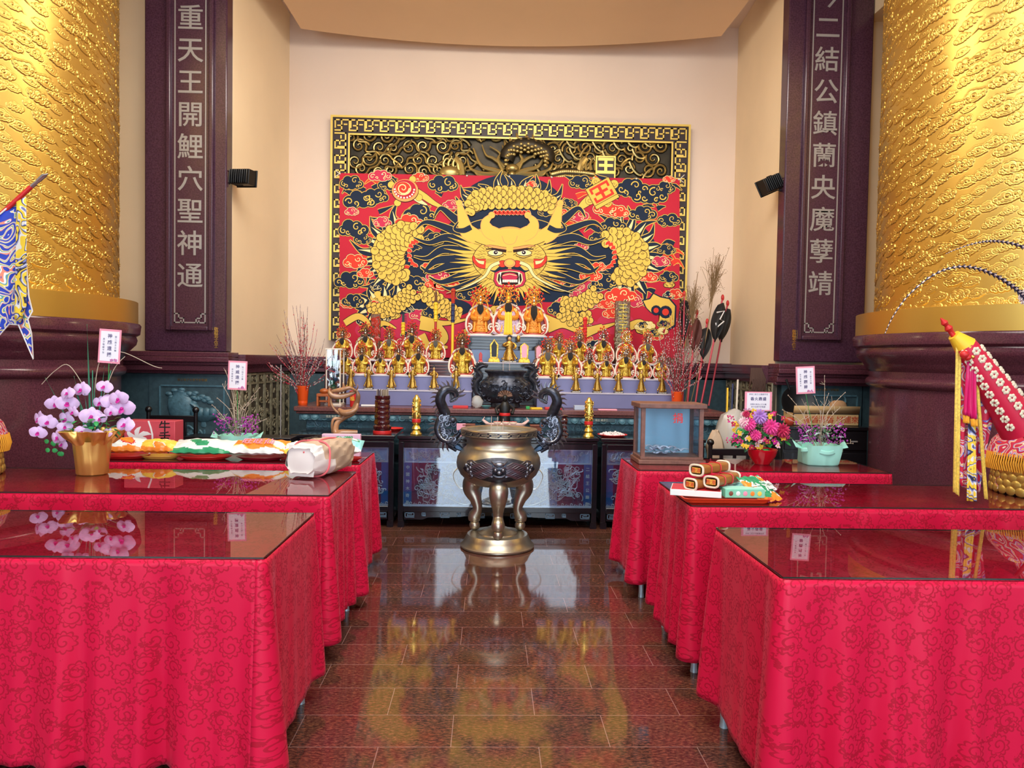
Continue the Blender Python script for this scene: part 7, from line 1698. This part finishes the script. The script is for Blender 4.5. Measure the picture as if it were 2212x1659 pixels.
m_embr = embroidery('red_embroidery', (.58, .01, .05), ((.08, .12, .5), (.75, .72, .68), (.62, .10, .40), (.85, .55, .08)))
m_embb = embroidery('blue_embroidery', (.01, .04, .42), ((.80, .25, .15), (.80, .78, .75), (.10, .30, .35), (.80, .60, .08)))
m_emby = embroidery('yellow_embroidery', (.88, .60, .04), ((.02, .02, .06), (.20, .22, .5), (.75, .72, .68)), 14.)
m_fringe = mat('yellow_fringe', (.85, .58, .10), .7, var=.25, vscale=90); m_ofr = mat('orange_fringe', (.85, .38, .02), .7)
m_gscale = mat('gold_scale_cloth', (.62, .42, .10), .35, metal=.7); m_fur = mat('white_fur', (.80, .72, .72), .95); m_mag2 = mat('magenta_silk', (.66, .01, .14), .4)
def warrior(cx, cy, sgn, label, r0=.33):
    t = thing('warrior_figure', label, 'costume figure', (cx, cy, HG)); rr = random.Random(5)
    MB().lathe([(.001, 0), (r0*.92, .0), (r0, .02), (r0*.97, .10), (r0*.9, .22), (r0*.62, .40), (r0*.45, .55), (r0*.55, .70), (r0*.5, .82), (r0*.2, .92), (.001, .93)], 48, (0, 0, 0), fn=lambda a, z: 1+.03*math.sin(a*9)).build('embroidered_robe', m_embr, t, local=True)
    b = MB()                                                 # overlapping gold scales round the skirt
    for row in range(5):
        z = .025+.036*row; r = r0*1.0-.004*row
        for i in range(34):
            a = 2*PI*(i+.5*(row % 2))/34; c = Vector((r*math.cos(a), r*math.sin(a), z)); R = Matrix.Rotation(a, 3, 'Z')
            b.ball(c, (.012, .034, .028), 8, 5, 0, None, R); b.ball(c-Vector((.006*math.cos(a), .006*math.sin(a), 0)), (.010, .039, .033), 8, 5, 1, None, R)
    b.build('gold_scales', [m_gscale, m_black], t, local=True)
    b = MB(); b.lathe([(r0*.72, .40), (r0*.98, .30), (r0*1.06, .22), (r0*1.02, .218), (r0*.7, .38)], 48, (0, 0, 0), caps=False, fn=lambda a, z: 1+.05*math.sin(a*5)); b.build('shoulder_cape', m_embr, t, local=True)
    b = MB()
    for i in range(150): a = 2*PI*i/150; q = r0*1.05*(1+.05*math.sin(a*5)); b.tube([(q*math.cos(a), q*math.sin(a), .235), ((q+.012)*math.cos(a), (q+.012)*math.sin(a), .18), (q*math.cos(a+.01), q*math.sin(a+.01), .135)], .005, 4)
    b.build('orange_fringe', m_ofr, t, local=True)
    b = MB(); b.ball((0, 0, 1.02), (.095, .10, .12), 16, 12, 0); b.ball((0, -.10, 1.01), (.015, .02, .025), 8, 6, 0)
    for s in (1, -1): b.ball((s*.035, -.09, 1.04), (.016, .01, .01), 8, 6, 1); b.tube([(s*.015, -.1, 1.065), (s*.06, -.085, 1.075)], .006, 5, 1)
    b.tube([(-.03, -.098, .965), (0, -.105, .96), (.03, -.098, .965)], .007, 5, 2); b.build('face', [m_skin, m_black, m_rlac], t, local=True)
    b = MB(); b.lathe([(.11, 1.08), (.12, 1.10), (.09, 1.16), (.05, 1.22), (.01, 1.25)], 20, (0, 0, 0)); [b.ball((.12*math.cos(a), .12*math.sin(a), 1.10), .03, 8, 6, 1) for a in [2*PI*i/14 for i in range(14)]]; b.build('crown', [m_gold, m_pom], t, local=True)
    b = MB(); c = Vector((sgn*.245, -.05, 1.13))
    for i in range(120): d = Vector((rr.gauss(0, 1), rr.gauss(0, 1), rr.gauss(0, 1))).normalized(); b.tube([c, c+d*.045, c+d*.058+Vector((0, 0, -.006))], [.012, .008, .002], 4)
    b.build('fur_tuft', m_fur, t, local=True)
    b = MB()
    for s in (1, -1): b.tube(spline([(s*.12, 0, .80), (s*.17, -.08, .66), (s*.10, -.20, .58)], 5), .05, 12)
    b.build('sleeves', m_mag2, t, local=True)
    b = MB()
    for s in (1, -1):
        b.ball((s*.09, -.24, .57), (.035, .04, .03), 10, 7)
        for q in range(4): b.tube([(s*.09-.024+.016*q, -.25, .58), (s*.09-.024+.016*q, -.285, .575), (s*.09-.024+.016*q, -.285, .55)], .008, 6)
        b.tube([(s*.07, -.24, .58), (s*.055, -.27, .58)], .009, 6)
    b.build('hands', m_skin, t, local=True)
    return t
def pheasant(t, pts, w0, w1, nm='pheasant_feather'):
    sp = spline(pts, 10); n = len(sp); b = MB()
    for i in range(n-1):
        a, c = Vector(sp[i]), Vector(sp[i+1]); f = i/(n-1); w = w0+(w1-w0)*f
        b.tube([a, c], [w, w0+(w1-w0)*(f+1/(n-1))], 8, 1 if i % 2 else 0, flat=.5, caps=False)
        if i % 2: d = (c-a).normalized(); side = Vector((-d.z, 0, d.x)); [b.tube([a, a+side*s*w*1.5-d*w*1.5], [w*.7, w*.1], 4, 1) for s in (1, -1)]
    b.build(nm, [mat('feather_white', (.70, .60, .58), .7), mat('feather_black', (.015, .012, .04), .6)], t)
WY = 4.16
wx = P(2284, 1080, WY).x; wr = warrior(wx, WY, -1, 'embroidered warrior costume figure with gold scales and pheasant plumes at the right edge')
fp = lambda px, py, Y=WY-.2: tuple(P(px, py, Y))
pheasant(wr, [fp(2212, 640), fp(2180, 613), fp(2130, 586), fp(2075, 576), fp(2020, 592), fp(1965, 635), fp(1930, 682), fp(1911, 722)], .014, .003)
pheasant(wr, [fp(2260, 560), fp(2200, 530), fp(2150, 521), fp(2110, 525), fp(2070, 537), fp(2042, 549)], .012, .002)
# red embroidered flag leaning left of the warrior
FY = WY-.33
def fq(px, py, dy=0.): return P(px, py, FY+dy)
t = thing('ceremonial_flag', 'red embroidered flag with yellow fringe and pink streamers left of the warrior figure', 'flag', (P(2100, 1085, FY).x, FY, HG))
b = MB(); b.tube([fq(2052, 716), fq(2230, 965)], .011, 10, 0); b.tube([fq(2032, 687), fq(2036, 692), fq(2040, 697), fq(2045, 703), fq(2049, 709), fq(2055, 716), fq(2061, 724)], [.003, .009, .018, .011, .021, .012, .010], 12, 0); b.build('red_pole', m_red2, t)
MB().tube([fq(2060, 724), fq(2085, 748)], [.030, .058], 14).build('yellow_sleeve', m_yel, t)
b = MB(); a0, a1 = Vector(fq(2084, 746)), Vector(fq(2206, 925)); b.tube(spline([tuple(a0), tuple(a0.lerp(a1, .5)), tuple(a1)], 12), [.056+.0022*i for i in range(25)], 20, 0)
b.build('rolled_flag', mat('scarlet_silk', (.62, .01, .05), .45), t); b = MB(); rr = random.Random(2)
for i in range(30):
    s = .04+.92*i/30; dd = (a1-a0).normalized(); sd = dd.cross(Vector((0, 1, 0))); R_ = .058+.053*s; an = (-.9, 0, .9)[i % 3]
    c = a0.lerp(a1, s)+sd*(R_*math.sin(an))+Vector((0, -R_*math.cos(an), 0)); n_ = (sd*math.sin(an)+Vector((0, -math.cos(an), 0))); e_ = dd.cross(n_)
    for k in range(6): b.ball(c+(dd*math.cos(k*1.047)+e_*math.sin(k*1.047))*.014, (.010, .004, .010), 6, 4)
b.build('cream_flower_roundels', mat('cream_thread', (.75, .66, .48), .6), t)
def drape(name, m_, tl, tr, bl_, br_, wav, dy, seed=0, nu=18, nv=24, wv=4.):
    b = MB(); A, B_, C_, D_ = [Vector(fq(*q)) for q in (tl, tr, bl_, br_)]; ph = seed
    b.grid(lambda u, v: tuple(A.lerp(B_, u).lerp(C_.lerp(D_, u), v)+Vector((0, dy+wav*math.sin(u*wv*PI+ph+v)*(.3+v), 0))), nu, nv); b.build(name, m_, t, solid=.004)
drape('embroidered_cloth', m_embr, (2072, 748), (2120, 760), (2068, 1046), (2098, 1060), .012, .0, 1)
drape('embroidered_cloth', m_embr, (2108, 770), (2160, 880), (2108, 1055), (2124, 1066), .018, .03, 2)
drape('yellow_tail', m_emby, (2086, 905), (2102, 905), (2082, 1080), (2103, 1082), .006, -.02, 3, 6, 20)
drape('yellow_fringe', m_fringe, (2062, 742), (2074, 746), (2057, 1062), (2070, 1072), .005, -.012, 1, 6, 30)
drape('yellow_fringe', m_fringe, (2098, 770), (2106, 775), (2122, 1076), (2130, 1078), .004, -.016, 2, 5, 30)
drape('pink_streamer', m_mag2, (2080, 780), (2093, 785), (2072, 895), (2086, 899), .008, -.035, 2, 10, 14, 3); drape('pink_streamer', m_mag2, (2089, 785), (2098, 790), (2085, 903), (2101, 904), .008, -.04, 4, 10, 14, 3)
drape('streamer_tassel', m_ofr, (2072, 895), (2086, 899), (2071, 912), (2085, 914), .004, -.036, 2, 10, 4, 6); drape('streamer_tassel', m_ofr, (2085, 903), (2101, 904), (2087, 920), (2102, 920), .004, -.042, 2, 10, 4, 6)
b = MB(); b.ball(fq(2083, 766, -.05), .022, 12, 8); b.ball(fq(2090, 772, -.05), .018, 12, 8); b.ball(fq(2101, 771, -.05), .012, 10, 6, 1); b.build('red_rosette', [m_red2, m_gold], t)
# left: warrior just off the edge with a blue pennant
LY = 4.36; lx = P(-142, 1040, LY).x; lw = warrior(lx, LY, 1, 'embroidered warrior costume figure barely showing at the left edge')
GY = 3.9+.15
def lq(px, py, dy=0.): return P(px, py, GY+dy)
t = thing('ceremonial_flag', 'blue embroidered pennant with yellow strip on a red spear at left edge', 'flag', (P(-60, 1000, GY).x, GY, HG))
MB().tube([lq(68, 403), lq(-70, 528), lq(-190, 760, .1), Vector((P(-190, 1000, GY+.1).x, GY+.1, HG))], .012, 10).build('red_pole', m_red2, t)
b = MB(); b.tube([lq(64, 407), lq(72, 400), lq(80, 393), lq(82, 391), lq(94, 380), lq(104, 375)], [.010, .014, .011, .014, .016, .002], 10, flat=.7); b.build('silver_spearhead', mat('brushed_silver', (.5, .5, .55), .3, metal=.9), t)
out = [(34, 432), (12, 452), (-20, 480), (-60, 520), (-60, 740), (-30, 700), (0, 723), (20, 700), (40, 702), (72, 776), (68, 720), (60, 690), (70, 672), (62, 640), (56, 560), (48, 480), (40, 440)]
def cloth_poly(name, out, m_, dy, edge=None):
    b = MB(); c = (sum(p[0] for p in out)/len(out), sum(p[1] for p in out)/len(out)); n = len(out); vs = []; R_ = 8
    for k in range(R_+1):
        for (u, v) in out:
            s = k/R_; U, V = c[0]+(u-c[0])*s, c[1]+(v-c[1])*s; vs.append(tuple(lq(U, V, dy+.02*math.sin(U/14.+V/90.))))
    b.add(vs, [(k*n+i, k*n+(i+1) % n, (k+1)*n+(i+1) % n, (k+1)*n+i) for k in range(R_) for i in range(n)], 0, True); b.build(name, m_, t, solid=.004)
    if edge: e = MB(); e.tube([lq(u, v, dy+.02*math.sin(u/14.+v/90.)-.003) for u, v in out+out[:1]], .004, 5); e.build('white_piping', edge, t)
cloth_poly('blue_cloth', out, m_embb, 0, m_white)
cloth_poly('yellow_strip', [(36, 436), (56, 425), (57, 540), (57, 660), (44, 697), (32, 690), (34, 560)], m_emby, -.03)
# ---- furniture in the side bays
m_cab = mat('black_cabinet', (.006, .006, .008), .3, coat=.3)
def cabinet(px0, px1, Y, ztop, label, dr):
    x0, x1 = P(px0, 930, Y).x, P(px1, 930, Y).x; t = thing('side_cabinet', label, 'cabinet', ((x0+x1)/2, Y+.2, 0))
    MB().bx(x0, x1, Y, Y+.42, .08, ztop-.03).build('body', m_cab, t, bevel=.004); MB().bx(x0-.02, x1+.02, Y-.02, Y+.44, ztop-.03, ztop).build('top', m_cab, t, bevel=.004)
    for i in range(dr):
        w = (x1-x0)/dr; d = MB().bx(x0+w*i+.01, x0+w*(i+1)-.01, Y-.014, Y, ztop-.22, ztop-.05).build('drawer', m_cab, t, bevel=.003); MB().box((x0+w*(i+.5), Y-.022, ztop-.135), (.06, .014, .012), 0).build('handle', m_silver, d)
        d = MB().bx(x0+w*i+.01, x0+w*(i+1)-.01, Y-.012, Y, .10, ztop-.25).build('door', m_cab, t, bevel=.003); MB().box((x0+w*(i+.85), Y-.020, .5), (.012, .014, .08), 0).build('handle', m_silver, d)
    for lx in (x0+.02, x1-.06): MB().bx(lx, lx+.04, Y+.01, Y+.41, 0, .08).build('foot', m_cab, t)
    return t
ZC_ = P(1780, 922, 6.95).z
cabinet(1692, 1874, 6.95, ZC_, 'black lacquered side cabinet under the cardboard carton, behind right tables', 3)
q0, q1 = P(1713, 918, 7.08), P(1855, 918, 7.08); ct = thing('carton', 'open tan cardboard carton with red lettering on the black side cabinet', 'carton', ((q0.x+q1.x)/2, 7.2, ZC_))
w = q1.x-q0.x; hz = P(1780, 877, 7.08).z-ZC_; m_kraft = mat('tan_cardboard', (.55, .36, .16), .7); b = MB(); b.bx(-w/2, w/2, -.12, .12, 0, .006); b.bx(-w/2, w/2, -.12, -.114, 0, hz*.62); b.bx(-w/2, w/2, .114, .12, 0, hz*.9); b.bx(-w/2, -w/2+.006, -.12, .12, 0, hz*.62); b.bx(w/2-.006, w/2, -.12, .12, 0, hz*.62); b.build('box_body', m_kraft, ct, local=True)
b = MB(); b.add([(-w/2, -.12, hz*.62), (w/2, -.12, hz*.62), (w/2, -.14, hz), (-w/2, -.14, hz)], [(0, 1, 2, 3)]); b.build('front_flap', m_kraft, ct, local=True, solid=.005)
MB().bx(-w/2, w/2, -.1215, -.120, hz*.58, hz*.62).build('black_strip', m_black, ct, local=True); text_mb('福香壽香 好運來', .075, (.05, -.1212, hz*.28), (1, 0, 0), (0, 0, 1), .0006, bold=.001).build('red_lettering', mat('print_red', (.50, .08, .03), .6), ct, local=True)
q = P(1706, 903, 7.02); a = thing('apple', 'red apple left of the cardboard carton on the black cabinet', 'apple', (q.x, 7.02, ZC_)); MB().lathe([(.004, .012), (.02, .002), (.034, .012), (.045, .04), (.042, .065), (.028, .08), (.012, .078), (.002, .068)], 20, (0, 0, 0)).build('fruit', mat('apple_red', (.50, .06, .03), .3, var=.3, vscale=20), a, local=True); MB().tube([(0, 0, .066), (.004, 0, .092)], .002, 5).build('stem', m_twig, a, local=True)
q = P(1722, 880, 7.28); a = thing('wok', 'black wok with handle standing behind the cardboard carton', 'pan', (q.x, 7.28, ZC_)); M = Matrix.Translation((0, 0, .21)) @ Matrix.Rotation(1.3, 4, 'X'); MB().lathe([(.02, -.05), (.12, -.03), (.17, .02), (.165, .02), (.11, -.025), (.001, -.045)], 30, (0, 0, 0), 0, M).build('pan_bowl', m_black, a, local=True); MB().tube([(-.08, 0, .34), (-.12, 0, .44)], .012, 8).build('handle', m_black, a, local=True)
q = P(1810, 880, 7.2); a = thing('straw_hat', 'brown straw hat resting in the cardboard carton', 'hat', (q.x, 7.2, ZC_+hz*.55)); MB().lathe([(.14, 0), (.145, .004), (.09, .03), (.085, .09), (.07, .12), (.04, .135), (.001, .138)], 28, (0, 0, 0), sy=.7).build('hat_shell', mat('straw', (.45, .25, .12), .8, bump=.6, bscale=200), a, local=True)
def black_chair(px, Y, label, rz, zt_=.90):
    q = P(px, 960, Y); t = thing('side_chair', label, 'chair', (q.x, Y, 0)); t.rotation_euler = (0, 0, rz)
    for sx in (-.22, .22):
        MB().tube([(sx, .2, 0), (sx, .2, zt_)], .02, 10).build('back_leg', m_cab, t, local=True); MB().tube([(sx, -.2, 0), (sx, -.2, .45)], .02, 10).build('front_leg', m_cab, t, local=True); MB().ball((sx, .2, zt_+.025), .032, 14, 10).build('ball_finial', m_cab, t, local=True)
    MB().box((0, 0, .455), (.5, .46, .04), 0).build('seat', m_cab, t, local=True, bevel=.01)
    b = MB(); b.box((0, .2, zt_-.06), (.44, .03, .06), 0); b.box((0, .2, zt_-.26), (.44, .025, .04), 0); [b.box((x, .2, zt_-.16), (.03, .02, .18), 0) for x in (-.12, 0, .12)]; b.build('backrest', m_cab, t, local=True, bevel=.004)
black_chair(1604, 6.35, 'black wooden side chair with ball finials behind the bouquet bowl', 0, P(1567, 962, 6.55).z); black_chair(352, 6.9, 'black wooden side chair behind the red cake box on left', 0, P(325, 890, 7.1).z)
x0, x1 = P(395, 950, 6.7).x, P(628, 950, 6.7).x; t = thing('bench', 'long low black wooden bench behind the left tables', 'bench', ((x0+x1)/2, 6.85, 0)); zz = P(600, 946, 6.7).z
MB().bx(x0, x1, 6.7, 6.98, zz-.05, zz).build('seat', m_cab, t, bevel=.005); MB().bx(x0+.05, x1-.05, 6.72, 6.75, zz-.16, zz-.05).build('apron', m_cab, t)
for xx in (x0+.03, x1-.08):
    for yy in (6.71, 6.92): MB().bx(xx, xx+.05, yy, yy+.05, 0, zz-.05).build('leg', m_cab, t)
p0 = P(607, 788, 7.5); tag(MB().tube([(p0.x, 7.5, 0), (p0.x, 7.5, p0.z)], .006, 8).build('thin_rod', m_silver), 'thin pale upright rod in front of left carved screen', 'rod')
# bags in the right bay
m_gbag = mat('amber_film', (.62, .40, .16), .2, alpha=.55); q = P(1588, 955, 7.2)
tb = MB().bx(q.x-.28, q.x+.30, 6.98, 7.55, 0, .52); tag(tb.build('low_crate', m_cab, None, bevel=.01), 'low black crate under the plastic bag, right of the stone altar', 'crate')
o = crumple((q.x, 7.25, .52+.315), (.19, .16, .31), 8, 7, amp=.07).build('plastic_sack', mat('milky_film', (.66, .62, .58), .25, alpha=.72)); tag(o, 'large milky clear plastic sack behind the bouquet, right of stone altar', 'bag')
o = crumple((P(1548, 905, 7.02).x, 7.05, .52+.22), (.085, .08, .215), 8, 9, amp=.10).build('paper_sack', mat('kraft_paper', ())); tag(o, 'crumpled brown paper bag beside the right end of the stone altar', 'bag')
q = P(1535, 860, 7.62)
for i in range(3):
    px = 1568+8*i; a = P(px, 960, 7.5); b_ = P(px+4+3*i, 838-9*i, 7.75); tag(MB().tube([(a.x, 7.5, .0), b_], .010, 8, 0).build('joss_paper_tube', (m_yel, m_navyst, m_wlac)[i]), '%s slim tube leaning in the right corner beside the sack' % ('yellow', 'dark blue', 'white')[i], 'tube')
# hanging dark dried plants on the right ledge
t = thing('hanging_plant', 'dark dried plant bundle hanging from the right ledge', 'dried plant', P(1640, 800, 7.75)); b = MB(); rr = random.Random(3)
for i in range(60): x, z = P(1632+rr.uniform(-12, 12), 795, 7.75).x, P(1632, 795, 7.75).z; b.tube([(x, 7.72, z), (x+rr.uniform(-.04, .04), 7.68, z-.12), (x+rr.uniform(-.06, .06), 7.7, z-rr.uniform(.15, .32))], [.008, .012, .003], 5)
b.build('dried_stems', mat('dark_dry_stem', (.07, .03, .02), .8), t)
